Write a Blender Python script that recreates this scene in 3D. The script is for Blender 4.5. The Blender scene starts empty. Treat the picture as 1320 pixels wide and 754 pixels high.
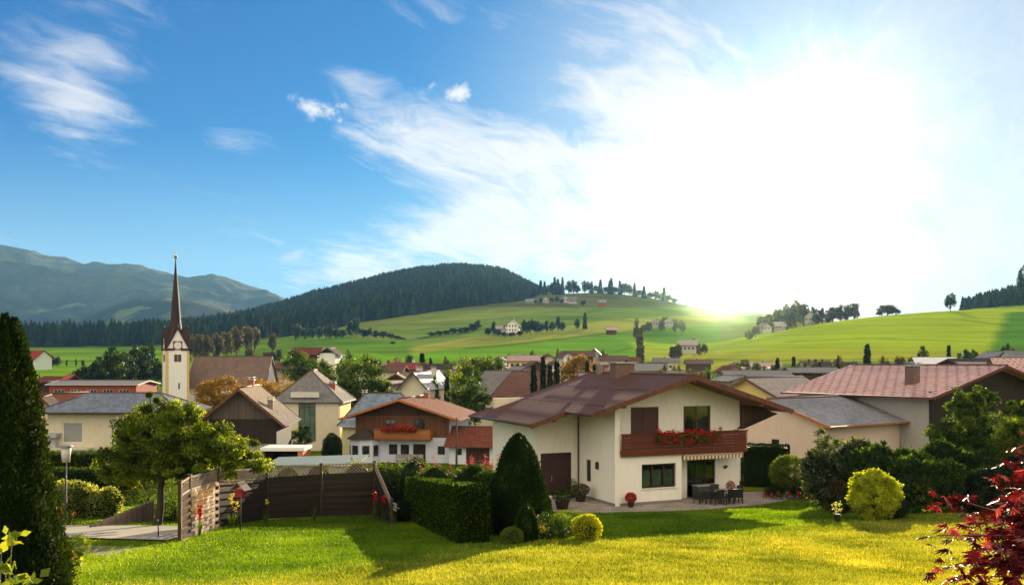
import bpy, math, random
import numpy as np
from mathutils import Vector, Matrix
R = math.radians
PI = math.pi
sc = bpy.context.scene
col = sc.collection

# ------------------------------------------------------------------ camera, sky, sun, exposure
F = 1190.0; H0 = 465.0; CX = 660.0          # focal length and horizon in units of a 1320 wide frame
cam = bpy.data.cameras.new('camera')
cam_o = bpy.data.objects.new('camera', cam); col.objects.link(cam_o)
cam_o.location = (0, 0, 0); cam_o.rotation_euler = (R(90), 0, 0)
cam.sensor_width = 36; cam.lens = 36 * F / 1320.0
cam.shift_y = (H0 - 377.0) / 1320.0
cam.clip_start = 0.1; cam.clip_end = 30000
sc.camera = cam_o
sc.view_settings.view_transform = 'Standard'
sc.view_settings.look = 'None'
sc.view_settings.exposure = 1.36
sc.view_settings.gamma = 1
sc.view_settings.use_curve_mapping = False
sc.cycles.use_denoising = True
sc.cycles.max_bounces = 8
sc.cycles.transparent_max_bounces = 8
sc.cycles.volume_bounces = 0
sc.cycles.sample_clamp_indirect = 6

SUN_AZ, SUN_EL = 18.0, 12.5                  # azimuth to the right of the view axis
def dirv(az, el):
    return Vector((math.sin(R(az)) * math.cos(R(el)), math.cos(R(az)) * math.cos(R(el)), math.sin(R(el))))
sun = bpy.data.lights.new('sun', 'SUN'); sun.energy = 5.0; sun.angle = R(0.5); sun.color = (1.0, 0.83, 0.58)
sun_o = bpy.data.objects.new('sun', sun); col.objects.link(sun_o)
sun_o.rotation_euler = (-dirv(SUN_AZ, SUN_EL)).to_track_quat('-Z', 'Y').to_euler()

world = bpy.data.worlds.new('World'); sc.world = world; world.use_nodes = True; world.cycles.sampling_method = 'MANUAL'; world.cycles.sample_map_resolution = 2048
wt = world.node_tree; wn = wt.nodes; wl = wt.links
for n in list(wn): wn.remove(n)
class NT:
    """tiny helper for node trees"""
    def __init__(s, tree): s.t = tree
    def new(s, typ, **kw):
        n = s.t.nodes.new(typ)
        for k, v in kw.items(): setattr(n, k, v)
        return n
    def put(s, sock, v):
        if isinstance(v, bpy.types.NodeSocket): s.t.links.new(v, sock)
        else: sock.default_value = v
    def m(s, op, a, b=None, c=None, clamp=False):
        n = s.new('ShaderNodeMath', operation=op, use_clamp=clamp)
        s.put(n.inputs[0], a)
        if b is not None: s.put(n.inputs[1], b)
        if c is not None: s.put(n.inputs[2], c)
        return n.outputs[0]
    def vm(s, op, a, b=None, scale=None):
        n = s.new('ShaderNodeVectorMath', operation=op)
        s.put(n.inputs[0], a)
        if b is not None: s.put(n.inputs[1], b)
        if scale is not None: s.put(n.inputs['Scale'], scale)
        return n.outputs['Value'] if op in ('DOT_PRODUCT', 'LENGTH', 'DISTANCE') else n.outputs['Vector']
    def mix(s, f, a, b, blend='MIX'):
        n = s.new('ShaderNodeMix', data_type='RGBA', blend_type=blend)
        s.put(n.inputs[0], f); s.put(n.inputs[6], a); s.put(n.inputs[7], b)
        return n.outputs[2]
    def ramp(s, f, stops, interp='LINEAR'):
        n = s.new('ShaderNodeValToRGB'); n.color_ramp.interpolation = interp
        e = n.color_ramp.elements
        while len(e) < len(stops): e.new(0.5)
        for i, (p, c) in enumerate(stops):
            e[i].position = p
            e[i].color = (c, c, c, 1) if isinstance(c, (int, float)) else (*c[:3], 1)
        s.put(n.inputs[0], f); return n.outputs['Color']
    def noise(s, vec, scale, detail=4, rough=0.55, dist=0.0):
        n = s.new('ShaderNodeTexNoise'); n.inputs['Scale'].default_value = scale
        n.inputs['Detail'].default_value = detail; n.inputs['Roughness'].default_value = rough
        n.inputs['Distortion'].default_value = dist
        if vec is not None: s.put(n.inputs['Vector'], vec)
        return n.outputs['Fac']
    def smooth(s, v, a, b):
        n = s.new('ShaderNodeMapRange', interpolation_type='SMOOTHSTEP')
        s.put(n.inputs[0], v); n.inputs[1].default_value = a; n.inputs[2].default_value = b
        return n.outputs[0]

def build_world():
    t = NT(wt)
    sky = t.new('ShaderNodeTexSky', sky_type='NISHITA', sun_disc=False)
    sky.sun_elevation = R(SUN_EL); sky.sun_rotation = R(SUN_AZ)
    sky.altitude = 800; sky.air_density = 1.0; sky.dust_density = 0.6; sky.ozone_density = 2.5
    tc = t.new('ShaderNodeTexCoord'); d = t.vm('NORMALIZE', tc.outputs['Generated'])
    sep = t.new('ShaderNodeSeparateXYZ'); t.put(sep.inputs[0], d)
    dx, dy, dz = sep.outputs
    # deeper, purer blue (dry mountain air)
    blue = t.mix(1.0, sky.outputs[0], (0.0, 0.205, 0.50, 1), 'MULTIPLY')
    blue = t.vm('DIVIDE', t.vm('SCALE', blue, scale=1.22), t.vm('ADD', (1, 1, 1), t.vm('SCALE', blue, scale=1/6.5)))    # thin cloud evens out the glare round the sun
    # cirrus: coordinates on a high flat layer, stretched along one wind direction
    zz = t.m('MAXIMUM', dz, 0.02)
    cx = t.m('DIVIDE', dx, t.m('ADD', zz, 0.18)); cy = t.m('DIVIDE', dy, t.m('ADD', zz, 0.18))
    a = R(60)                                                       # long axis of the cirrus streaks
    ux = t.m('ADD', t.m('MULTIPLY', cx, math.cos(a)), t.m('MULTIPLY', cy, math.sin(a)))
    uy = t.m('SUBTRACT', t.m('MULTIPLY', cy, math.cos(a)), t.m('MULTIPLY', cx, math.sin(a)))
    cmb = t.new('ShaderNodeCombineXYZ'); t.put(cmb.inputs[0], t.m('MULTIPLY', ux, .75)); t.put(cmb.inputs[1], t.m('MULTIPLY', uy, 1.2)); cmb.inputs[2].default_value = 5.2
    warp = t.new('ShaderNodeTexNoise'); warp.inputs['Scale'].default_value = 1.1; warp.inputs['Detail'].default_value = 4
    t.put(warp.inputs['Vector'], cmb.outputs[0])
    wv = t.vm('ADD', cmb.outputs[0], t.vm('SCALE', t.vm('SUBTRACT', warp.outputs['Color'], (0.5, 0.5, 0.5)), scale=1.1))
    n1 = t.noise(wv, 2.1, 10, 0.6, 0.2)
    cmb2 = t.new('ShaderNodeCombineXYZ'); t.put(cmb2.inputs[0], t.m('MULTIPLY', ux, 1.1)); t.put(cmb2.inputs[1], t.m('MULTIPLY', uy, 3.6)); cmb2.inputs[2].default_value = 1.1
    fib = t.noise(t.vm('ADD', cmb2.outputs[0], t.vm('SCALE', warp.outputs['Color'], scale=3.2)), 2.2, 9, 0.62)
    puffy = t.noise(d, 26.0, 7, 0.6, 0.6)
    dens = t.m('ADD', t.m('MULTIPLY', n1, 0.62), t.m('MULTIPLY', fib, 0.38))
    def lobe(px, py, r0, r1, flat=1.0):
        """soft patch of sky around a bearing and height, radii in degrees, flat < 1 makes it a low wide patch"""
        az = math.degrees(math.atan((px-CX)/F)); v = Vector(((px-CX)/F, 1, (H0-py)/F)).normalized()
        df = t.vm('SUBTRACT', d, tuple(v)); df = t.vm('MULTIPLY', df, (1, 1, 1/flat)); dist = t.vm('LENGTH', df)
        return t.m('SUBTRACT', 1.0, t.smooth(dist, R(r0), R(r1)))
    veil = lobe(1120, 400, 6, 33)
    veil2 = lobe(1110, 350, 8, 31)
    mid = lobe(760, 230, 2, 15, .55); low = lobe(560, 330, 0, 13, .35); band = lobe(520, 170, 0, 10, .45)
    w1 = lobe(120, 45, 0, 8); w2 = lobe(310, 180, 0, 4.5, .5); w3 = lobe(90, 150, 0, 4.5); w4 = lobe(420, 355, 0, 6, .35)
    p1 = lobe(582, 120, 0, 2.6, .5); p2 = lobe(408, 142, 0, 2.8, .6); p3 = lobe(308, 175, 0, 3.4, .5); p4 = lobe(455, 105, 0, 3, .6)
    top = lobe(960, 40, 2, 16)
    bias = t.m('MULTIPLY', veil, 0.20)
    for l, w in ((mid, .22), (band, .17), (low, .20), (w1, .15), (w2, .20), (w3, .15), (w4, .14), (p4, .10), (top, .14)):
        bias = t.m('ADD', bias, t.m('MULTIPLY', l, w))
    back = t.smooth(t.m('MULTIPLY', dy, -1.0), -0.25, 0.35)      # unseen bright warm cloud added behind the viewer to fill shaded fronts
    bias = t.m('ADD', bias, t.m('MULTIPLY', back, 0.30))
    cov = t.smooth(t.m('ADD', dens, bias), 0.56, 0.86)
    pf = t.m('ADD', t.m('ADD', t.m('MULTIPLY', p1, .36), t.m('MULTIPLY', p2, .34)), t.m('MULTIPLY', p3, .24))
    cov = t.m('MAXIMUM', cov, t.smooth(t.m('ADD', puffy, pf), .66, .92))
    cov = t.m('MAXIMUM', cov, t.m('MULTIPLY', t.m('POWER', veil2, 1.25), t.m('ADD', .20, t.m('MULTIPLY', dens, 1.4))), None)
    cov = t.m('MINIMUM', cov, 1.0)
    cov = t.m('MULTIPLY', cov, t.m('SUBTRACT', 1.0, t.m('MULTIPLY', t.smooth(dz, 0.0, -0.1), 1.0)))
    hor = t.m('SUBTRACT', 1.0, t.smooth(dz, 0.0, 0.24))          # pale air near the horizon
    white = t.mix(veil, (3.9, 3.75, 3.7, 1), (3.55, 3.3, 3.25, 1))
    white = t.mix(back, white, (9.4, 8.0, 6.0, 1))
    pale = t.mix(t.m('MULTIPLY', hor, 0.75), blue, (1.9, 2.9, 3.6, 1))
    c = t.mix(t.m('MULTIPLY', cov, 0.93), pale, white)
    # glow of the low sun through the thin cloud over the ridge
    gv = Vector(((930-CX)/F, 1, (H0-388)/F)).normalized()
    gd = t.m('ARCCOSINE', t.m('MINIMUM', t.vm('DOT_PRODUCT', d, tuple(gv)), 1.0))
    g1 = t.m('POWER', 2.718, t.m('MULTIPLY', t.m('POWER', t.m('DIVIDE', gd, R(2.2)), 2.0), -1.0))
    g2 = t.m('POWER', 2.718, t.m('MULTIPLY', t.m('DIVIDE', gd, R(5.0)), -1.0))
    c = t.mix(1.0, c, t.vm('SCALE', (22.0, 14.0, 3.0), scale=g1), 'ADD')
    g0 = t.m('SUBTRACT', 1.0, t.smooth(gd, R(.45), R(.95)))        # the veiled disc itself
    c = t.mix(1.0, c, t.vm('SCALE', (110000.0, 56000.0, 13000.0), scale=g0), 'ADD')
    c = t.mix(1.0, c, t.vm('SCALE', (4.2, 2.6, .8), scale=g2), 'ADD')
    bg = t.new('ShaderNodeBackground'); bg.inputs['Strength'].default_value = 0.10
    t.put(bg.inputs[0], c)
    out = t.new('ShaderNodeOutputWorld'); t.t.links.new(bg.outputs[0], out.inputs[0])
build_world()

# ------------------------------------------------------------------ materials
def new_mat(name):
    m = bpy.data.materials.new(name); m.use_nodes = True
    t = NT(m.node_tree)
    for n in list(m.node_tree.nodes): m.node_tree.nodes.remove(n)
    out = t.new('ShaderNodeOutputMaterial')
    return m, t, out
def prin(t, out, colr, rough=0.8, bump=None, bstr=0.3, bdist=0.02, metallic=0, spec=0.2):
    b = t.new('ShaderNodeBsdfPrincipled')
    t.put(b.inputs['Base Color'], colr if isinstance(colr, bpy.types.NodeSocket) else (*colr[:3], 1))
    t.put(b.inputs['Roughness'], rough); b.inputs['Metallic'].default_value = metallic
    b.inputs['Specular IOR Level'].default_value = spec
    if bump is not None:
        bn = t.new('ShaderNodeBump'); bn.inputs['Strength'].default_value = bstr; bn.inputs['Distance'].default_value = bdist
        t.put(bn.inputs['Height'], bump); t.t.links.new(bn.outputs[0], b.inputs['Normal'])
    t.t.links.new(b.outputs[0], out.inputs[0]); return b
MC = {}
def plain(name, c, rough=0.7, var=0.12, scale=3.0, bstr=0.15, metallic=0, spec=0.3, dirt=0.0):
    """paint, render, metal: base colour with blotches and fine grain"""
    if name in MC: return MC[name]
    m, t, out = new_mat(name)
    tc = t.new('ShaderNodeTexCoord'); o = tc.outputs['Object']
    n = t.noise(o, scale, 6, 0.65); n2 = t.noise(o, scale * 14, 3, 0.6)
    f = t.m('ADD', t.m('MULTIPLY', n, 0.7), t.m('MULTIPLY', n2, 0.3))
    lo = tuple(x * (1 - var) for x in c); hi = tuple(min(1, x * (1 + var)) for x in c)
    cc = t.ramp(f, [(0.3, lo), (0.7, hi)])
    if dirt:
        mp = t.new('ShaderNodeMapping'); mp.inputs['Scale'].default_value = (3, 3, .35); t.put(mp.inputs[0], o)
        st = t.noise(mp.outputs[0], 2.2, 6, 0.7)
        cc = t.mix(t.m('MULTIPLY', t.smooth(st, .5, .75), dirt), cc, (c[0] * .45, c[1] * .42, c[2] * .38, 1))
    prin(t, out, cc, rough, n2, bstr, 0.01, metallic, spec)
    MC[name] = m; return m
def wood(name, c, axis=2, plank=0.14, rough=0.6, var=0.35, gap=True):
    """boards: grain along `axis`, joints every `plank` metres across"""
    if name in MC: return MC[name]
    m, t, out = new_mat(name)
    tc = t.new('ShaderNodeTexCoord'); o = tc.outputs['Object']
    mp = t.new('ShaderNodeMapping'); s = [14, 14, 14]; s[axis] = 0.9; mp.inputs['Scale'].default_value = s
    t.put(mp.inputs[0], o)
    g = t.noise(mp.outputs[0], 1.0, 5, 0.6, 0.4)
    sep = t.new('ShaderNodeSeparateXYZ'); t.put(sep.inputs[0], o)
    ax = sep.outputs[0] if axis != 0 else sep.outputs[2]
    if axis == 1: ax = sep.outputs[0]
    ax = t.m('ADD', ax, t.m('MULTIPLY', sep.outputs[1], 1.0)) if axis == 2 else ax
    q = t.m('DIVIDE', ax, plank)
    wn_ = t.new('ShaderNodeTexWhiteNoise', noise_dimensions='1D'); t.put(wn_.inputs['W'], t.m('FLOOR', q))
    fr = t.m('FRACT', q)
    joint = t.m('LESS_THAN', t.m('ABSOLUTE', t.m('SUBTRACT', fr, 0.5)), 0.44)
    f = t.m('ADD', t.m('MULTIPLY', g, 0.65), t.m('MULTIPLY', wn_.outputs[0], 0.35))
    cc = t.ramp(f, [(0.2, tuple(x * (1 - var) for x in c)), (0.8, tuple(min(1, x * (1 + var)) for x in c))])
    if gap: cc = t.mix(joint, tuple(x * .35 for x in c) + (1,), cc)
    h = t.m('ADD', t.m('MULTIPLY', joint, 0.8), t.m('MULTIPLY', g, 0.2)) if gap else g
    prin(t, out, cc, rough, h, 0.5, 0.015)
    MC[name] = m; return m
def tiles(name, c, w=0.3, h=0.36, var=0.25, rough=0.6, mortar=None, spec=0.03, moss=0.0, check=None, gapw=0.03, stripe=0.0, metallic=0):
    """roof covering laid out on the roof's own UV map (metres)"""
    if name in MC: return MC[name]
    m, t, out = new_mat(name)
    uv = t.new('ShaderNodeUVMap', uv_map='UVMap')
    b = t.new('ShaderNodeTexBrick'); t.put(b.inputs['Vector'], uv.outputs[0])
    b.inputs['Scale'].default_value = 1.0; b.inputs['Brick Width'].default_value = w; b.inputs['Row Height'].default_value = h
    b.inputs['Mortar Size'].default_value = gapw * h; b.inputs['Mortar Smooth'].default_value = 0.3
    lo = tuple(x * (1 - var) for x in c); hi = tuple(min(1, x * (1 + var)) for x in c)
    b.inputs['Color1'].default_value = (*lo, 1); b.inputs['Color2'].default_value = (*hi, 1)
    b.inputs['Mortar'].default_value = (*(mortar or tuple(x * .4 for x in c)), 1)
    n = t.noise(uv.outputs[0], 0.55, 6, 0.65); nf = t.noise(uv.outputs[0], 9, 3, 0.6)
    cc = t.mix(0.35, b.outputs['Color'], t.ramp(n, [(0.3, lo), (0.7, hi)]))
    if moss: cc = t.mix(t.m('MULTIPLY', t.smooth(n, .5, .72), moss), cc, (0.10, 0.10, 0.05, 1))
    sp = t.new('ShaderNodeSeparateXYZ'); t.put(sp.inputs[0], uv.outputs[0])
    row = t.m('FRACT', t.m('DIVIDE', sp.outputs[1], h))
    if check:   # small dark snow-guard marks on a staggered grid
        k, cc2 = check
        r2 = t.m('FLOOR', t.m('DIVIDE', sp.outputs[1], k))
        fx = t.m('FRACT', t.m('ADD', t.m('DIVIDE', sp.outputs[0], k * 1.35), t.m('MULTIPLY', r2, 0.5)))
        fy = t.m('FRACT', t.m('DIVIDE', sp.outputs[1], k))
        on = t.m('MULTIPLY', t.m('LESS_THAN', t.m('ABSOLUTE', t.m('SUBTRACT', fx, .5)), .15), t.m('LESS_THAN', t.m('ABSOLUTE', t.m('SUBTRACT', fy, .5)), .2))
        cc = t.mix(t.m('MULTIPLY', on, .85), cc, (*cc2, 1))
    hgt = t.m('ADD', t.m('MULTIPLY', t.m('SUBTRACT', 1.0, b.outputs['Fac']), 0.5), t.m('MULTIPLY', t.m('SUBTRACT', 1.0, row), 0.6))
    hgt = t.m('ADD', hgt, t.m('MULTIPLY', nf, .15))
    rr = t.m('ADD', rough - .1, t.m('MULTIPLY', n, .25))
    prin(t, out, cc, rr, hgt, 0.55, 0.03, metallic, spec)
    MC[name] = m; return m
def leafmat(name, stops, trans=0.5, rough=0.5, tcol=None, spec=.15):
    """foliage: colour runs over a per-leaf random value, part of the light passes through the blade"""
    if name in MC: return MC[name]
    m, t, out = new_mat(name)
    at = t.new('ShaderNodeAttribute', attribute_name='rnd')
    c = t.ramp(at.outputs['Fac'], stops)
    b = t.new('ShaderNodeBsdfPrincipled'); t.put(b.inputs['Base Color'], c); b.inputs['Roughness'].default_value = rough
    b.inputs['Specular IOR Level'].default_value = spec
    tr = t.new('ShaderNodeBsdfTranslucent')
    t.put(tr.inputs[0], t.mix(1.0, c, (*(tcol or (1.6, 1.5, 0.5)), 1), 'MULTIPLY'))
    mx = t.new('ShaderNodeMixShader'); mx.inputs[0].default_value = trans
    t.t.links.new(b.outputs[0], mx.inputs[1]); t.t.links.new(tr.outputs[0], mx.inputs[2]); t.t.links.new(mx.outputs[0], out.inputs[0])
    MC[name] = m; return m

# ------------------------------------------------------------------ object helpers
def tag(o, label=None, cat=None, group=None, kind=None):
    if label: o['label'] = label
    if cat: o['category'] = cat
    if group: o['group'] = group
    if kind: o['kind'] = kind
    return o
def empty(name, loc, rz=0.0, label=None, cat=None, group=None):
    o = bpy.data.objects.new(name, None); col.objects.link(o)
    o.location = loc; o.rotation_euler = (0, 0, rz); o.empty_display_size = 0.2
    return tag(o, label, cat, group)
def copy_tree(o, parent=None):
    c = o.copy(); col.objects.link(c); c.parent = parent
    for ch in list(o.children): copy_tree(ch, c)
    return c
def link(name, me, mat, parent=None, loc=None, rz=0.0):
    if mat is not None and len(me.materials) == 0: me.materials.append(mat)
    o = bpy.data.objects.new(name, me); col.objects.link(o)
    if parent is not None: o.parent = parent
    if loc is not None: o.location = loc
    o.rotation_euler = (0, 0, rz)
    return o
def npmesh(name, V, Fc, rnd=None, smooth=False):
    """V (n,3), Fc (m,k) numpy -> mesh; rnd per-vertex float"""
    me = bpy.data.meshes.new(name)
    V = np.asarray(V, np.float32); Fc = np.asarray(Fc, np.int32); k = Fc.shape[1]
    me.vertices.add(len(V)); me.vertices.foreach_set('co', V.ravel())
    me.loops.add(Fc.size); me.loops.foreach_set('vertex_index', Fc.ravel())
    me.polygons.add(len(Fc)); me.polygons.foreach_set('loop_start', np.arange(0, Fc.size, k, dtype=np.int32))
    me.update(calc_edges=True)
    if rnd is not None:
        a = me.attributes.new('rnd', 'FLOAT', 'POINT'); a.data.foreach_set('value', np.asarray(rnd, np.float32))
    if smooth: me.polygons.foreach_set('use_smooth', np.ones(len(Fc), bool))
    return me
class MB:
    """collects simple solids into one mesh"""
    def __init__(s): s.v = []; s.f = []; s.uv = {}; s.sm = set()
    def add(s, vs, fs, uvs=None, smooth=False):
        b = len(s.v); s.v += [tuple(v) for v in vs]
        for i, f in enumerate(fs):
            if uvs and uvs[i]: s.uv[len(s.f)] = uvs[i]
            if smooth: s.sm.add(len(s.f))
            s.f.append([b + j for j in f])
        return s
    def box(s, x0, x1, y0, y1, z0, z1):
        vs = [(x, y, z) for x in (x0, x1) for y in (y0, y1) for z in (z0, z1)]
        return s.add(vs, [(0,1,3,2),(4,6,7,5),(0,4,5,1),(2,3,7,6),(0,2,6,4),(1,5,7,3)])
    def cbox(s, c, d, rz=0.0, tilt=None):
        M = Matrix.Rotation(rz, 3, 'Z')
        if tilt: M = M @ Matrix.Rotation(tilt[1], 3, tilt[0])
        vs = [Vector(c) + M @ Vector((x*d[0]/2, y*d[1]/2, z*d[2]/2)) for x in (-1,1) for y in (-1,1) for z in (-1,1)]
        return s.add(vs, [(0,1,3,2),(4,6,7,5),(0,4,5,1),(2,3,7,6),(0,2,6,4),(1,5,7,3)])
    def bar(s, a, b, w, h, up=(0,0,1)):
        a = Vector(a); b = Vector(b); d = (b - a).normalized(); x = d.cross(Vector(up))
        x = x.normalized() if x.length > 1e-5 else Vector((1,0,0)); y = x.cross(d).normalized()
        vs = [p + x*i*w/2 + y*j*h/2 for p in (a, b) for i in (-1,1) for j in (-1,1)]
        return s.add(vs, [(0,1,3,2),(4,6,7,5),(0,4,5,1),(2,3,7,6),(0,2,6,4),(1,5,7,3)])
    def tube(s, pts, rad, n=8, cap=True):
        pts = [Vector(p) for p in pts]; rad = rad if isinstance(rad, (list, tuple)) else [rad]*len(pts)
        vs = []; fs = []
        for i, p in enumerate(pts):
            d = (pts[min(i+1, len(pts)-1)] - pts[max(i-1, 0)]).normalized()
            x = d.cross(Vector((0,0,1))) if abs(d.z) < 0.95 else d.cross(Vector((0,1,0)))
            x.normalize(); y = x.cross(d).normalized()
            for k in range(n):
                a = 2*PI*k/n; vs.append(p + (x*math.cos(a) + y*math.sin(a))*rad[i])
        for i in range(len(pts)-1):
            for k in range(n):
                fs.append((i*n+k, i*n+(k+1) % n, (i+1)*n+(k+1) % n, (i+1)*n+k))
        s.add(vs, fs, smooth=True)
        if cap:
            b = len(s.v) - len(vs)
            s.f.append([b+k for k in range(n)][::-1]); s.f.append([b+(len(pts)-1)*n+k for k in range(n)])
        return s
    def lathe(s, prof, n=16, c=(0,0,0)):
        """prof: list of (r, z)"""
        vs = [(c[0]+r*math.cos(2*PI*k/n), c[1]+r*math.sin(2*PI*k/n), c[2]+z) for r, z in prof for k in range(n)]
        fs = [(i*n+k, i*n+(k+1) % n, (i+1)*n+(k+1) % n, (i+1)*n+k) for i in range(len(prof)-1) for k in range(n)]
        return s.add(vs, fs, smooth=True)
    def prism(s, poly, ax, a, b):
        """poly of 2D points extruded along axis ax from a to b"""
        n = len(poly)
        def P(p, w):
            q = [p[0], p[1]]; q.insert(ax, w); return tuple(q)
        vs = [P(p, a) for p in poly] + [P(p, b) for p in poly]
        fs = [tuple(range(n)), tuple(range(2*n-1, n-1, -1))] + [(i, n+i, n+(i+1) % n, (i+1) % n) for i in range(n)]
        return s.add(vs, fs)
    def slab(s, q, th, uvo=None):
        """thick panel under the quad q (4 points, order: eave a, eave b, top b, top a) with metric UVs on its upper face"""
        q = [Vector(p) for p in q]; nrm = (q[1]-q[0]).cross(q[3]-q[0]).normalized()
        if nrm.z < 0: nrm = -nrm
        lo = [p - nrm*th for p in q]; n = len(q)
        ex = (q[1]-q[0]).normalized(); ey = nrm.cross(ex)
        o = q[0] if uvo is None else Vector(uvo)
        uv = [((p-o).dot(ex), (p-o).dot(ey)) for p in q]
        vs = q + lo
        fs = [tuple(range(n)), tuple(range(2*n-1, n-1, -1))] + [(i, n+i, n+(i+1) % n, (i+1) % n) for i in range(n)]
        return s.add(vs, fs, [uv] + [None]*(n+1))
    def sphere(s, c, r, n=10, m=7):
        r = r if isinstance(r, (tuple, list)) else (r, r, r)
        vs = []; fs = []
        for i in range(m+1):
            th = PI*i/m
            for k in range(n):
                vs.append((c[0]+r[0]*math.sin(th)*math.cos(2*PI*k/n), c[1]+r[1]*math.sin(th)*math.sin(2*PI*k/n), c[2]-r[2]*math.cos(th)))
        for i in range(m):
            for k in range(n): fs.append((i*n+k, i*n+(k+1) % n, (i+1)*n+(k+1) % n, (i+1)*n+k))
        return s.add(vs, fs, smooth=True)
    def build(s, name, mat, parent=None, loc=None, rz=0.0, bevel=0.0, mats=None):
        me = bpy.data.meshes.new(name); me.from_pydata(s.v, [], s.f)
        uvl = me.uv_layers.new(name='UVMap')
        for fi, uvs in s.uv.items():
            p = me.polygons[fi]
            for k, li in enumerate(p.loop_indices): uvl.data[li].uv = uvs[k]
        for fi in s.sm: me.polygons[fi].use_smooth = True
        o = link(name, me, mat, parent, loc, rz)
        if bevel:
            b = o.modifiers.new('bevel', 'BEVEL'); b.width = bevel; b.segments = 2; b.limit_method = 'ANGLE'
        return o

# ------------------------------------------------------------------ terrain
ST = [0, 90, 150, 250, 350, 450, 550, 650, 800, 1000, 1250, 1500, 2000, 2600, 4000]
_cols = {
 -800: (560,517,492,482,475,468,458,450,446,444,444,446,450),
 0:    (560,517,492,482,474,466,456,448,446,444,444,446,450),
 150:  (560,517,492,482,474,465,456,448,445,440,436,440,450),
 300:  (560,517,492,480,471,462,452,443,432,424,418,422,440),
 450:  (560,516,488,473,462,452,440,427,410,395,374,385,420),
 520:  (560,516,488,472,462,450,437,420,401,383,359,370,420),
 600:  (560,516,487,474,463,450,432,414,396,378,347,360,420),
 660:  (560,516,487,474,463,450,431,411,391,374,358,366,420),
 700:  (560,516,487,474,463,450,430,408,388,381,378,384,425),
 780:  (560,516,487,476,465,452,432,410,393,375,380,390,430),
 860:  (560,515,484,474,467,458,440,420,400,386,392,400,430),
 900:  (560,512,478,460,458,456,440,424,406,396,402,410,430),
 930:  (560,510,474,448,450,452,438,424,408,400,406,410,430),
 1000: (560,508,466,440,425,428,425,414,407,404,406,412,430),
 1100: (560,506,462,432,416,410,414,416,416,418,424,430,440),
 1200: (560,506,462,430,412,401,405,408,410,412,418,424,440),
 1260: (560,506,462,430,411,399,398,398,398,398,404,410,430),
 1320: (560,506,460,430,410,399,388,378,372,370,380,390,420),
 1450: (560,506,460,430,410,398,378,362,350,345,350,370,400),
 2200: (560,506,460,430,410,398,378,362,350,345,350,370,400)}
_px = np.array(sorted(_cols)); _tbl = []
for p in _px:
    z = [-2.5, -10.6] + [(H0 - y) / F * d for y, d in zip(_cols[p], ST[2:])]
    _tbl.append(z)
_tbl = np.array(_tbl); _st = np.array(ST, float)
_gp = np.arange(-800, 2201, 20.0); _gd = np.concatenate([np.arange(0, 1000, 12.5), np.arange(1000, 4001, 50)])
_t1 = np.array([np.interp(_gd, _st, row) for row in _tbl])                    # (px, gd)
_t2 = np.array([np.interp(_gp, _px, _t1[:, j]) for j in range(len(_gd))]).T   # (gp, gd)
def _blur(a, k, ax):
    ker = np.hanning(k + 2)[1:-1]; ker /= ker.sum()
    pad = [(0, 0), (0, 0)]; pad[ax] = (k // 2, k // 2); b = np.pad(a, pad, mode='edge')
    return np.apply_along_axis(lambda r: np.convolve(r, ker, 'valid'), ax, b)
_t2 = _blur(_blur(_t2, 5, 1), 5, 0)
def _near(X, Y):
    Yc = np.asarray(Y, float)
    z = np.interp(Yc, [-300, -60, 0, 8, 22, 32, 54, 75, 100, 150], [14, 5.0, -2.3, -3.5, -5.3, -6.3, -8.5, -9.9, -11.0, -12])
    Xc = np.asarray(X, float)
    # gentle mound and lie of the lawn
    z = z + 0.10 * np.sin(Xc * 0.33 + 1) * np.exp(-((Yc - 30) / 14) ** 2)
    return z
def Zg(X, Y):
    X = np.asarray(X, float); Y = np.asarray(Y, float)
    az = np.arctan2(X, Y); e = R(52)
    azc = np.clip(az, -e, e); r = np.hypot(X, Y)
    D = np.where(np.abs(az) < e, Y, r * math.cos(e))
    px = CX + F * np.tan(azc)
    gi = np.clip((px + 800) / 20.0, 0, len(_gp) - 1.001); i = gi.astype(int); fi = gi - i
    j = np.clip(np.searchsorted(_gd, D, side='right') - 1, 0, len(_gd) - 2); fj = np.clip((D - _gd[j]) / (_gd[j+1] - _gd[j]), 0, 1)
    z = (_t2[i, j]*(1-fi) + _t2[i+1, j]*fi)*(1-fj) + (_t2[i, j+1]*(1-fi) + _t2[i+1, j+1]*fi)*fj
    k = np.clip((r - 85) / 55, 0, 1); k = k*k*(3-2*k)
    bk = np.clip(-Y / np.maximum(r, 1) * 2, 0, 1)
    z = z*(1-bk) + 12*bk
    z = _near(X, Y)*(1-k) + z*k
    # level ground under and before the main house
    a = R(23); ox, oy = (799-CX)/F*54, 54.0
    u = (X-ox)*math.cos(a)+(Y-oy)*math.sin(a); v = -(X-ox)*math.sin(a)+(Y-oy)*math.cos(a)
    d = np.maximum(np.maximum(-5.5-u, u-13.5), np.maximum(-2.6-v, v-12.0)); q = np.clip(1-d/3.0, 0, 1); q = q*q*(3-2*q)
    return z*(1-q) + -8.56*q
def zg(x, y): return float(Zg(x, y))
def W(px, py, D): return Vector(((px-CX)/F*D, D, (H0-py)/F*D))
def hit(px, py):
    """where the line of sight through a picture point meets the ground"""
    D = np.concatenate([np.arange(6, 200, .25), np.arange(200, 2500, 2)])
    z = Zg((px-CX)/F*D, D); zz = (H0-py)/F*D
    k = np.argmax(z >= zz); k = k if z[k] >= zz[k] else len(D)-1
    d = D[k]; x = (px-CX)/F*d
    return Vector((x, d, float(z[k])))
def gpt(px, D): x = (px-CX)/F*D; return Vector((x, D, zg(x, D)))

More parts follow.
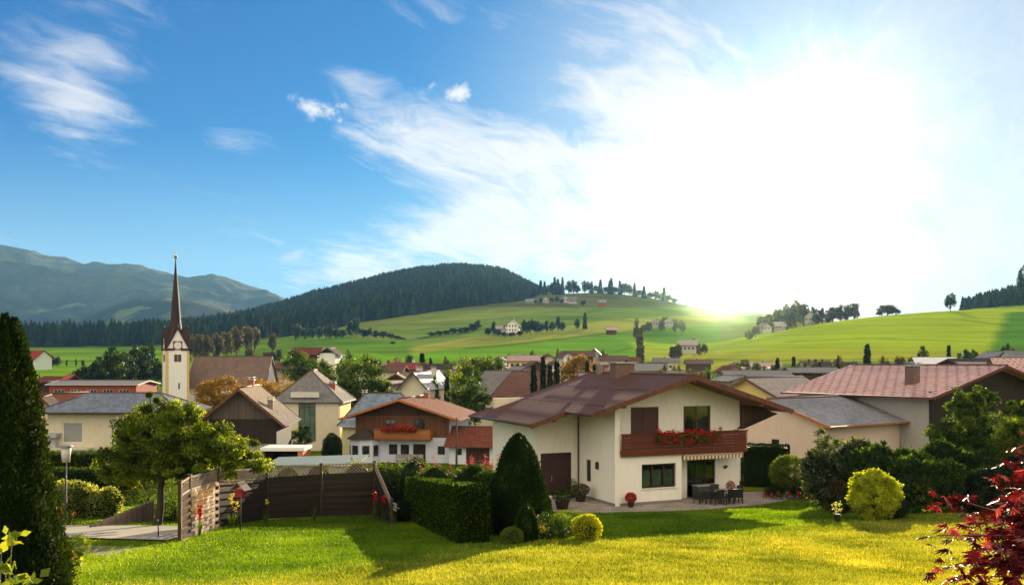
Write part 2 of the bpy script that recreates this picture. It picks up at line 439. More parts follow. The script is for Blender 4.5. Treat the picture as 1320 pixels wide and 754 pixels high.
# ground sheet: a fan grid that gets coarser with distance
def build_ground():
    azs = np.radians(np.concatenate([np.arange(-180, -40, 3.0), np.arange(-40, 40, 0.22), np.arange(40, 180, 3.0)]))
    rs = np.concatenate([[0.01], np.arange(2, 12, 1.0), 12 * 1.0105 ** np.arange(0, 585)]); rs = rs[rs < 5000]
    A, Rr = np.meshgrid(azs, rs, indexing='ij'); X = Rr*np.sin(A); Y = Rr*np.cos(A); Z = Zg(X, Y)
    n, m = X.shape
    V = np.stack([X, Y, Z], -1).reshape(-1, 3)
    i, j = np.meshgrid(np.arange(n), np.arange(m-1), indexing='ij'); i2 = (i+1) % n
    Fc = np.stack([i*m+j, i*m+j+1, i2*m+j+1, i2*m+j], -1).reshape(-1, 4)[:, ::-1]
    me = npmesh('ground', V, Fc, smooth=True)
    # field colours: per vertex, meadows as mown and grown, with some sunlight and shadow painted in
    px = CX + F*X/np.maximum(Y, 1); py = H0 - F*Z/np.maximum(Y, 1)
    C = np.zeros((n, m, 3)); C[:] = (0.075, 0.125, 0.020)
    rng = np.random.default_rng(5)
    def region(mask, c): C[mask] = c
    front = Y > 100
    region(front, (0.085, 0.160, 0.014))
    region(front & (Y > 700) & (Y < 2500) & (px > 420), (0.115, 0.150, 0.034))
    lim = lambda xs, ys: np.interp(px, xs, ys)
    region(front & (Y > 900) & (px > 700) & (py < lim([700, 1000], [395, 415])), (0.085, 0.095, 0.030))
    # lower bright green strip, the olive mown strip, the upper olive field
    y1 = lim([450, 530, 560, 660, 780, 900], [470, 457, 452, 444, 430, 420])      # edge green / olive
    y2 = lim([450, 520, 620, 700, 780, 900], [440, 449, 433, 425, 413, 405])      # top of the olive strip
    hill = front & (px > 300) & (px < 930) & (Y > 380)
    region(hill & (py > y1), (0.080, 0.175, 0.012))
    region(hill & (py <= y1) & (py > y2) & (px > 500), (0.165, 0.190, 0.038))
    region(hill & (py <= y2) & (py > y2-22) & (px > 500), (0.085, 0.135, 0.026))
    region(hill & (px < 530) & (py > lim([300, 440, 530], [455, 432, 442])), (0.065, 0.135, 0.012))
    region(hill & (px < 530) & (py > lim([300, 380, 460, 530], [470, 455, 452, 462])), (0.090, 0.190, 0.012))
    region(front & (px >= 560) & (Y > 850) & (py < 396), (0.065, 0.075, 0.026))
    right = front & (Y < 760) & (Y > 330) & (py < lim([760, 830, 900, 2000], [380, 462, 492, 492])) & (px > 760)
    region(right, (0.18, 0.25, 0.016))  # brighter yellow-green paints the low sun's light into this hill
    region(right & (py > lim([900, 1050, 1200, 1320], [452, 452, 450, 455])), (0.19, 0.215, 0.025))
    region(right & (px + (py-400)*.5 > 1300) & (py > 402), (0.050, 0.13, 0.018))  # darker green stands in for the shadow at the right end
    region(front & (px > 240) & (px < 706) & (Y > 800) & (py < lim([200, 260, 300, 317, 362, 408, 465, 500, 540, 574, 617, 667, 690, 703, 712], [450, 446, 441, 438, 435, 430, 415, 411, 405, 400, 394, 389, 383, 374, 350])-1), (.012, .02, .008))
    region(front & (Y > 110) & (Y < 340) & (px > 330) , (0.085, 0.120, 0.030))
    def bank_shadow(ys, w, k, lo, hi):  # narrow darker lines: shadows of terrace banks painted into the field colours
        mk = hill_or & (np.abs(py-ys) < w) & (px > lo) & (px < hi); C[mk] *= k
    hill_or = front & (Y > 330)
    bank_shadow(y1, .9, .45, 600, 860); bank_shadow(y2-9, .8, .6, 520, 760); bank_shadow(lim([900, 1000, 1100, 1200], [463, 465, 463, 461]), .9, .6, 905, 1190)
    bank_shadow(lim([1000, 1120, 1280], [441, 436, 441]), .8, .7, 1010, 1270); bank_shadow(lim([1200, 1300], [407, 420]), .8, .6, 1235, 1300); bank_shadow(lim([0, 160], [466, 465]), .8, .6, 40, 150); bank_shadow(lim([300, 480], [462, 452]), .8, .65, 330, 470)
    for _ in range(1):
        C2 = C.copy(); C2[1:-1] = (C[:-2] + C[1:-1]*2 + C[2:])/4; C = C2
    C = C*np.where((Y > 300)[..., None], np.array([1.42, 1.42, 1.0]), 1.0); fm = front & (px > 240) & (px < 706) & (Y > 800); C[fm & (C[..., 1] < .03)] = (.012, .02, .008)
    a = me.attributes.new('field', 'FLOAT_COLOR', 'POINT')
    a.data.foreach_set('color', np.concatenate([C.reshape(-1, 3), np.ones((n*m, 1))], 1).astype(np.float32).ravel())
    mt, t, out = new_mat('meadow_and_lawn')
    at = t.new('ShaderNodeAttribute', attribute_name='field')
    tc = t.new('ShaderNodeTexCoord'); o = tc.outputs['Object']
    sep = t.new('ShaderNodeSeparateXYZ'); t.put(sep.inputs[0], o)
    big = t.noise(o, 0.012, 5, 0.6); mid = t.noise(o, 0.16, 5, 0.6); fine = t.noise(o, 5.0, 5, 0.75); ff = t.noise(o, 28.0, 3, 0.7)
    # mowing stripes following the contour in the far meadows
    mp = t.new('ShaderNodeMapping'); mp.inputs['Scale'].default_value = (.006, .006, .35); t.put(mp.inputs[0], o)
    stripes = t.noise(mp.outputs[0], 1.0, 4, 0.6)
    far = t.smooth(sep.outputs[1], 100, 300)
    v = t.m('ADD', t.m('MULTIPLY', big, .8), t.m('MULTIPLY', stripes, .9))
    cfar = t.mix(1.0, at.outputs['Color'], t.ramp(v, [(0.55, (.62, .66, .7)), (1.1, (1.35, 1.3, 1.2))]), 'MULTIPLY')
    # the lawn: yellow lip in front, dry and with extra sun painted in, fresh green behind
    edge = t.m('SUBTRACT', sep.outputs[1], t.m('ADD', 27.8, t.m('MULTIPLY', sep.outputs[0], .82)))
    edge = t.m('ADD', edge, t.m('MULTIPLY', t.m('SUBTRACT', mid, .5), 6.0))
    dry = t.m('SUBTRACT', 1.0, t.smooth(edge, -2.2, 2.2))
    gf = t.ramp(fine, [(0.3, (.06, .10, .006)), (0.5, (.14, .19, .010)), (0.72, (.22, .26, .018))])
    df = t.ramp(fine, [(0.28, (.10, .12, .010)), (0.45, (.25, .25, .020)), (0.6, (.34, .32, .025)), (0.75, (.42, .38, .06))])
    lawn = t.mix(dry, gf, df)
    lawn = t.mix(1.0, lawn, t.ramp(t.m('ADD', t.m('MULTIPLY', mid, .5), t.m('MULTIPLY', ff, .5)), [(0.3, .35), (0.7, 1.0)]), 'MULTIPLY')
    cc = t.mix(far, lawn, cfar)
    b = t.new('ShaderNodeBsdfPrincipled'); t.put(b.inputs['Base Color'], cc); b.inputs['Roughness'].default_value = .9
    b.inputs['Specular IOR Level'].default_value = 0
    bn = t.new('ShaderNodeBump'); bn.inputs['Strength'].default_value = .9; bn.inputs['Distance'].default_value = .05
    t.put(bn.inputs['Height'], t.m('ADD', fine, t.m('MULTIPLY', ff, .6))); t.t.links.new(bn.outputs[0], b.inputs['Normal'])
    t.t.links.new(b.outputs[0], out.inputs[0])
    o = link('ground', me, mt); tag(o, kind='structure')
build_ground()

# ------------------------------------------------------------------ far mountains
def vnoise(x, y, seed=0):
    xi = np.floor(x).astype(int); yi = np.floor(y).astype(int); fx = x-xi; fy = y-yi
    fx = fx*fx*(3-2*fx); fy = fy*fy*(3-2*fy)
    def h(a, b):
        n = (a*374761393 + b*668265263 + seed*974711) & 0x7fffffff
        n = ((n ^ (n >> 13))*1274126177) & 0x7fffffff
        return ((n ^ (n >> 16)) & 0xffff)/65535.0
    return (h(xi, yi)*(1-fx)+h(xi+1, yi)*fx)*(1-fy) + (h(xi, yi+1)*(1-fx)+h(xi+1, yi+1)*fx)*fy
def fbm(x, y, o=5, seed=0):
    s = 0; a = .5; f = 1
    for k in range(o): s = s + a*vnoise(x*f, y*f, seed+k); a *= .5; f *= 2.03
    return s
def mountain(name, D0, D1, prof, dn, seed, meadow, mat_stops):
    """a range whose crest stands at distance D1 and whose foot is at D0; prof: crest height by bearing"""
    pxs = np.arange(-900, 900, 4.0); ds = np.linspace(0, 1.5, 90)
    P, T = np.meshgrid(pxs, ds, indexing='ij')
    D = D0 + (D1-D0)*T
    X = (P-CX)/F*D; Y = D
    crest = (H0-7-np.interp(P, [p for p, _ in prof], [y for _, y in prof]))/F*D1
    base = -40 + 40*T
    s = np.where(T < 1, np.sin(np.clip(T, 0, 1)*PI/2)**1.25, 1-(T-1)*.9)
    rid = np.abs(fbm(X*.0011, Y*.0011, 5, seed)-.5)*2
    env = np.clip(1-np.abs(T-.55)/.6, 0, 1)
    Z = base + (crest-base)*s + (rid-.35)*dn*env*-1 + (fbm(X*.01, Y*.01, 4, seed+9)-.5)*22*np.clip(crest/400, .1, 1)
    n, m = X.shape
    V = np.stack([X, Y, Z], -1).reshape(-1, 3)
    i, j = np.meshgrid(np.arange(n-1), np.arange(m-1), indexing='ij')
    Fc = np.stack([i*m+j, (i+1)*m+j, (i+1)*m+j+1, i*m+j+1], -1).reshape(-1, 4)
    me = npmesh(name, V, Fc, smooth=True)
    mt, t, out = new_mat(name + '_cover')
    tc = t.new('ShaderNodeTexCoord'); o = tc.outputs['Object']
    a = t.noise(o, .0016, 6, .62, .5); b2 = t.noise(o, .006, 8, .75)
    c = t.ramp(t.m('ADD', t.m('MULTIPLY', b2, .7), t.m('MULTIPLY', a, .3)), mat_stops)
    mk = t.smooth(a, meadow, meadow + .03)
    c = t.mix(t.m('MULTIPLY', mk, .8), c, (.13, .17, .05, 1))
    prin(t, out, c, .95, t.m('ADD', a, b2), .6, 25, spec=.05)
    ob = link(name, me, mt); return tag(ob, kind='structure')
mountain('mountain', 3000, 5600, [(-1500, 330), (-300, 322), (0, 325), (60, 336), (110, 350), (180, 355), (220, 366), (245, 372), (270, 367), (300, 375), (345, 388), (420, 430), (900, 470)], 330, 3, .585,
         [(.35, (.010, .020, .016)), (.5, (.028, .045, .028)), (.65, (.075, .09, .05))])
mountain('foothill', 2300, 3300, [(-1500, 400), (-300, 420), (0, 432), (90, 418), (130, 398), (180, 380), (215, 379), (250, 384), (300, 398), (360, 415), (460, 450), (900, 480)], 60, 8, .50,
         [(.35, (.008, .018, .012)), (.55, (.022, .038, .02)), (.7, (.05, .07, .035))])

# haze: one closed box of thin air round everything
def build_haze():
    b = MB().box(-9300, 9300, -5200, 7050, -60, 760)
    m, t, out = new_mat('thin_haze')
    v = t.new('ShaderNodeVolumePrincipled'); v.inputs['Color'].default_value = (.12, .47, 1, 1)
    v.inputs['Density'].default_value = 0.00005; v.inputs['Anisotropy'].default_value = 0.25
    v2 = t.new('ShaderNodeVolumePrincipled'); v2.inputs['Color'].default_value = (1, .66, .30, 1)
    v2.inputs['Density'].default_value = 0.0000045; v2.inputs['Anisotropy'].default_value = 0.975
    ad = t.new('ShaderNodeAddShader'); t.t.links.new(v.outputs[0], ad.inputs[0]); t.t.links.new(v2.outputs[0], ad.inputs[1])
    t.t.links.new(ad.outputs[0], out.inputs['Volume'])
    o = b.build('haze', m); tag(o, kind='stuff')
build_haze()

# ------------------------------------------------------------------ wall / window / roof builders
GLASS = None
def glass_mat():
    m, t, out = new_mat('window_glass')
    tc = t.new('ShaderNodeTexCoord'); n = t.noise(tc.outputs['Object'], 1.3, 3)
    c = t.ramp(n, [(.35, (.012, .014, .016)), (.7, (.05, .055, .06))])
    prin(t, out, c, .06, n, .04, .01, spec=.6)
    return m
GLASS = glass_mat()
def wall_cells(mb, a, b, z0, z1, th, holes, inward):
    """upright wall from a to b (2D), thickness `th` towards `inward`, with rectangular openings (s0,s1,zb,zt)"""
    a = Vector(a); b = Vector(b); L = (b-a).length; d = (b-a)/L; n = Vector(inward).normalized()
    ss = sorted({0.0, L} | {h[0] for h in holes} | {h[1] for h in holes}); zs = sorted({z0, z1} | {h[2] for h in holes} | {h[3] for h in holes})
    ss = [s for s in ss if -1e-6 <= s <= L+1e-6]; zs = [z for z in zs if z0-1e-6 <= z <= z1+1e-6]
    def inside(s, z): return any(h[0] < s < h[1] and h[2] < z < h[3] for h in holes)
    # merge vertically where no hole interrupts
    for i in range(len(ss)-1):
        s0, s1 = ss[i], ss[i+1]
        if s1-s0 < 1e-6: continue
        j = 0
        while j < len(zs)-1:
            if inside((s0+s1)/2, (zs[j]+zs[j+1])/2): j += 1; continue
            k = j
            while k+1 < len(zs)-1 and not inside((s0+s1)/2, (zs[k+1]+zs[k+2])/2): k += 1
            p = [a+d*s0, a+d*s1, a+d*s1+n*th, a+d*s0+n*th]
            vs = [(q.x, q.y, zz) for zz in (zs[j], zs[k+1]) for q in p]
            mb.add(vs, [(0,1,2,3),(7,6,5,4),(0,4,5,1),(1,5,6,2),(2,6,7,3),(3,7,4,0)])
            j = k+1
def window(par, a, b, hole, inward, fmat, setback=.10, nx=2, nz=1, fw=.07, pane=None, name='window', sill=None, label=None, shutter=None):
    """frame with mullions filling an opening, pane as its child; optional sill and shutters"""
    a = Vector(a); b = Vector(b); d = (b-a).normalized(); n = Vector(inward).normalized()
    s0, s1, z0, z1 = hole
    def pt(s, w, z): q = a+d*s+n*w; return Vector((q.x, q.y, z))
    f = MB(); w0 = setback; up = (n.x, n.y, 0)
    def fr(sa, za, sb, zb, wd, dp=.06):
        f.bar(pt(sa, w0, za), pt(sb, w0, zb), wd, dp, up=(n.x, n.y, 0)) if False else None
        lo = (min(sa, sb)-(wd/2 if sa == sb else 0), max(sa, sb)+(wd/2 if sa == sb else 0))
        zo = (min(za, zb)-(wd/2 if za == zb else 0), max(za, zb)+(wd/2 if za == zb else 0))
        vs = [pt(s, w, z) for s in lo for w in (w0-dp/2, w0+dp/2) for z in zo]
        f.add(vs, [(0,1,3,2),(4,6,7,5),(0,4,5,1),(2,3,7,6),(0,2,6,4),(1,5,7,3)])
    fr(s0+fw/2, z0, s0+fw/2, z1, fw); fr(s1-fw/2, z0, s1-fw/2, z1, fw)
    fr(s0+fw, z0+fw/2, s1-fw, z0+fw/2, fw, .058); fr(s0+fw, z1-fw/2, s1-fw, z1-fw/2, fw, .058)
    for i in range(1, nx): s = s0+(s1-s0)*i/nx; fr(s, z0+fw, s, z1-fw, fw*.8, .055)
    for j in range(1, nz): z = z0+(z1-z0)*j/nz; fr(s0+fw, z, s1-fw, z, fw*.5, .045)
    fo = f.build(name, fmat, par)
    if label: fo['label'] = label
    g = MB(); vs = [pt(s, w, z) for s in (s0+.01, s1-.01) for w in (w0+.005, w0+.02) for z in (z0+.01, z1-.01)]
    g.add(vs, [(0,1,3,2),(4,6,7,5),(0,4,5,1),(2,3,7,6),(0,2,6,4),(1,5,7,3)]); g.build('pane', pane or GLASS, fo)
    if sill:
        g = MB(); vs = [pt(s, w, z) for s in (s0-.06, s1+.06) for w in (-.07, w0-.035) for z in (z0-.05, z0-.004)]
        g.add(vs, [(0,1,3,2),(4,6,7,5),(0,4,5,1),(2,3,7,6),(0,2,6,4),(1,5,7,3)]); g.build('sill', sill, fo)
    if shutter:
        for side in (-1, 1):
            w = (s1-s0)/2; sa = s0-w-.03 if side < 0 else s1+.03
            g = MB(); vs = [pt(s, ww, z) for s in (sa, sa+w) for ww in (-.05, -.01) for z in (z0, z1)]
            g.add(vs, [(0,1,3,2),(4,6,7,5),(0,4,5,1),(2,3,7,6),(0,2,6,4),(1,5,7,3)]); g.build('shutter', shutter, fo)
    return fo

def clear_glass():
    m, t, out = new_mat('clear_window_glass')
    g = t.new('ShaderNodeBsdfGlossy'); g.inputs['Roughness'].default_value = .03; g.inputs['Color'].default_value = (.9, .95, 1, 1)
    tr = t.new('ShaderNodeBsdfTransparent'); tr.inputs[0].default_value = (.62, .68, .66, 1)
    f = t.new('ShaderNodeFresnel'); f.inputs['IOR'].default_value = 1.7
    mx = t.new('ShaderNodeMixShader'); t.put(mx.inputs[0], f.outputs[0]); t.t.links.new(tr.outputs[0], mx.inputs[1]); t.t.links.new(g.outputs[0], mx.inputs[2]); t.t.links.new(mx.outputs[0], out.inputs[0])
    return m
GLASS2 = clear_glass()
WHITE = plain('white_render', (.72, .70, .64), .9, .05, 1.2, .2, dirt=.25)
CREAM = plain('cream_render', (.62, .55, .40), .9, .06, 1.2, .2, dirt=.3)
YELLOW = plain('yellow_render', (.72, .55, .20), .9, .06, 1.2, .2, dirt=.3)
PALEY = plain('pale_yellow_render', (.62, .58, .33), .9, .06, 1.2, .2, dirt=.3)
PINK = plain('pale_pink_render', (.66, .52, .42), .9, .05, 1.2, .2, dirt=.2)
BLUEW = plain('blue_white_render', (.62, .66, .74), .9, .05, 1.2, .2, dirt=.2)
GREYW = plain('grey_render', (.40, .38, .35), .9, .08, 1.2, .2, dirt=.3)
REDW = plain('red_render', (.30, .065, .04), .8, .08, 1.2, .2)
BROWNW = wood('brown_boards', (.065, .030, .014))
ORANGEW = wood('orange_boards', (.28, .10, .03))
DARKW = wood('dark_boards', (.026, .016, .011))
GREYB = wood('grey_boards', (.30, .27, .24), plank=.22)
FRAMEB = plain('brown_frame', (.05, .028, .018), .5, .1)
FRAMEW = plain('white_frame', (.75, .74, .70), .5, .05)
STONE = plain('chimney_stone', (.20, .17, .14), .95, .25, 4, .6)
BRICKC = plain('red_chimney', (.30, .09, .06), .9, .2, 4, .5)
METAL = plain('zinc_metal', (.35, .36, .37), .45, .1, 2, .1, metallic=.6)
DARKM = plain('dark_metal', (.03, .03, .03), .5, .1)
GREYSH = plain('grey_shutter', (.28, .28, .28), .7, .08)
RF = dict(
 brown=tiles('brown_tiles', (.165, .085, .065), .30, .34, .22, 0.67),
 redb=tiles('red_brown_tiles', (.17, .055, .035), .30, .34, .25, 0.72),
 orange=tiles('orange_tiles', (.185, .060, .032), .30, .34, .25, 0.72),
 grey=tiles('grey_tiles', (.19, .18, .17), .30, .34, .25, 0.77, moss=.3),
 slate=tiles('blue_slate', (.20, .22, .255), .34, .40, .30, 0.52, spec=0),
 blue=tiles('weathered_blue_roof', (.19, .24, .28), .45, .45, .35, 0.62, spec=0),
 shingle=tiles('wood_shingles', (.19, .13, .10), .16, .26, .38, 0.9, moss=.2),
 palesh=tiles('pale_shingles', (.22, .185, .15), .18, .30, .35, 0.87),
 pink=tiles('pink_red_tiles', (.56, .37, .33), .30, .34, .20, 0.62, check=(.72, (.20, .05, .04)), spec=0),
 pale=tiles('pale_tiles', (.40, .34, .29), .30, .34, .2, 0.62, check=(1.1, (.30, .24, .21))),
 greyb=tiles('blue_grey_tiles', (.25, .25, .26), .33, .38, .25, 0.62, spec=0),
 metal=tiles('sheet_metal_roof', (.40, .39, .37), .6, 30, .06, 0.52, spec=0),
 dark=tiles('dark_tiles', (.07, .05, .045), .30, .34, .3, 0.72),
)
RIDGE = plain('ridge_cap', (.10, .06, .05), .7, .15)
FASCIA = wood('fascia_board', (.12, .055, .028), gap=False)
FASCO = wood('orange_fascia', (.36, .13, .04), gap=False)
FASCW = plain('pale_fascia', (.55, .52, .46), .7, .08)
FASCD = plain('dark_fascia', (.05, .035, .03), .7, .1)

def gable_roof(par, Wd, L, ze, zr, os_, of, ob, rmat, th=.16, uc=0.0, fmat=None, ridgecap=True, left_ext=None, name='roof', hip=0.0, z_side=None):
    """two sloping slabs, ridge along y. ze is the wall-top height at +-Wd/2. returns the roof object"""
    k = (zr-ze)/(Wd/2); m = MB(); zo = zr - k*(Wd/2+os_)
    y0 = -L/2-of; y1 = L/2+ob; yh0 = y0+hip; yh1 = y1-hip; x = Wd/2+os_
    t2 = th
    if hip <= 0:
        m.slab([(-x, y0, zo+t2), (-x, y1, zo+t2), (0, y1, zr+t2), (0, y0, zr+t2)], th)
        m.slab([(x, y1, zo+t2), (x, y0, zo+t2), (0.002, y0, zr+t2), (0.002, y1, zr+t2)], th)
    else:
        m.slab([(-x, y0, zo+t2), (-x, y1, zo+t2), (0, yh1, zr+t2), (0, yh0, zr+t2)], th)
        m.slab([(x, y1, zo+t2), (x, y0, zo+t2), (0, yh0, zr+t2), (0, yh1, zr+t2)], th)
        for ya, yb in ((y0, yh0), (y1, yh1)):
            q = [(-x, ya, zo+t2), (x, ya, zo+t2), (0, yb, zr+t2), (0, yb, zr+t2)]
            q = [Vector(p) for p in q[:3]]; nr = (q[1]-q[0]).cross(q[2]-q[0]).normalized(); nr = nr if nr.z > 0 else -nr
            ey = nr.cross((q[1]-q[0]).normalized()); uv = [((p-q[0]).dot((q[1]-q[0]).normalized()), (p-q[0]).dot(ey)) for p in q]
            m.add(q+[p-nr*th for p in q], [(0,1,2),(5,4,3),(0,3,4,1),(1,4,5,2),(2,5,3,0)], [uv,None,None,None,None])
    r = m.build(name, rmat, par)
    if ridgecap:
        MB().tube([(0, yh0 if hip > 0 else y0-.02, zr+t2+.02), (0, yh1 if hip > 0 else y1+.02, zr+t2+.02)], .10, 6).build('ridge_cap', RIDGE, r)
        if hip > 0:
            for sx in (-1, 1):
                for ya, yb in ((y0, yh0), (y1, yh1)): MB().tube([(sx*x, ya, zo+t2+.02), (0, yb, zr+t2+.02)], .08, 6).build('ridge_cap', RIDGE, r)
    fm = fmat or FASCIA
    if hip <= 0:
        for y in (y0-.021, y1+.021):
            f = MB()
            for s in (-1, 1): f.bar((s*(x+.01), y, zo+t2-.10), (s*-.01, y+s*.001, zr+t2-.10), .04, .24)
            f.build('fascia', fm, r)
    for s in (-1, 1): MB().bar((s*(x+.05), y0, zo+t2-.06), (s*(x+.05), y1, zo+t2-.06), .10, .12).build('gutter', fm, r)
    return r
def chimney(par, x, y, z0, z1, w, mat, cap=True, d=None):
    d = d or w
    m = MB().box(x-w/2, x+w/2, y-d/2, y+d/2, z0, z1); c = m.build('chimney', mat, par, bevel=.02)
    if cap:
        k = MB().box(x-w/2-.07, x+w/2+.07, y-d/2-.07, y+d/2+.07, z1+.002, z1+.09)
        for sx in (-1, 1):
            for sy in (-1, 1): k.box(x+sx*w*.38-.04, x+sx*w*.38+.04, y+sy*d*.38-.04, y+sy*d*.38+.04, z1+.09, z1+.26)
        k.box(x-w/2-.1, x+w/2+.1, y-d/2-.1, y+d/2+.1, z1+.262, z1+.32); k.build('chimney_cap', METAL, c)
    return c
def house(label, cat, X, Y, rz, Wd, L, z_eave, z_ridge, wall, roof, os_=.8, of=.9, ob=.6, group=None, front=(), left=(), right=(), gmat=None,
          chim=(), hip=0.0, fmat=None, wf=None, doors=(), name='house', zb=None, sill=None, shutter=None, balcony=None, th=.16, base=None):
    """gabled or hipped house; gable end (front) faces local -y. z_eave/z_ridge are world heights of the wall top and the ridge.
       windows: (centre, sill height above ground, width, height, nx, nz); s measured from the wall's left end seen from outside"""
    z0 = min(zg(X+dx, Y+dy) for dx in (-Wd/2, Wd/2) for dy in (-L/2, L/2)) if zb is None else zb
    root = empty(name, (X, Y, z0), rz, label, cat, group)
    ze = z_eave-z0; zr = z_ridge-z0; x = Wd/2; y = L/2; th_w = .3; wf = wf or FRAMEB
    walls = {'front': ((-x, -y), (x, -y), (0, 1)), 'right': ((x, -y+th_w+.002), (x, y-th_w-.002), (-1, 0)), 'left': ((-x, y-th_w-.002), (-x, -y+th_w+.002), (1, 0)), 'back': ((x, y), (-x, y), (0, -1))}
    wins = {'front': front, 'left': left, 'right': right, 'back': ()}
    mb = MB(); todo = []
    for k, (a, b, inn) in walls.items():
        Lw = (Vector(b)-Vector(a)).length; holes = []
        for w in wins[k]:
            c, zs_, ww, hh = w[:4]; h = (max(.1, c-ww/2), min(Lw-.1, c+ww/2), zs_, min(zs_+hh, (zr if k == 'front' else ze)-.1))
            if h[3] < ze-.02 or k != 'front': holes.append(h)
            todo.append((k, h, w))
        for w in doors:
            if w[0] == k: h = (w[1]-w[2]/2, w[1]+w[2]/2, .12, .12+w[3]); holes.append(h); todo.append((k, h, ('door',)+tuple(w[4:])))
        wall_cells(mb, a, b, -1.2, ze, th_w, holes, inn)
    if hip <= 0 and gmat is None:
        mb.prism([(-x, ze+.001), (x, ze+.001), (0, zr-.01)], 1, -y, -y+th_w); mb.prism([(-x, ze+.001), (x, ze+.001), (0, zr-.01)], 1, y-th_w, y)
    mb.build('wall', wall, root)
    if hip <= 0 and gmat is not None:
        MB().prism([(-x, ze+.001), (x, ze+.001), (0, zr-.01)], 1, -y-.02, -y+th_w).build('gable', gmat, root)
        MB().prism([(-x, ze+.001), (x, ze+.001), (0, zr-.01)], 1, y-th_w, y+.02).build('gable', gmat, root)
    for k, h, w in todo:
        a, b, inn = walls[k]
        if w[0] == 'door':
            window(root, a, b, h, inn, FRAMEB, .12, 1, 1, .08, pane=(w[1] if len(w) > 1 else DARKW), name='door')
        else:
            up = h[3] > ze-.02 and k == 'front'
            window(root, a, b, h, inn, wf, -.03-(.02 if gmat else 0) if up else .10, w[4] if len(w) > 4 else 2, w[5] if len(w) > 5 else 1, .07, sill=sill, shutter=shutter, pane=w[6] if len(w) > 6 else None)
    r = gable_roof(root, Wd, L, ze, zr, os_, of, ob, roof, th=th, hip=hip, fmat=fmat)
    for c in chim:
        cx_, cy_, h_, w_ = c[:4]; zt = zr - (zr-ze)/(Wd/2)*abs(cx_)
        chimney(r, cx_, cy_, zt-.2, zr+h_, w_, c[4] if len(c) > 4 else STONE)
    if balcony:   # (x0, x1, z, depth, height, material)
        bx0, bx1, bz, bd, bh, bm = balcony
        b = MB().box(bx0, bx1, -y-bd, -y-.002, bz-.14, bz); bo = b.build('balcony', bm, root)
        rl = MB().box(bx0, bx1, -y-bd, -y-bd+.05, bz+.06, bz+bh)
        rl.box(bx0, bx0+.05, -y-bd+.052, -y-.004, bz+.06, bz+bh); rl.box(bx1-.05, bx1, -y-bd+.052, -y-.004, bz+.06, bz+bh)
        rl.box(bx0-.03, bx1+.03, -y-bd-.03, -y-bd+.09, bz+bh+.002, bz+bh+.05)
        rl.build('railing', bm, bo)
    return root

# ------------------------------------------------------------------ vegetation builders
def leaf_quads(P, size, rng, up=0.0, aspect=.55, nrm=None, rndv=None, droop=0.0):
    """rhombic leaves at points P"""
    n = len(P); size = np.broadcast_to(size, (n,)) * (rng.uniform(.6, 1.2, n)+rng.exponential(.12, n))
    d = rng.normal(size=(n, 3)); d[:, 2] += up
    if nrm is not None: d = d*.7 + nrm*1.2
    d /= np.linalg.norm(d, axis=1, keepdims=True)+1e-9
    r = rng.normal(size=(n, 3)); s = np.cross(d, r); s /= np.linalg.norm(s, axis=1, keepdims=True)+1e-9
    a = d*size[:, None]; b = s*(size*aspect)[:, None]*.5
    V = np.stack([P, P+a*.45+b, P+a, P+a*.45-b], 1).reshape(-1, 3)
    Fc = np.arange(4*n).reshape(-1, 4)
    rv = rng.uniform(0, 1, n) if rndv is None else np.clip(rndv+rng.normal(0, .15, n), 0, 1)
    return V, Fc, np.repeat(rv, 4)
def in_ellipsoid(n, rng, c, r, shell=.55, zmin=-9):
    d = rng.normal(size=(n, 3)); d /= np.linalg.norm(d, axis=1, keepdims=True)
    rad = (shell + (1-shell)*rng.uniform(0, 1, n)**.6)
    P = d*rad[:, None]
    return P*np.array(r)+np.array(c), d
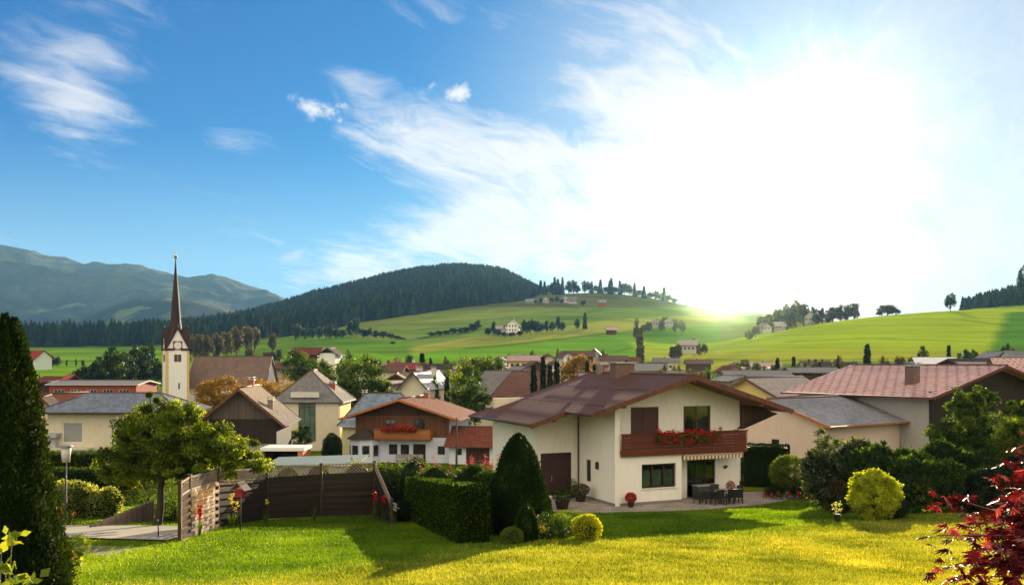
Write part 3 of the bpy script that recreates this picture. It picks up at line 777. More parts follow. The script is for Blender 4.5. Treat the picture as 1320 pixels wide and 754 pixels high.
LM = dict(
 apple=leafmat('apple_leaves', [(0, (.014, .032, .004)), (.45, (.07, .115, .010)), (.8, (.18, .24, .02)), (1, (.32, .36, .05))], .58),
 dark=leafmat('dark_leaves', [(0, (.005, .013, .003)), (.5, (.018, .038, .007)), (.8, (.055, .09, .014)), (1, (.14, .19, .03))], .4),
 mid=leafmat('mid_leaves', [(0, (.012, .028, .004)), (.5, (.045, .085, .010)), (.8, (.13, .19, .022)), (1, (.26, .32, .05))], .52),
 bright=leafmat('bright_leaves', [(0, (.06, .11, .012)), (.5, (.13, .19, .02)), (1, (.25, .30, .05))], .5),
 silver=leafmat('silvery_leaves', [(0, (.02, .035, .012)), (.5, (.10, .13, .06)), (.85, (.24, .28, .15)), (1, (.42, .45, .28))], .5),
 pale=leafmat('pale_leaves', [(0, (.10, .13, .03)), (.45, (.28, .32, .08)), (1, (.55, .56, .22))], .55),
 golden=leafmat('golden_leaves', [(0, (.06, .085, .006)), (.35, (.28, .33, .012)), (1, (.62, .64, .04))], .55),
 yellowb=leafmat('bright_yellow_leaves', [(0, (.20, .24, .01)), (.5, (.50, .50, .02)), (1, (.80, .74, .05))], .5),
 autumn=leafmat('autumn_leaves', [(0, (.10, .08, .015)), (.5, (.26, .17, .025)), (1, (.42, .26, .04))], .45, tcol=(1.5, 1.2, .5)),
 thuja=leafmat('thuja_sprays', [(0, (.005, .013, .003)), (.55, (.014, .032, .005)), (.85, (.035, .062, .008)), (1, (.10, .14, .02))], .25, spec=.05),
 hedge=leafmat('hedge_sprays', [(0, (.007, .018, .003)), (.55, (.022, .048, .005)), (.8, (.065, .115, .008)), (1, (.20, .27, .015))], .5, spec=.05),
 conifer=leafmat('conifer_needles', [(0, (.006, .014, .007)), (.6, (.014, .028, .010)), (1, (.035, .052, .016))], .12, spec=0, rough=.9),
 brownish=leafmat('brownish_leaves', [(0, (.04, .03, .012)), (.5, (.09, .07, .02)), (1, (.15, .12, .03))], .35),
 maple=leafmat('red_maple_leaves', [(0, (.025, .004, .006)), (.5, (.08, .007, .009)), (.8, (.18, .016, .018)), (1, (.34, .17, .16))], .35, rough=.4, tcol=(2.2, .6, .4)),
 redfl=leafmat('red_petals', [(0, (.35, .01, .01)), (1, (.75, .04, .03))], .4, tcol=(1.4, .8, .8)),
 pinkfl=leafmat('pink_petals', [(0, (.30, .03, .04)), (1, (.55, .12, .14))], .4, tcol=(1.4, .8, .8)),
 yelfl=leafmat('yellow_petals', [(0, (.65, .45, .02)), (1, (.85, .7, .06))], .4, tcol=(1.3, 1.2, .6)),
 orafl=leafmat('orange_petals', [(0, (.6, .14, .02)), (1, (.8, .35, .05))], .4, tcol=(1.3, 1, .6)),
 whifl=leafmat('white_petals', [(0, (.6, .6, .55)), (1, (.85, .85, .8))], .4, tcol=(1, 1, 1)),
 grass=leafmat('grass_blades', [(0, (.05, .10, .006)), (.5, (.15, .26, .010)), (1, (.30, .40, .02))], .55, tcol=(1.35, 1.3, .4)),
 drygrass=leafmat('dry_grass_blades', [(0, (.09, .13, .01)), (.5, (.34, .35, .035)), (1, (.58, .54, .12))], .55, tcol=(1.3, 1.2, .4)),
)
BARK = plain('bark', (.085, .06, .045), .95, .35, 6, .9)
BARKD = plain('dark_bark', (.035, .026, .02), .95, .35, 6, .9)
def core_mesh(mb, c, r, rng, n=14, m=9, amp=.12):
    """lumpy inner mass that closes the view through a dense crown"""
    vs = []; fs = []
    ph = rng.uniform(0, 6, 6)
    for i in range(m+1):
        th = PI*i/m
        for k in range(n):
            a = 2*PI*k/n; q = 1+amp*(math.sin(3*a+ph[0])*math.sin(2*th+ph[1])+.6*math.sin(5*a+ph[2]+3*th))
            vs.append((c[0]+r[0]*q*math.sin(th)*math.cos(a), c[1]+r[1]*q*math.sin(th)*math.sin(a), c[2]-r[2]*q*math.cos(th)))
    for i in range(m):
        for k in range(n): fs.append((i*n+k, i*n+(k+1) % n, (i+1)*n+(k+1) % n, (i+1)*n+k))
    mb.add(vs, fs, smooth=True)
def shrub(label, cat, loc, blobs, n, size, mat, seed, core='dark', group=None, shell=.8, name='shrub', up=.3, parts=None, core_k=.82, stem=True, aspect=.55, clump=0):
    """dense bush: blobs = [(dx,dy,dz,rx,ry,rz)], leaves over lumpy masses"""
    rng = np.random.default_rng(seed)
    root = empty(name, tuple(loc), 0, label, cat, group)
    Ps = []; Ns = []
    if clump:          # uneven outline: side shoots standing out of the main masses
        extra = []
        for b in blobs:
            for q in range(7):
                a = rng.uniform(0, 6.28); e = rng.uniform(.1, 1.3); k = rng.uniform(.28, .5)
                extra.append((b[0]+b[3]*.8*math.cos(a)*math.cos(e), b[1]+b[4]*.8*math.sin(a)*math.cos(e), b[2]+b[5]*.85*math.sin(e), b[3]*k, b[4]*k, b[5]*k))
        blobs = list(blobs)+extra
    vol = [b[3]*b[5]+b[3]*b[4] for b in blobs]; tot = sum(vol)
    for b, v in zip(blobs, vol):
        k = int(n*v/tot)
        if clump:
            cc, dd = in_ellipsoid(max(4, k//clump), rng, b[:3], b[3:], .88)
            idx = rng.integers(0, len(cc), k); P = cc[idx]+rng.normal(0, 1, (k, 3))*np.array(b[3:])*.13; d = dd[idx]
        else:
            P, d = in_ellipsoid(k, rng, b[:3], b[3:], shell)
            f = fbm(P[:, 0]*1.7/max(b[3], .3)+seed, P[:, 2]*1.7/max(b[3], .3)+P[:, 1], 3, seed)
            P = np.array(b[:3])+(P-np.array(b[:3]))*(0.86+.36*f)[:, None]
        Ps.append(P); Ns.append(d)
    P = np.concatenate(Ps); N = np.concatenate(Ns)
    ok = P[:, 2] > -.02; P = P[ok]; N = N[ok]
    tone = np.clip((fbm(P[:, 0]*2.1+seed, P[:, 2]*2.1+P[:, 1]*1.3, 3, seed)-.22)*1.35, .02, .95)
    V, Fc, rv = leaf_quads(P, size, rng, up, nrm=N, aspect=aspect, rndv=tone)
    link('foliage', npmesh('foliage', V, Fc, rv), LM[mat], root)
    if core:
        mb = MB()
        for b in blobs: core_mesh(mb, b[:3], [x*core_k for x in b[3:]], rng)
        me = bpy.data.meshes.new('inner_foliage'); me.from_pydata(mb.v, [], mb.f)
        a = me.attributes.new('rnd', 'FLOAT', 'POINT'); a.data.foreach_set('value', np.full(len(mb.v), .15, np.float32))
        link('inner_foliage', me, LM[core], root)
    if stem:
        s = MB(); zt = blobs[0][2]
        for k in range(3):
            a = rng.uniform(0, 6.28); s.tube([(0, 0, -.15), (.08*math.cos(a), .08*math.sin(a), zt*.4), (.3*math.cos(a), .3*math.sin(a), zt*.8)], [.035, .028, .015], 5)
        s.build('stem', BARKD, root)
    return root
def tree(label, loc, H, crown, n, size, mat, seed, trunk_h, tr=.18, name='tree', cat='tree', group=None, limbs=6, clumps=90, cl_r=.16, bark=None, lean=(0, 0), core=None, shell=.35, rz=0):
    """broadleaf: tapered trunk, limbs to leaf clumps spread through ellipsoids crown=[(dx,dy,dz,rx,ry,rz)]"""
    rng = np.random.default_rng(seed); root = empty(name, tuple(loc), rz, label, cat, group)
    cen = []; bi = []
    vol = np.array([b[3]*b[4]*b[5] for b in crown])**.7; vol = vol/vol.sum()
    for b, v in zip(crown, vol):
        k = max(3, int(clumps*v)); P, _ = in_ellipsoid(k, rng, b[:3], b[3:], shell)
        cen.append(P); bi += [b]*k
    cen = np.concatenate(cen); k = len(cen)
    rad = np.array([min(b[3:]) for b in bi])*cl_r/.5*rng.uniform(.55, 1.25, k)
    idx = rng.integers(0, k, n)
    off = rng.normal(size=(n, 3)); off /= np.linalg.norm(off, axis=1, keepdims=True); off *= (rng.uniform(0, 1, n)**.5)[:, None]
    off[:, 2] *= .7
    P = cen[idx]+off*rad[idx][:, None]
    tone = rng.uniform(.2, .8, k)
    V, Fc, rv = leaf_quads(P, size, rng, .2, nrm=off*.5, rndv=tone[idx])
    cr = link('crown', npmesh('crown', V, Fc, rv), LM[mat], root)
    s = MB(); top = Vector((lean[0], lean[1], trunk_h)); ctr = Vector((lean[0]*1.3, lean[1]*1.3, max(c[2] for c in crown)))
    s.tube([(0, 0, -.4), (0, 0, 0), tuple(top*.5+Vector((.04*H/5, 0, 0))), tuple(top)], [tr*1.5, tr*1.15, tr*.9, tr*.8], 9)
    s.tube([tuple(top), tuple((top+ctr)/2+Vector((.1, .05, 0))), tuple(ctr)], [tr*.78, tr*.45, tr*.12], 7)
    s.build('trunk', bark or BARK, root)
    lb = MB()
    for j in rng.choice(k, min(limbs*3, k), replace=False):
        e = Vector(cen[j]); st = top+(ctr-top)*float(rng.uniform(0, .7)); mid = (st+e)/2+Vector((0, 0, float(rng.uniform(-.05, .12)*H*.3)))
        r0 = tr*float(rng.uniform(.2, .45)); lb.tube([tuple(st), tuple(mid), tuple(e)], [r0, r0*.6, r0*.2], 5)
    lb.build('limbs', bark or BARK, root)
    return root
def conifer_mesh(H, rb, n, size, seed, taper=1.0, low=.06, col_=False):
    """needle sprays on drooping whorls"""
    rng = np.random.default_rng(seed)
    h = rng.uniform(0, 1, n)**1.35; 
    tier = np.floor(h*H/0.55)*0.55/H if H > 4 else h
    hz = low+(1-low)*np.clip(tier*.8+h*.2, 0, 1)
    a = rng.uniform(0, 2*PI, n); br = .75+.35*np.sin(a*5+tier*40)+rng.uniform(-.1, .1, n)
    r = rb*(1-hz)**taper*np.clip(br, .4, 1.2)*rng.uniform(.35, 1, n)**.5
    P = np.stack([r*np.cos(a), r*np.sin(a), hz*H-.18*r], 1)
    N = np.stack([np.cos(a), np.sin(a), -.35+np.zeros(n)], 1)
    V, Fc, rv = leaf_quads(P, size, rng, 0, nrm=N*1.5, aspect=.5)
    return npmesh('crown', V, Fc, rv)
def conifer(label, loc, H, rb, seed, n=900, size=None, mat='conifer', name='conifer', group=None, taper=1.0, cat='conifer', tr=None, low=.06, meshes={}):
    root = empty(name, tuple(loc), (seed*1.7) % 6.28, label, cat, group)
    me = conifer_mesh(H, rb, n, size or H*.05, seed, taper, low)
    link('crown', me, LM[mat], root)
    MB().tube([(0, 0, -.5), (0, 0, H*.5), (0, 0, H*.97)], [tr or H*.016, H*.010, H*.003], 6).build('trunk', BARKD, root)
    return root
def columnar(label, loc, H, rad, seed, n, size, mat='thuja', name='thuja', cat='tree', prof=None, group=None, core='thuja', tips=1, amp=.1):
    """dense column or cone of upright sprays with an inner mass"""
    rng = np.random.default_rng(seed); root = empty(name, tuple(loc), 0, label, cat, group)
    prof = prof or [(0, .75), (.15, 1), (.5, .85), (.8, .5), (1, .03)]
    ph = np.array([p[0] for p in prof]); pr = np.array([p[1] for p in prof])*rad
    hz = rng.uniform(0, 1, n*2); rr = np.interp(hz, ph, pr); keep = rng.uniform(0, 1, n*2) < (rr/rad*.8+.2); hz = hz[keep][:n]; rr = rr[keep][:n]; m = len(hz)
    a = rng.uniform(0, 2*PI, m)
    lump = fbm(a*2.2, hz*H*1.6, 4, seed); rr2 = rr*(1-amp+2*amp*lump)*(1+rng.normal(0, .055, m))
    P = np.stack([rr2*np.cos(a), rr2*np.sin(a), hz*H], 1); N = np.stack([np.cos(a)*.6, np.sin(a)*.6, np.full(m, 1.1)], 1)
    V, Fc, rv = leaf_quads(P, size, rng, .8, nrm=N, aspect=.42, rndv=np.clip(lump*1.1-.1, 0, 1))
    link('foliage', npmesh('foliage', V, Fc, rv), LM[mat], root)
    k = 20; mb = MB(); mb.lathe([(max(.01, float(np.interp(i/24, ph, pr))*.9), i/24*H*.985) for i in range(25)], k)
    me = bpy.data.meshes.new('inner_foliage'); me.from_pydata(mb.v, [], mb.f)
    at = me.attributes.new('rnd', 'FLOAT', 'POINT'); at.data.foreach_set('value', np.full(len(mb.v), .1, np.float32))
    link('inner_foliage', me, LM[core], root)
    MB().tube([(0, 0, -.3), (0, 0, H*.3)], [rad*.15, rad*.12], 7).build('trunk', BARKD, root)
    return root
def hedge(label, pts, width, h, n, size, mat, seed, name='hedge', group=None, top_round=.12, core='hedge', cat='hedge', tone=0.0):
    """clipped hedge along ground points"""
    rng = np.random.default_rng(seed); o = Vector(pts[0]); root = empty(name, tuple(o), 0, label, cat, group)
    mb = MB(); Ps = []; Ns = []
    lens = [(Vector(pts[i+1])-Vector(pts[i])).length for i in range(len(pts)-1)]; tot = sum(lens)
    for i, Ls in enumerate(lens):
        a = Vector(pts[i])-o; b = Vector(pts[i+1])-o; d = (b-a); d2 = Vector((d.x, d.y, 0)).normalized(); sd = Vector((-d2.y, d2.x, 0))
        w = width/2*.88
        vs = [p+sd*s*w+Vector((0, 0, z)) for p in (a+d2*.08, b-d2*.08) for s in (-1, 1) for z in (-.3, h*.945)]
        mb.add(vs, [(0,1,3,2),(4,6,7,5),(0,4,5,1),(2,3,7,6),(0,2,6,4),(1,5,7,3)])
        k = int(n*Ls/tot); u = rng.uniform(0, 1, k); v = rng.uniform(0, 1, k)
        per = np.array([h, width, h]); per = per/per.sum(); face = rng.choice(3, k, p=per)
        lat = np.where(face == 0, -1, np.where(face == 2, 1, v*2-1)); zz = np.where(face == 1, 1, v)
        lat = lat*(1-.22*np.clip((zz-.82)/.18, 0, 1)**2); bump = fbm(u*Ls*2.2+i*9, zz*h*2.0+face*7, 3, seed)
        sc_ = 0.86+.16*bump+.09*np.abs(np.sin(u*Ls*PI/.55+1.2*np.sin(u*Ls*1.7+i)))
        P = np.array(a)+u[:, None]*np.array(d)+np.array(sd)*(lat*width/2*sc_)[:, None]; P[:, 2] += zz*h*(.97+.06*bump)
        N = np.array(sd)*np.where(face == 1, 0, lat)[:, None]*1.0; N[:, 2] += np.where(face == 1, 1.3, .8)
        Ps.append(P); Ns.append(N)
        for endp, sg in ((a, -1), (b, 1)):
            ke = int(n*.5*width/tot)+40; l = rng.uniform(-1, 1, ke); z = rng.uniform(0, 1, ke)
            P = np.array(endp)+np.array(sd)*(l*width/2*.95)[:, None]+np.array(d2)*(sg*rng.uniform(-.02, .06, ke))[:, None]; P[:, 2] += z*h
            N = np.tile(np.array(d2)*sg, (ke, 1)); N[:, 2] += .8; Ps.append(P); Ns.append(N)
    P = np.concatenate(Ps); N = np.concatenate(Ns)
    V, Fc, rv = leaf_quads(P, size, rng, .5, nrm=N, aspect=.5)
    link('foliage', npmesh('foliage', V, Fc, np.clip(rv**1.3+tone, 0, 1)), LM[mat], root)
    me = bpy.data.meshes.new('inner_foliage'); me.from_pydata(mb.v, [], mb.f)
    at = me.attributes.new('rnd', 'FLOAT', 'POINT'); at.data.foreach_set('value', np.full(len(mb.v), .15, np.float32))
    link('inner_foliage', me, LM[core], root)
    return root

# ------------------------------------------------------------------ the main house
RZ = R(23); MU = Vector((math.cos(RZ), math.sin(RZ), 0)); MV = Vector((-math.sin(RZ), math.cos(RZ), 0))
MO = Vector(((799-CX)/F*54, 54, -8.53))
def mu(px, v=0.0):
    k = (px-CX)/F; p = MO+MV*v
    return (k*p.y-p.x)/(MU.x-k*MU.y)
def mz(py, px, v=0.0):
    u = mu(px, v); D = (MO+MV*v+MU*u).y
    return (H0-py)/F*D-MO.z
def main_house():
    root = empty('house', tuple(MO), RZ, 'large white two storey house with brown tiled roof and red flowers on its balcony', 'house')
    zr = 7.50; ur = 4.6; k = .306
    rf = lambda u: zr-k*abs(u-ur)           # underside reference of the roof plane
    FINL, FIN = -.32, 0.0; VW = 4.67; UL = -3.25; UR = 9.45; VB = 11.6; VR = 1.3
    # ---- walls (white render)
    w = MB()
    zt = 2.93                                # top of the lower front wall (balcony floor)
    x879 = mu(878.7)
    hw = (mu(827.2), mu(871.5), mz(628.5, 849), mz(597.5, 849))
    wall_cells(w, (.002, 0), (x879, 0), -.6, zt, .3, [hw], (0, 1))
    w.box(x879-.3, x879, .302, VR-.002, -.6, zt)                                      # return at the recess
    # recessed lower wall with patio doors
    d0, d1 = mu(880, VR)+.02, mu(922, VR)
    wall_cells(w, (x879-.3, VR), (UR, VR), -.6, zt, .3, [(d0-(x879-.3)+.3, d1-(x879-.3), .02, 2.35)], (0, 1))
    # upper wall behind the balcony
    b0, b1 = mu(813, VR), mu(849, VR); c0, c1 = mu(881, VR), mu(916, VR)
    bz0, bz1 = mz(558, 830, VR), mz(523.5, 830, VR); cz0, cz1 = mz(553, 900, VR), mz(519, 900, VR)
    ze = rf(.0)-.05
    wall_cells(w, (.002, VR), (UR, VR), zt+.002, 5.72, .3, [(b0, b1, zt+.3, bz1), (c0, c1, zt+.3, cz1)], (0, 1))
    w.prism([(.002, 5.722), (UR, 5.722), (UR, rf(UR)-.03), (ur, rf(ur)-.03), (.002, max(5.73, rf(0)-.03))], 1, VR, VR+.3)
    # fin wall and long side wall (facing left)
    hs = (VW-(3.95), VW-(3.25), mz(621, 746, 3.6), mz(590, 746, 3.6))
    side_holes = [(1.0, 1.65, 1.10, 2.45)]
    wall_cells(w, (FINL, VW), (FINL, 0.0), -.6, 5.70, .32, side_holes, (1, 0))
    w.prism([(FINL, 5.702), (0, 5.702), (0, rf(0)-.03), (FINL, rf(FINL)-.03)], 1, 0, VW)
    # wing front wall with entrance
    e0, e1 = mu(697, VW)-UL, mu(737, VW)-UL
    wtop = 5.05
    wall_cells(w, (UL, VW), (FINL-.002, VW), -.6, wtop, .3, [(e0, e1, .15, mz(583.5, 716, VW))], (0, 1))
    w.prism([(UL, wtop+.002), (FINL-.002, wtop+.002), (FINL-.002, rf(FINL)-.03), (UL, rf(UL)-.03)], 1, VW, VW+.3)
    wall_cells(w, (UL, VB), (UL, VW+.302), -.6, wtop, .3, [(2.5, 3.6, 1.0, 2.2)], (1, 0))
    wall_cells(w, (UR, VR+.302), (UR, VB), -.6, rf(UR)-.05, .3, [(3, 4.2, 1.0, 2.2)], (-1, 0))
    w.box(UL, UR, VB+.002, VB+.3, -.6, rf(UR)-.05)
    w.prism([(UL, rf(UR)-.048), (UR, rf(UR)-.048), (UR, rf(UR)-.04), (ur, rf(ur)-.04), (UL, rf(UL)-.0)], 1, VB+.002, VB+.3)
    wo = w.build('wall', plain('house_white_render', (.84, .80, .68), .9, .05, .7, .25, dirt=.25), root)
    lamp = MB().box(FINL-.16, FINL-.02, 1.95, 2.15, 2.0, 2.32); lamp.bar((FINL-.02, 2.05, 2.36), (FINL-.12, 2.05, 2.36), .04, .04); lamp.lathe([(.0, .14), (.13, .02), (.10, -.02), (0, -.02)], 10, (FINL-.09, 2.05, 2.34))
    lamp.build('wall_lamp', DARKM, root)
    pl = plain('grey_plinth', (.22, .20, .18), .95, .15)
    for nm, q in (('front', (.0, x879-.01, -.022, .0)), ('side', (FINL-.022, FINL-.001, -.022, VW)), ('wing', (UL-.02, FINL-.024, VW-.022, VW-.001))):
        if nm == 'wing': MB().box(UL-.02, UL+e0-.02, VW-.022, VW-.001, -.5, .22).build('plinth', pl, root)
        else: MB().box(q[0], q[1], q[2], q[3]-.002, -.5, .20).build('plinth', pl, root)
    dp = MB(); dp.tube([(FINL-.09, VW-.16, .1), (FINL-.09, VW-.16, 4.7), (FINL-.3, VW-.5, 5.05)], .045, 8); dp.build('downpipe', plain('brown_gutter', (.09, .05, .045), .4, .1, metallic=.4), root)
    # ---- windows and doors
    fr = plain('dark_brown_frame', (.045, .022, .016), .45, .1)
    WL = MB()
    win = window(root, (0, 0), (x879, 0), hw, (0, 1), fr, .16, 3, 1, .10, sill=WHITE, pane=GLASS2, label='wide ground floor window with three panes')
    cur = MB()
    for i in range(3):
        a = hw[0]+(hw[1]-hw[0])*i/3+.08; b = hw[0]+(hw[1]-hw[0])*(i+1)/3-.08
        for j in range(6): xx = a+(b-a)*j/6; cur.cbox(((xx+(b-a)/12), .235+.012*(j % 2), (hw[2]+hw[3])/2-.12), ((b-a)/6.2, .012, (hw[3]-hw[2])*.66))
    cur.build('curtain', plain('net_curtain', (.72, .72, .62), .8, .1), win)
    pd = window(root, (x879-.3, VR), (UR, VR), (d0-(x879-.3)+.3, d1-(x879-.3), .02, 2.35), (0, 1), fr, .1, 3, 2, .11, name='patio_door', pane=GLASS2)
    window(root, (.002, VR), (UR, VR), (b0, b1, zt+.3, bz1), (0, 1), plain('red_brown_frame', (.10, .035, .022), .5, .1), .08, 2, 1, .12, name='balcony_door', pane=plain('brown_shutter_panel', (.075, .035, .026), .6, .15))
    window(root, (.002, VR), (UR, VR), (c0, c1, zt+.3, cz1), (0, 1), plain('red_brown_frame', (.10, .035, .022)), .08, 2, 1, .12, name='balcony_door', pane=GLASS2)
    MB().box(c0+.9, c1-.1, VR+.20, VR+.215, zt+.4, cz1-.25).build('drape', plain('grey_drape', (.35, .32, .30), .9, .15, 6), root)
    window(root, (FINL, VW), (FINL, 0), side_holes[0], (1, 0), fr, .12, 1, 1, .08)
    ed = window(root, (UL, VW), (FINL, VW), (e0, e1, .15, mz(583.5, 716, VW)), (0, 1), fr, .12, 3, 1, .10, name='entrance_door', pane=plain('entrance_panel', (.05, .022, .018), .4, .2))
    MB().tube([(UL+e0+(e1-e0)*.36, VW+.03, 1.0), (UL+e0+(e1-e0)*.36, VW+.03, 1.4)], .02, 6).build('handle', METAL, ed)
    window(root, (UL, VB), (UL, VW+.302), (2.5, 3.6, 1.0, 2.2), (1, 0), fr, .1, 2, 1, .08)
    window(root, (UR, VR+.302), (UR, VB), (3, 4.2, 1.0, 2.2), (-1, 0), fr, .1, 2, 1, .08)
    # ---- roof
    r = MB(); T = .17; vf = -1.0; vb = 12.3; ul = -2.4; uw = -4.75; vw = 2.1; urr = 11.75
    h = lambda u: rf(u)+T
    r.slab([(ul, vf, h(ul)), (ul, vw, h(ul)), (ur, vw, h(ur)), (ur, vf, h(ur))], T, (ul, 0, h(ul)))
    r.slab([(uw, vw+.001, h(uw)), (uw, vb, h(uw)), (ur, vb, h(ur)), (ur, vw+.001, h(ur))], T, (ul, 0, h(ul)))
    r.slab([(urr, vb, h(urr)), (urr, vf, h(urr)), (ur+.002, vf, h(ur)), (ur+.002, vb, h(ur))], T)
    ro = r.build('roof', tiles('house_brown_tiles', (.125, .058, .036), .9, .36, .07, .62, spec=.12, gapw=.05), root)
    def rake(ua, ub, v, dz=.03): MB().bar((ua, v-.022, h(ua)-.12), (ub, v-.022, h(ub)-.12), .045, .30).build('bargeboard', wood('roof_edge_board', (.125, .05, .026), gap=False), ro)
    rake(ul-.02, ur-.001, vf); rake(urr+.02, ur+.001, vf); rake(uw-.02, ul-.06, vw); rake(uw, ur-.001, vb+.05); rake(urr, ur+.001, vb+.05)
    for (u, v0, v1) in ((ul, vf, vw-.02), (uw, vw, vb), (urr, vf, vb)):
        s = -1 if u < ur else 1
        MB().tube([(u+s*.08, v0, h(u)-.07), (u+s*.08, v1, h(u)-.07)], .075, 8).build('gutter', plain('brown_gutter', (.09, .05, .045), .4, .1, metallic=.4), ro)
    c = MB().tube([(ur, vf-.03, h(ur)+.03), (ur, vb+.03, h(ur)+.03)], .09, 8); c.build('ridge_cap', RIDGE, ro)
    # snow guard rails along the slope
    g = MB()
    for uu in (-1.3, 1.6):
        g.tube([(uu, vf+.6 if uu > -2 else vw, h(uu)+.07), (uu, vb-.5, h(uu)+.07)], .015, 5)
        for q in range(14): v = vf+.7+q*.88; g.bar((uu, v, h(uu)), (uu, v, h(uu)+.08), .03, .03)
    g.build('snow_guard', DARKM, ro)
    # rafters and purlins under the eaves
    rt = wood('roof_timber', (.22, .085, .04), gap=False)
    for u in (-.16, ur, UR+.1): MB().bar((u, vf+.08, rf(u)-.14), (u, VR-.01, rf(u)-.14), .18, .22).build('purlin', rt, ro)
    for u in (UL+.1, -1.2): MB().bar((u, vw+.06, rf(u)-.13), (u, VW-.01, rf(u)-.13), .17, .20).build('purlin', rt, ro)
    s = MB()                                                                             # boarded soffit
    s.slab([(ul+.05, vf+.05, h(ul+.05)-T-.004), (ul+.05, VR-.01, h(ul+.05)-T-.004), (ur, VR-.01, h(ur)-T-.004), (ur, vf+.05, h(ur)-T-.004)], .02)
    s.slab([(urr-.05, VR-.01, h(urr-.05)-T-.004), (urr-.05, vf+.05, h(urr-.05)-T-.004), (ur+.01, vf+.05, h(ur)-T-.004), (ur+.01, VR-.01, h(ur)-T-.004)], .02)
    s.slab([(uw+.05, vw+.05, h(uw+.05)-T-.004), (uw+.05, VW-.01, h(uw+.05)-T-.004), (FINL-.01, VW-.01, h(FINL)-T-.004), (FINL-.01, vw+.05, h(FINL)-T-.004)], .02)
    s.build('soffit', wood('soffit_boards', (.26, .11, .055), axis=1, plank=.16), ro)
    m = MB()   # tall boards that close the right gable triangle under the eave
    q = [(mu(px, .9), mz(py, px, .9)) for px, py in ((955, 553), (966, 549), (968, 541), (990, 537), (1003, 533))]
    m.prism([(UR+.02, q[0][1]), *q[0:], (q[-1][0], rf(q[-1][0])-.06), (UR+.02, rf(UR)-.06)], 1, .9, VR-.01)
    m.build('gable_panel', BROWNW, ro)
    cc = MB().box(ur-1.1, ur+.3, 6.6, 7.5, rf(ur)-.2, zr+.85); co = cc.build('chimney', plain('chimney_plaster', (.16, .10, .075), .9, .2), ro, bevel=.02)
    MB().box(ur-1.2, ur+.4, 6.5, 7.6, zr+.852, zr+.94).build('chimney_cap', METAL, co)
    chimney(ro, ur-.2, 10.6, rf(ur)-.2, zr+.75, .35, STONE, cap=False)
    # ---- balcony
    bu0, bu1 = .02, mu(963, -.15)
    b = MB().box(bu0, bu1, -.12, VR-.003, zt+.004, zt+.16); bo = b.build('balcony', plain('balcony_slab', (.30, .16, .10), .8), root)
    pr = MB(); zb0 = zt-.02; n = 7
    for i in range(n):
        z = zb0+i*(1.28/n); pr.box(bu0, bu1, -.20, -.15, z+.006, z+1.28/n-.006)
        pr.box(bu1-.05, bu1, -.148, VR-.2, z+.006, z+1.28/n-.006)
    for q in np.linspace(bu0+.1, bu1-.1, 6): pr.box(q-.04, q+.04, -.149, -.10, zb0, zb0+1.26)
    pr.box(bu0-.02, bu1+.03, -.24, -.10, zb0+1.282, zb0+1.34)
    pr.build('balcony_railing', wood('railing_boards', (.115, .030, .014), axis=0, plank=.18, gap=False, var=.25), bo)
    MB().tube([(bu1-.1, -.1, zb0+1.25), (bu1-.1, -.1, rf(bu1)-.2)], .05, 8).build('post', wood('post', (.15, .05, .03), gap=False), bo) if False else None
    # right-hand white wall strip top + flower box
    return root, dict(zt=zt, VR=VR, UR=UR, bu0=bu0, bu1=bu1, zb=zb0, x879=x879, FINL=FINL)
HROOT, HI = main_house()
def ML(u, v, z=0.0): return MO+MU*u+MV*v+Vector((0, 0, z))
# geraniums: things that hang on the balcony
def geranium_box():
    u0, u1 = mu(846, -.2), mu(925, -.2)
    root = empty('flower_box', tuple(ML((u0+u1)/2, -.36, HI['zb']+.95)), RZ, 'long balcony flower box overflowing with red geraniums', 'flower box')
    L = u1-u0; MB().box(-L/2, L/2, -.11, .11, -.10, .10).build('box', BROWNW, root)
    rng = np.random.default_rng(4)
    n = 2600; P = np.stack([rng.uniform(-L/2-.1, L/2+.1, n), rng.normal(-.05, .16, n), rng.normal(.18, .17, n)-np.abs(rng.normal(0, .12, n))], 1)
    V, Fc, rv = leaf_quads(P, .09, rng, .3); link('leaves', npmesh('leaves', V, Fc, rv), LM['mid'], root)
    c = np.stack([rng.uniform(-L/2-.1, L/2+.1, 90), rng.uniform(-.3, .1, 90), rng.uniform(-.22, .55, 90)], 1)
    idx = rng.integers(0, 90, 2600); P = c[idx]+rng.normal(0, .05, (2600, 3))
    V, Fc, rv = leaf_quads(P, .07, rng, .2, aspect=.9); link('flowers', npmesh('flowers', V, Fc, rv), LM['redfl'], root)
geranium_box()
def awning():
    a0, a1 = mu(880, -.1)+.05, mu(958, -.1)
    m = MB(); nst = 34; root = empty('awning', tuple(ML(a0, -.10, HI['zt']-.1)), RZ, 'rolled up awning with striped scalloped valance under the balcony', 'awning')
    L = a1-a0
    MB().tube([(0, .05, -.0), (L, .05, -.0)], .075, 10).build('roller', plain('awning_casing', (.6, .5, .35), .6), root)
    vs = []; fs = []
    for i in range(nst*4+1):
        x_ = L*i/(nst*4); zb = -.24-.045*abs(math.sin(PI*i/4)); vs += [(x_, -.03, -.06), (x_, -.036, zb)]
    for i in range(nst*4): fs.append((2*i, 2*i+1, 2*i+3, 2*i+2))
    mt, t, out = new_mat('striped_valance')
    tc = t.new('ShaderNodeTexCoord'); sp = t.new('ShaderNodeSeparateXYZ'); t.put(sp.inputs[0], tc.outputs['Object'])
    on = t.m('GREATER_THAN', t.m('FRACT', t.m('DIVIDE', sp.outputs[0], 2*L/nst)), .5)
    prin(t, out, t.mix(on, (.74, .62, .40, 1), (.26, .14, .07, 1)), .85)
    o = MB().add(vs, fs).build('valance', mt, root); md = o.modifiers.new('thick', 'SOLIDIFY'); md.thickness = .008
awning()

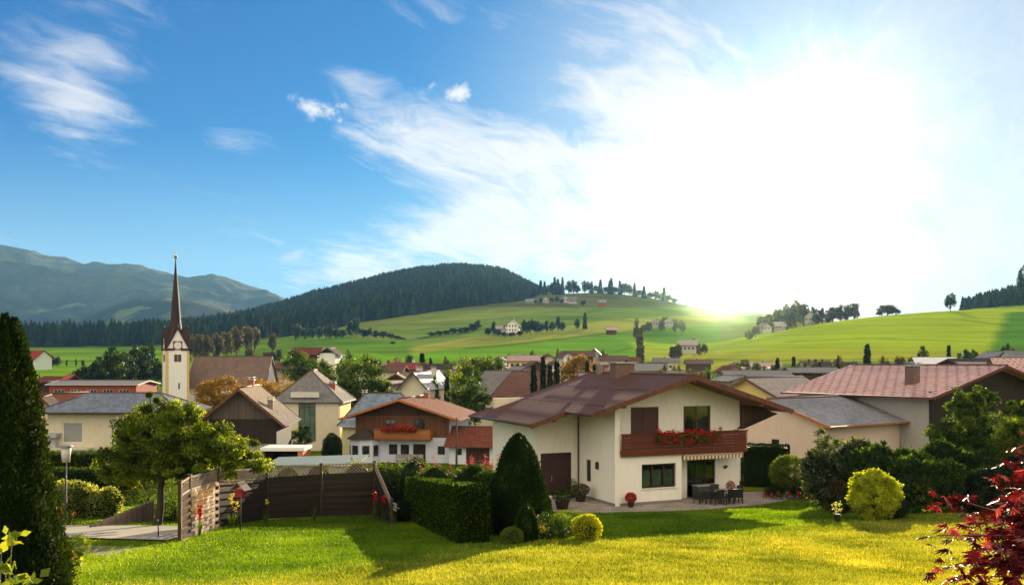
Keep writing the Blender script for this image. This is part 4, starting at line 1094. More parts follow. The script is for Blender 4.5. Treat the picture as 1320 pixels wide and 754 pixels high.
# ------------------------------------------------------------------ neighbouring houses
def PX(px, D): return (px-CX)/F*D
def PZ(py, D): return (H0-py)/F*D
def H(label, px, D, wpx, L, eave, ridge, rz, wall, roof, **kw):
    """gable house whose gable front stands at distance D-L/2"""
    Wd = wpx/F*D
    return house(label, kw.pop('cat', 'house'), PX(px, D), D, R(rz), Wd, L, PZ(eave, D-L/2), PZ(ridge, D), wall, roof, **kw)
def row(Lw, n, z, w, h, **k): return [(Lw*(i+.5)/n, z, w, h, k.get('nx', 2), k.get('nz', 1)) for i in range(n)]

# chalet with the orange-brown gable
def chalet():
    D = 100; Wd = 10.4; L = 10
    r = house('wooden gabled chalet with orange brown roof and white ground floor', 'chalet', PX(534, 104), 104, R(-9), Wd, L, PZ(540, 99)+.35, PZ(515.5, 99), BLUEW, RF['orange'],
              os_=1.35, of=1.5, ob=.6, gmat=BROWNW, fmat=FASCO, wf=FRAMEB, name='chalet', sill=None,
              front=[(4.2, 1.05, .95, 1.1), (5.5, 1.05, .95, 1.1), (9.5, 1.1, .8, .9), (3.9, 3.75, 1.2, 1.15), (7.1, 3.75, 1.3, 1.15)], doors=[('front', 7.1, 1.4, 2.1)],
              right=[(3, 1, 1, 1.1), (7, 1, 1, 1.1)], left=[(5, 1.3, 1, 1.1)], chim=[(.6, 3.2, .5, .6, BRICKC)])
    z0 = r.location.z; x = Wd/2; y = -L/2
    # boarded upper floor in front of the rendered wall
    ub = MB(); ze = PZ(540, 99)+.35-z0
    wall_cells(ub, (-x+.02, y-.06), (x-.02, y-.06), 2.95, ze, .055, [(3.3-.02, 4.5-.02, 3.75, 4.9), (6.45-.02, 7.75-.02, 3.75, 4.9)], (0, 1)); ub.build('upper_boarding', wood('chalet_boards', (.13, .055, .022)), r)
    b = MB().box(-2.7, 3.4, y-1.25, y-.062, 2.72, 2.86); bo = b.build('balcony', ORANGEW, r)
    rl = MB().box(-2.7, 3.4, y-1.3, y-1.252, 2.80, 3.75)
    for q in range(7): rl.box(-2.7+q*1.0, -2.7+q*1.0+.09, y-1.34, y-1.302, 2.75, 3.80)
    rl.box(-2.7, -2.65, y-1.25, y-.07, 2.88, 3.75); rl.box(3.35, 3.4, y-1.25, y-.07, 2.88, 3.75); rl.box(-2.75, 3.45, y-1.36, y-1.22, 3.805, 3.86)
    rl.build('railing', wood('orange_rail', (.34, .12, .035), axis=0, gap=False), bo)
    # bay with a tent roof on the left corner
    bay = MB(); cx, cy, rr = -x+1.1, y-.2, 1.65
    pts = [(cx+rr*math.cos(R(a)), cy+rr*math.sin(R(a))) for a in (180, 225, 270, 315, 360)]
    bay.prism([*pts, (cx+rr, cy+1.2), (cx-rr, cy+1.2)], 2, -1, 2.75); bw = bay.build('bay', BLUEW, r)
    t = MB(); pr = [(cx+(rr+.35)*math.cos(R(a)), cy+(rr+.35)*math.sin(R(a))) for a in (180, 225, 270, 315, 360)]+[(cx+rr+.35, cy+1.15), (cx-rr-.35, cy+1.15)]
    n = len(pr); t.add([(p[0], p[1], 2.76) for p in pr]+[(cx, cy+.2, 4.0)], [tuple(range(n))[::-1]]+[(i, (i+1) % n, n) for i in range(n)]); t.build('bay_roof', RF['dark'], bw)
    for i in range(4):
        a, c = Vector(pts[i]), Vector(pts[i+1]); Ls = (c-a).length; out = Vector(((c-a).y, -(c-a).x)).normalized()
        window(bw, a, c, (Ls/2-.38, Ls/2+.38, .95, 2.1), -out, FRAMEB, -.03, 1, 1, .09)
    return r, z0
CH, chz = chalet()
def chalet_flowers():
    M = Matrix.Translation(CH.location) @ Matrix.Rotation(CH.rotation_euler.z, 4, 'Z')
    p = M @ Vector((.1, -5-1.5, 3.85)); root = empty('flower_box', tuple(p), CH.rotation_euler.z, 'red geraniums in a box on the chalet balcony rail', 'flower box')
    MB().box(-1.9, 1.9, -.1, .1, -.15, .05).build('box', BROWNW, root)
    rng = np.random.default_rng(14); n = 900
    P = np.stack([rng.uniform(-1.9, 1.9, n), rng.normal(-.05, .12, n), rng.normal(.08, .15, n)], 1)
    V, Fc, rv = leaf_quads(P, .13, rng, .2, aspect=.9); link('flowers', npmesh('flowers', V, Fc, rv), LM['redfl'], root)
    V, Fc, rv = leaf_quads(P-np.array([0, 0, .08]), .12, rng, .2); link('leaves', npmesh('leaves', V, Fc, rv), LM['mid'], root)
chalet_flowers()
# garage with its tiled lean roof beside the chalet
house('small white garage with red brown tiled roof and brown gate', 'garage', PX(617, 99), 99, R(82), 5.0, 5.4, PZ(572.5, 96.5), PZ(552, 99), BLUEW, RF['redb'], os_=.6, of=.5, ob=.4, name='garage',
      doors=[('left', 2.75, 2.5, 1.85, BROWNW)], left=[(.75, 1.1, .6, .7, 1)])
# pale yellow house under weathered blue roof
house('pale yellow house with weathered blue hipped roof', 'house', PX(494, 112), 112, R(86), 7.4, 8.2, PZ(546, 108), PZ(508.5, 112), PALEY, RF['blue'], os_=.5, of=.5, ob=.5, hip=2.4, fmat=FASCW,
      left=[(1.2, 1.1, .55, .8, 1), (1.2, 3.3, .55, .8, 1), (2.6, 2.4, .5, .9, 1), (4.8, 3.2, .8, 1, 2)], front=[(2, 1.3, .9, 1.1), (5, 1.3, .9, 1.1)], wf=FRAMEW, chim=[(1.2, 2.6, .2, .5, STONE)])
# cream and yellow building with the tall stair window
ST_GL = plain('greenish_glass', (.09, .14, .11), .12, .35, .8, .05, spec=.6)
def tall():
    D = 120; Wd = 8.0; L = 9.5
    z_e = PZ(515, D-L/2); r = house('cream building with grey hipped roof and a tall green stair window', 'building', PX(405, D), D, R(1), Wd, L, z_e, PZ(478.5, D), CREAM, RF['grey'], os_=.55, of=.5, ob=.5, hip=3.4, fmat=FASCW, wf=FRAMEB,
              front=[(4.05, 1.4, 2.1, 5.3, 3, 5, ST_GL)], right=[(2.2, 4.8, .7, .9, 1), (6.0, 4.8, .7, .9, 1)], chim=[(2.6, -1.2, -1.5, .8, BRICKC)])
    h = z_e-r.location.z
    MB().box(4.003, 4.05, -4.4, 4.4, .2, h-.25).build('side_render', YELLOW, r)
    m = MB().box(-1.9, 1.6, -L/2-.45, -L/2+1.6, h+.28, h+.95); m.build('dormer', FASCW, r)
tall()
# brown barn house
def barn():
    D = 90; L = 9.0; Wd = 6.6
    r = house('brown gabled barn house with pale shingle roof and tall thin chimneys', 'barn', PX(322, D), D, R(5), Wd, L, PZ(540, D-L/2), PZ(500, D), DARKW, RF['palesh'], os_=.85, of=.9, ob=.5, gmat=wood('weathered_gable_boards', (.10, .075, .06)), fmat=FASCIA, name='barn',
              front=[(2.7, 2.6, .9, .7, 2)], right=[(3, 1, 1, 1)], chim=[(-.1, 1.2, .75, .55, BRICKC), (2.4, -2.4, -1.1, .5, STONE)])
    MB().box(.4, 3.25, -L/2-.08, -L/2-.003, -.8, 3.0).build('grey_boarding', GREYB, r)
barn()
# low outbuildings behind the fence
def carport():
    r = empty('carport', tuple(gpt(372, 82)), 0, 'white flat roofed carport with orange end boards', 'carport')
    z = PZ(579, 82)-r.location.z
    MB().box(-2.1, 1.75, -1.6, 1.6, z, z+.28).build('flat_roof', plain('white_sheet', (.75, .74, .70), .6, .05), r)
    MB().box(1.15, 1.6, -1.5, 1.5, -.3, z-.002).build('end_wall', plain('orange_boards_painted', (.50, .16, .05), .7, .1), r)
    MB().box(-1.9, -1.7, -1.45, 1.45, -.3, z-.002).build('end_wall', BROWNW, r)
    MB().box(-1.698, 1.148, 1.3, 1.45, -.3, z-.002).build('back_wall', DARKW, r)
    g = empty('garden_shed', tuple(gpt(412, 64)), R(-3), 'low shed with green sheet roof behind the dark fence', 'shed')
    z = PZ(593, 64)-g.location.z
    MB().slab([(-3.4, -1.5, z-.22), (3.1, -1.5, z), (3.1, 1.7, z+.25), (-3.4, 1.7, z+.03)], .06).build('roof', plain('green_sheet', (.26, .31, .27), .6, .15, 1.5, metallic=.2), g)
    MB().box(-3.0, 2.7, -1.2, 1.4, -.4, z-.35).build('wall', GREYW, g)
carport()
# left house, slate roof
def left_house():
    D = 94; r = house('cream house with long slate hipped roof and grey window shutter', 'house', PX(163, D), D, R(90), 7.5, 12.3, PZ(529.5, 89), PZ(508.5, D), CREAM, RF['slate'], os_=.9, of=.9, ob=1.1, hip=3.6, fmat=FASCD, wf=FRAMEW,
        left=[(2.15, 2.9, 1.95, 2.0, 1, 1, GREYSH), (2.0, .1, 1.9, 1.75, 2, 1), (6.5, 2.9, 1.2, 1.3), (9.5, 2.9, 1.2, 1.3)])
    m = MB().box(-3.75-1.3, -3.752, 1.6, 8.0, 2.30, 2.48); m.build('canopy', FASCW, r)
    MB().box(-3.95, -3.78, 2.6, 2.9, .1, 2.1).build('wood_panel', plain('amber_panel', (.5, .25, .05), .6), r)
    g = empty('garage', tuple(gpt(62, 92)), 0, 'low grey garage with flat roof at the left edge', 'garage')
    z = PZ(556, 92)-g.location.z
    MB().box(-3.5, 1.9, -2.4, 2.4, -.5, z-.4).build('wall', GREYW, g); MB().box(-3.9, 2.2, -2.8, 2.6, z-.398, z).build('flat_roof', plain('grey_fascia', (.35, .36, .37), .6), g)
left_house()
H('cream gabled cottage behind the dark cypress', 60, 110, 30, 8, 530, 512, 20, plain('warm_cream', (.70, .58, .38), .9, .05), RF['dark'], front=row(2.8, 1, 1, .9, 1.1))
H('dark red roofed hut between slate roof and cypress', 80, 118, 26, 7, 520, 508, -25, REDW, RF['redb'], front=row(2.5, 1, 1, .9, 1))
# long low red and white hall
house('long low red building with a strip of white windows', 'hall', PX(135, 175), 175, R(90), 10, 16, PZ(496, 170), PZ(491, 175), REDW, RF['metal'], os_=.6, of=.5, ob=.5, name='hall', wf=FRAMEW, fmat=FASCW,
      left=[(4.5, 6.2-.4, 2.4, .9, 3), (8.3, 5.8, 2.4, .9, 3), (12, 5.8, 2.4, .9, 3)] if False else row(15, 5, 5.3, 1.9, 1.2, nx=3))
H('long low grey roofed shed beside the red building', 76, 180, 60, 10, 497, 491.5, 4, BROWNW, RF['greyb'], name='shed', cat='shed', front=row(9, 3, 2.5, 1.2, 1.2))
H('dark red roofed sheds at the meadow edge', 74, 240, 36, 10, 492, 486, 60, DARKW, RF['redb'], name='shed', cat='shed')
H('tiny red roofed shed in front of the dark trees', 92, 230, 12, 5, 488, 483.5, 40, BROWNW, tiles('bright_red_tiles', (.5, .10, .06)), name='shed', cat='shed')
H('dark red roofed farmhouse in the left meadow', 44, 520, 26, 14, 461, 452, 70, WHITE, tiles('deep_red_tiles', (.30, .035, .025)), name='farmhouse', cat='farmhouse', os_=1.5)

# right-hand neighbours
PH = house('pale pink gabled house with grey tiled roof right of the white house', 'house', 25.6, 77.6, R(-55), 10.0, 11.6, PZ(553, 69)+.3, PZ(515.5, 76), PINK, RF['greyb'], os_=.9, of=.5, ob=.9, fmat=FASCO,
      front=[(5.4, 2.7, .8, 1.3, 1), (2.4, .8, 1.2, 1.2)], right=[(3, 1, 1.4, 1.2), (8, 1, 1.4, 1.2)])
BIGR = house('wide house with sparkling pinkish red tiled roof and brown boarded gable', 'house', 37.2, 83.65, R(30), 17, 13.5, PZ(514, 72)+.25, PZ(472, 77)-.1, GREYW, RF['pink'], os_=1.2, of=1.2, ob=1.0, gmat=DARKW, fmat=wood('dark_red_fascia', (.12, .03, .02), gap=False),  # white walls given grey render, their shade put into the colour
      front=[(4.5, 1.2, 1.1, 1.1), (8.5, 1.2, 1.8, 1.1, 3), (12.5, 1.2, 1.1, 1.1),], left=[(3, 3, 1.2, 1.2), (10, 3, 1.2, 1.2)], chim=[(-6.0, -3.4, .10, .85, plain('brown_chimney', (.15, .10, .08), .9, .2))])
_h = PZ(514, 72)+.25-BIGR.location.z; MB().box(-8.5, 8.5, -6.83, -6.752, 2.75, _h+.3).build('upper_boarding', DARKW, BIGR)
house('yellow gabled house with arched gable and pale tiled roof', 'house', PX(1000, 104), 104, R(-42), 5.6, 13, PZ(507, 99), PZ(488.5, 102), YELLOW, RF['pale'], os_=.8, of=.7, ob=.6,
      front=[(2.8, 4.4, .9, 1.5, 2)], right=[(1, 4.2, .8, 1.8, 1), (4.3, 4.2, 1.8, 1, 2), (8, 4.2, 1.4, 1, 2)], fmat=FASCIA)

# ------------------------------------------------------------------ church
def church():
    D = 220; k = D/F; s = 27.8*k; zb = zg(PX(227, D), D)
    th = R(30); cx = PX(227, D)-.1; root = empty('church_tower', (cx, D, zb), th, 'white church tower with clock gables and a tall needle spire', 'church tower')
    # local axes: -y face looks right-front, -x face looks left-front
    z = lambda py: PZ(py, D)-zb
    h = s/2; zt = z(450); white = plain('tower_render', (.82, .80, .74), .9, .04, .6, .2, dirt=.15)
    t = MB(); t.box(-h, h, -h, h, -2, zt)
    zp = z(424)
    t.prism([(-h, zt+.002), (h, zt+.002), (0, zp)], 1, -h, -h+.4); t.prism([(-h, zt+.002), (h, zt+.002), (0, zp)], 1, h-.4, h)
    t.prism([(-h+.402, zt+.002), (h-.402, zt+.002), (0, zp-.9)], 0, -h, -h+.4) if False else None
    for sx in (-1, 1):
        x0, x1 = (sx*h, sx*(h-.4)); t.prism([(-h+.41, zt+.003), (h-.41, zt+.003), (0, zp)], 0, min(x0, x1), max(x0, x1))
    t.build('wall', white, root)
    q = MB(); w = .55
    yel = plain('yellow_quoins', (.66, .44, .14), .85, .08)
    for sx in (-1, 1):
        for sy in (-1, 1):
            MB().box(sx*h-(.5 if sx > 0 else .06), sx*h+(.06 if sx > 0 else .5), sy*h-(.5 if sy > 0 else .06), sy*h+(.06 if sy > 0 else .5), -1.9, zt-.1).build('quoin', yel, root)
    # spire: four gable roofs running into a steep octagonal needle
    sp = MB(); prof = [(z(452), h*.93, 0), (z(440), h*.76, .3), (z(428), h*.58, .6), (z(414), h*.46, 1), (z(395), h*.37, 1), (z(370), h*.22, 1), (z(350), h*.12, 1), (z(333), .09, 1)]
    vs = []; n = 16
    for zz, r, f in prof:
        for i in range(n):
            a = 2*PI*(i+.5)/n; ca, sa = math.cos(a), math.sin(a); sq = 1/max(abs(ca), abs(sa)); q8 = 1.0
            rr = r*(sq*(1-f)+q8*f)*(1 if f >= 1 else 1); vs.append((rr*ca, rr*sa, zz))
    fs = [(i*n+k_, i*n+(k_+1) % n, (i+1)*n+(k_+1) % n, (i+1)*n+k_) for i in range(len(prof)-1) for k_ in range(n)]
    sp.add(vs, fs); so = sp.build('spire', wood('dark_brown_shingles', (.05, .022, .016), plank=.4, var=.5), root)
    for a in range(4):                                             # small gable roofs over the clocks
        m = MB(); zc = zt-.1
        for sg in (-1, 1): m.slab([(sg*(h+.25), -h-.3, zc-.2), (sg*(h+.25), -h*.3, zc-.2), (0, -h*.3, zp+.25), (0, -h-.3, zp+.25)], .18)
        g = m.build('gable_roof', wood('dark_brown_shingles', (.075, .028, .02)), so); g.rotation_euler = (0, 0, a*PI/2)
        b = MB().sphere((0, -h-.1, zp+.55), .22, 8, 6); b.tube([(0, -h-.1, zp+.2), (0, -h-.1, zp+.9)], .05, 6)
        o = b.build('finial', DARKM, so); o.rotation_euler = (0, 0, a*PI/2)
    f = MB(); f.sphere((0, 0, z(333)+.3), .42, 10, 8); f.tube([(0, 0, z(333)-.2), (0, 0, z(324))], .07, 6); f.cbox((0, 0, z(327)), (.9, .1, .12)); f.build('cross', plain('dull_gold', (.35, .22, .06), .4, .1, metallic=.7), so)
    for a in range(4):
        def rot(o): o.rotation_euler = (0, 0, a*PI/2); return o
        zc = z(445.5); c = MB().cbox((0, -h-.02, zc), (2.1, .14, 2.1)); fr = rot(c.build('clock', plain('red_clock_surround', (.22, .05, .04), .7), root))
        dl = MB(); vs = [(0, -h-.10, zc)]+[(.85*math.cos(2*PI*i/24), -h-.10, zc+.85*math.sin(2*PI*i/24)) for i in range(24)]+[(.85*math.cos(2*PI*i/24), -h-.14, zc+.85*math.sin(2*PI*i/24)) for i in range(24)]+[(0, -h-.14, zc)]
        dl.add(vs, [(49, 25+i, 25+(i+1) % 24) for i in range(24)]+[(1+i, 1+(i+1) % 24, 25+(i+1) % 24, 25+i) for i in range(24)]); dl.build('dial', plain('white_dial', (.8, .78, .72), .6, .03), fr)
        hd = MB()
        for i in range(12): an = 2*PI*i/12; hd.bar((.66*math.sin(an), -h-.16, zc+.66*math.cos(an)), (.8*math.sin(an), -h-.16, zc+.8*math.cos(an)), .03, .08, up=(0, 1, 0))
        hd.bar((0, -h-.18, zc), (.12, -h-.18, zc+.62), .03, .09, up=(0, 1, 0)); hd.bar((0, -h-.20, zc), (.42, -h-.20, zc-.05), .03, .10, up=(0, 1, 0)); hd.build('clock_hand', DARKM, fr)
        wz0, wz1 = z(466), z(457); wm = MB().cbox((0, -h-.0, (wz0+wz1)/2), (1.6, .16, wz1-wz0)); wo = rot(wm.build('window', plain('brown_louvre', (.14, .07, .035), .7), root))
        lv = MB()
        for i in range(6): lv.cbox((0, -h-.11, wz0+.15+i*(wz1-wz0-.3)/5), (1.3, .06, .06))
        lv.build('louvre', DARKM, wo); MB().cbox((0, -h-.10, (wz0+wz1)/2), (.12, .05, wz1-wz0)).build('mullion', plain('pale_stone', (.6, .5, .35), .8), wo)
    MB().cbox((.3, -h-.0, z(497)), (.35, .10, 1.4)).build('slit_window', DARKM, root)
    house('church nave with long brown shingled roof beside the tower', 'church', PX(299, D+8), D+8, R(88), 11, 19.2, PZ(497, D), PZ(460.5, D+8), white, RF['shingle'], os_=.7, of=.5, ob=-.2, name='church', th=.25, fmat=FASCIA,
          left=[(3.5, 1.5, 1.1, 3.0, 1, 3), (8, 1.5, 1.1, 3.0, 1, 3), (12.5, 1.5, 1.1, 3.0, 1, 3), (16.5, 1.5, 1.1, 3.0, 1, 3)])
church()

# ------------------------------------------------------------------ town in the valley and farms on the slopes
W2 = plain('town_white', (.76, .72, .66), .9, .06); G2 = GREYW
H('white chalet with dark balcony behind the blue roof', 512, 172, 26, 9, 490, 482, 4, W2, RF['grey'], gmat=BROWNW, front=row(3.6, 2, 1.5, .8, 1), balcony=(-1.7, 1.7, 5.2, 1.0, 1.0, BROWNW), os_=1)
H('low white annex left of the metal roofed house', 526, 160, 40, 8, 497, 493, 3, W2, RF['metal'], front=row(5.3, 3, 3.2, .9, 1.1))
H('ochre house with dark red roof and two chimneys', 523, 250, 30, 10, 475, 468.5, 78, plain('ochre_render', (.55, .33, .14), .9), tiles('wine_red_tiles', (.30, .06, .05)), left=row(9, 4, 3.2, .9, 1.2), chim=[(.5, -2, .8, .6, FASCW), (.5, 2.5, .9, .6, BRICKC)])
H('cream gabled house with a bright pale metal roof', 550, 152, 36, 10, 500, 479.5, -18, CREAM, tiles('bright_sheet', (.70, .68, .64), .6, 30, .04, .45, metallic=.2), os_=.4, front=row(4.6, 2, 1.3, .8, 1.1), gmat=None, fmat=FASCD, chim=[(-.2, -2.5, .7, .8, FASCW), (.8, 1.2, .6, .7, FASCW)])
H('dark brown gabled barn behind the metal roof', 578, 235, 34, 14, 480, 470, 75, DARKW, RF['dark'], left=row(12, 3, 3, 1, 1))
H('big house with broad grey brown roof beside the round trees', 655, 142, 66, 12, 510, 479, 86, CREAM, RF['grey'], hip=3, left=row(10, 4, 3.0, 1, 1.2), os_=.6)
house('brown hipped roof house in front of the conifers', 'house', PX(684, 128), 128, R(84), 10, 9, PZ(511, 123), PZ(480, 128), CREAM, RF['brown'], hip=2.5, os_=.7)
H('yellow guesthouse with pink roof and central gable', 676, 300, 39, 10, 465, 458.5, 88, YELLOW, RF['pink'], left=[*row(9, 5, 3.2, .9, 1.2), *row(9, 5, 6.0, .9, 1.1)], os_=.7, chim=[(.2, .4, .6, .6)], zb=-8)
H('brown roofed house below the yellow guesthouse', 688, 255, 26, 9, 473, 466, 8, BROWNW, RF['brown'], front=row(5.5, 2, 3.5, 1, 1))
H('pale house with white gable near the dark conifers', 712, 232, 15, 8, 474, 467, 6, W2, RF['brown'], front=[*row(3, 1, 4.2, 1, 1.1), *row(3, 1, 1.8, 1, 1.1)])
H('small white house with flat metal roof left of the conifers', 670, 190, 20, 7, 478, 473, 20, W2, RF['metal'], front=row(3, 2, 3, .7, .9))
H('tall white house beside the large yellowish tree', 728, 318, 13, 10, 459, 453.5, 10, W2, RF['brown'], front=[*row(3.4, 1, 3.5, 1, 1.1), *row(3.4, 1, 6.4, 1, 1.1)])
H('brown wooden farmhouse behind the large yellowish tree', 746, 330, 34, 10, 459, 453, 86, BROWNW, RF['brown'], left=row(9, 4, 3, 1, 1))
H('white house with red roof at the lower meadow edge', 767, 335, 11, 9, 455, 450, -8, W2, tiles('rust_tiles', (.30, .12, .08)), front=row(3, 1, 4, 1, 1.1))
H('long pale building at the foot of the green slope', 790, 330, 30, 9, 464, 459, 88, CREAM, RF['brown'], left=row(8, 4, 2.4, .9, 1.1))
H('small house with white roof behind the large chimney', 820, 160, 24, 8, 476, 469.5, 70, G2, RF['metal'], left=row(6, 2, 2.8, 1, 1))
H('low white roofed building above the brown roof ridge', 848, 170, 50, 8, 486, 479, 86, W2, RF['metal'], left=row(6, 3, 2.8, 1, 1))
H('low house with white roof above the left end of the ridge', 782, 150, 26, 8, 489, 482, 84, W2, RF['metal'], left=row(6, 3, 2.8, 1, 1), chim=[(.3, 0, .6, .5, BRICKC)])
H('grey building with large window right of the tall conifer', 947, 140, 26, 9, 490, 485, 3, GREYW, RF['metal'], front=[(1.5, 5, 2.0, .9, 2)])
H('broad white metal roofed building behind the yellow gable', 972, 185, 52, 12, 485, 478.5, 86, GREYW, RF['metal'], left=row(8, 3, 3.5, 1, 1), chim=[(.2, -3, .5, .6), (.2, 2, .5, .6)])
H('long brown building under a strip of white roof', 1044, 190, 46, 9, 480, 474.5, 88, BROWNW, RF['metal'], left=row(8, 4, 3, 1, 1))
H('small orange cabin with bright white roof behind the red roof ridge', 1203, 205, 20, 8, 468, 461, 84, ORANGEW, plain('white_sheet', (.75, .74, .70)), left=row(6, 2, 4.5, 1, 1))
H('long dark roofed building right of the white roofed cabin', 1258, 185, 56, 10, 469, 463.5, 88, BROWNW, RF['dark'], left=row(8, 4, 4, 1, 1))
H('blue grey house among trees at the foot of the right hill', 1283, 270, 26, 8, 460, 453.5, 4, plain('blue_grey_render', (.28, .30, .36), .9), RF['greyb'], front=row(5.6, 3, 5.2, .8, .9))
H('house with dull pink roof at the right edge', 1316, 160, 40, 9, 478, 462, 82, CREAM, RF['pink'], left=row(8, 3, 5, 1, 1))
H('pale house with white eaves at the far right edge', 1318, 260, 26, 9, 458, 452.5, 86, W2, RF['grey'], left=row(5, 3, 4.5, .8, .9), fmat=FASCW)
H('farmhouse with long rust brown roof in the green meadow', 397, 340, 38, 10, 456, 448.5, 86, BROWNW, RF['redb'], left=row(10, 4, 1.5, 1, 1), os_=1.0, name='farmhouse', cat='farmhouse')
H('white and brown chalet beside the meadow farmhouse', 427, 335, 20, 10, 455, 449, -4, W2, RF['dark'], gmat=DARKW, front=[*row(5, 2, 1, 1, 1.1)], balcony=(-2.8, 2.8, 3.2, 1, 1, BROWNW), os_=1.3, name='farmhouse', cat='farmhouse')
H('dark gabled farmhouse with white walls among hillside trees', 661, 800, 17, 12, 419, 412.5, -6, W2, RF['dark'], front=[*row(10, 4, 2, 1.2, 1.8), *row(10, 4, 5.5, 1.2, 1.8)], os_=2, chim=[(0, 0, 2, 1.4)], zb=PZ(430, 800))
H('low pinkish annex left of the hillside farmhouse', 644, 800, 14, 10, 423, 420, 86, GREYW, RF['pink'], os_=1, zb=PZ(429, 800))
W3 = plain('dusty_white', (.42, .37, .31), .9, .1)
H('white farmhouse high under the skyline trees', 703, 1240, 8, 12, 386, 382, 3, W3, RF['dark'], os_=1.5, front=row(8, 2, 2, 1.6, 2), zb=PZ(391, 1240))
H('small grey barn left of the high farmhouse', 683, 1240, 8, 10, 388, 385.5, 84, GREYW, RF['greyb'], os_=1, zb=PZ(391, 1240), name='barn', cat='barn')
H('white house with grey roof on the high meadow', 728, 1250, 9, 12, 385, 381, 10, W3, RF['greyb'], os_=1.4, front=row(9, 2, 2, 1.6, 2), zb=PZ(390, 1250))
H('long white house at the right of the high farm group', 738, 1230, 14, 10, 386.5, 382.5, 85, W3, RF['grey'], os_=1.2, left=row(13, 4, 1.5, 1.4, 1.8), zb=PZ(391, 1230))
H('reddish barn with pale roof below the dark knoll', 776, 1150, 16, 9, 390, 386.5, 86, REDW, RF['metal'], os_=1, zb=PZ(394, 1150), name='barn', cat='barn')
H('small field barn on the mown slope', 788, 640, 14, 7, 425, 421.5, 86, BROWNW, RF['pink'], os_=.8, zb=PZ(429, 640), name='barn', cat='barn')
H('pale farmhouse in the hollow below the sun', 886, 480, 22, 9, 444, 438.5, 80, W3, RF['pale'], os_=1, left=[*row(8, 4, 1.0, 1, 1.1), *row(8, 4, 3.6, 1, 1.0)], zb=PZ(453, 480))
H('white house on the shaded slope left of the sun', 845, 900, 12, 10, 415, 411, 12, W3, RF['pale'], front=row(8, 3, 2, 1, 1.5), zb=PZ(421, 900))
H('pale twin house beside it on the shaded slope', 862, 905, 12, 10, 414, 410, -12, W3, RF['brown'], front=row(8, 3, 2, 1, 1.5), zb=PZ(420, 905))
H('white house on the slope right of the sun', 985, 640, 13, 9, 421, 416, 8, W3, RF['pale'], front=row(6, 3, 2, 1, 1.2), zb=PZ(428, 640))
H('cream house with pale roof right of the sunlit slope house', 1003, 650, 13, 9, 420, 415, 82, W3, RF['pale'], left=row(6, 3, 2, 1, 1.2), zb=PZ(426, 650))
H('farmhouse with white gable under the ridge trees', 1043, 800, 14, 12, 407, 402, -6, W3, RF['brown'], os_=1.5, front=row(8, 3, 2, 1.2, 1.6), zb=PZ(416, 800), name='farmhouse', cat='farmhouse')

for lb, px, D, w, L, e, r_, rz, wa, rf_ in [
 ('tiny rust roofed cottage at the meadow edge behind the ridge chimney', 808, 350, 18, 9, 465, 461, 84, W2, RF['redb']),
 ('pale cottage with grey roof on the bright slope edge', 858, 360, 16, 9, 466, 462, 86, CREAM, RF['grey']),
 ('brown barn on the bright slope left of the tall spruce', 900, 350, 18, 9, 468, 464, 84, BROWNW, RF['brown']),
 ('white cottage right of the tall spruce tip', 945, 330, 16, 9, 472, 468, -8, W2, RF['redb']),
 ('pink roofed cottage above the broad white metal roof', 985, 310, 22, 9, 472, 467.5, 84, CREAM, RF['pink']),
 ('low farm building above the long white roof strip', 1050, 330, 30, 9, 470, 466, 86, W2, RF['brown']),
 ('small red roofed house right of the guesthouse gable', 705, 330, 16, 9, 462, 457.5, 8, CREAM, RF['redb']),
 ('little grey house on the slope foot left of the guesthouse', 645, 350, 14, 8, 464, 460, -8, W2, RF['grey']),
 ('cottage with dark roof between the town trees right of the spruce pair', 610, 320, 18, 9, 470, 465, 80, CREAM, RF['dark']),
 ('brown roofed house peeking between big tree and pale metal roof', 498, 240, 26, 9, 478, 472, 80, CREAM, RF['brown']),
 ('grey roofed house behind the left round tree', 588, 200, 30, 9, 486, 478, 84, CREAM, RF['grey']),
 ('rust roofed house right of the round trees', 628, 210, 22, 9, 480, 473, 10, W2, RF['redb']),
 ('small dark roofed house before the pink roofed guesthouse', 652, 230, 22, 8, 478, 472, -10, CREAM, RF['dark']),
 ('narrow white house with brown roof left of the yellowish tree', 738, 225, 16, 8, 482, 474, -14, W2, RF['brown']),
 ('low cream house with rust roof right of the yellowish tree', 775, 230, 24, 8, 478, 471, 82, CREAM, RF['redb']),
 ('grey roofed cottage on the meadow foot above the chimney', 838, 260, 20, 8, 474, 469, 84, CREAM, RF['grey']),
 ('brown roofed cottage right of the chimney trees', 892, 240, 26, 8, 486, 480, 86, W2, RF['brown']),
 ('rust roofed house between tall spruce and white metal roof', 940, 215, 18, 8, 478, 472, 6, CREAM, RF['redb']),
 ('dark roofed farmhouse at the foot of the right hill', 1078, 260, 26, 9, 474, 468, 84, CREAM, RF['dark']),
 ('brown roofed house behind the big dark tree and blue roof', 470, 260, 24, 9, 478, 471, 12, W2, RF['brown']),
 ('low brown roofed house left of the cream stair window building', 372, 235, 22, 8, 474, 468, 80, CREAM, RF['brown'])]:
    H(lb, px, D, w, L, e, r_, rz, wa, rf_, left=row(7, 3, 2.6, .9, 1.1), front=row(w/F*D, 2, 2.6, .9, 1.1), chim=[(.4, .5, .6, .5)])

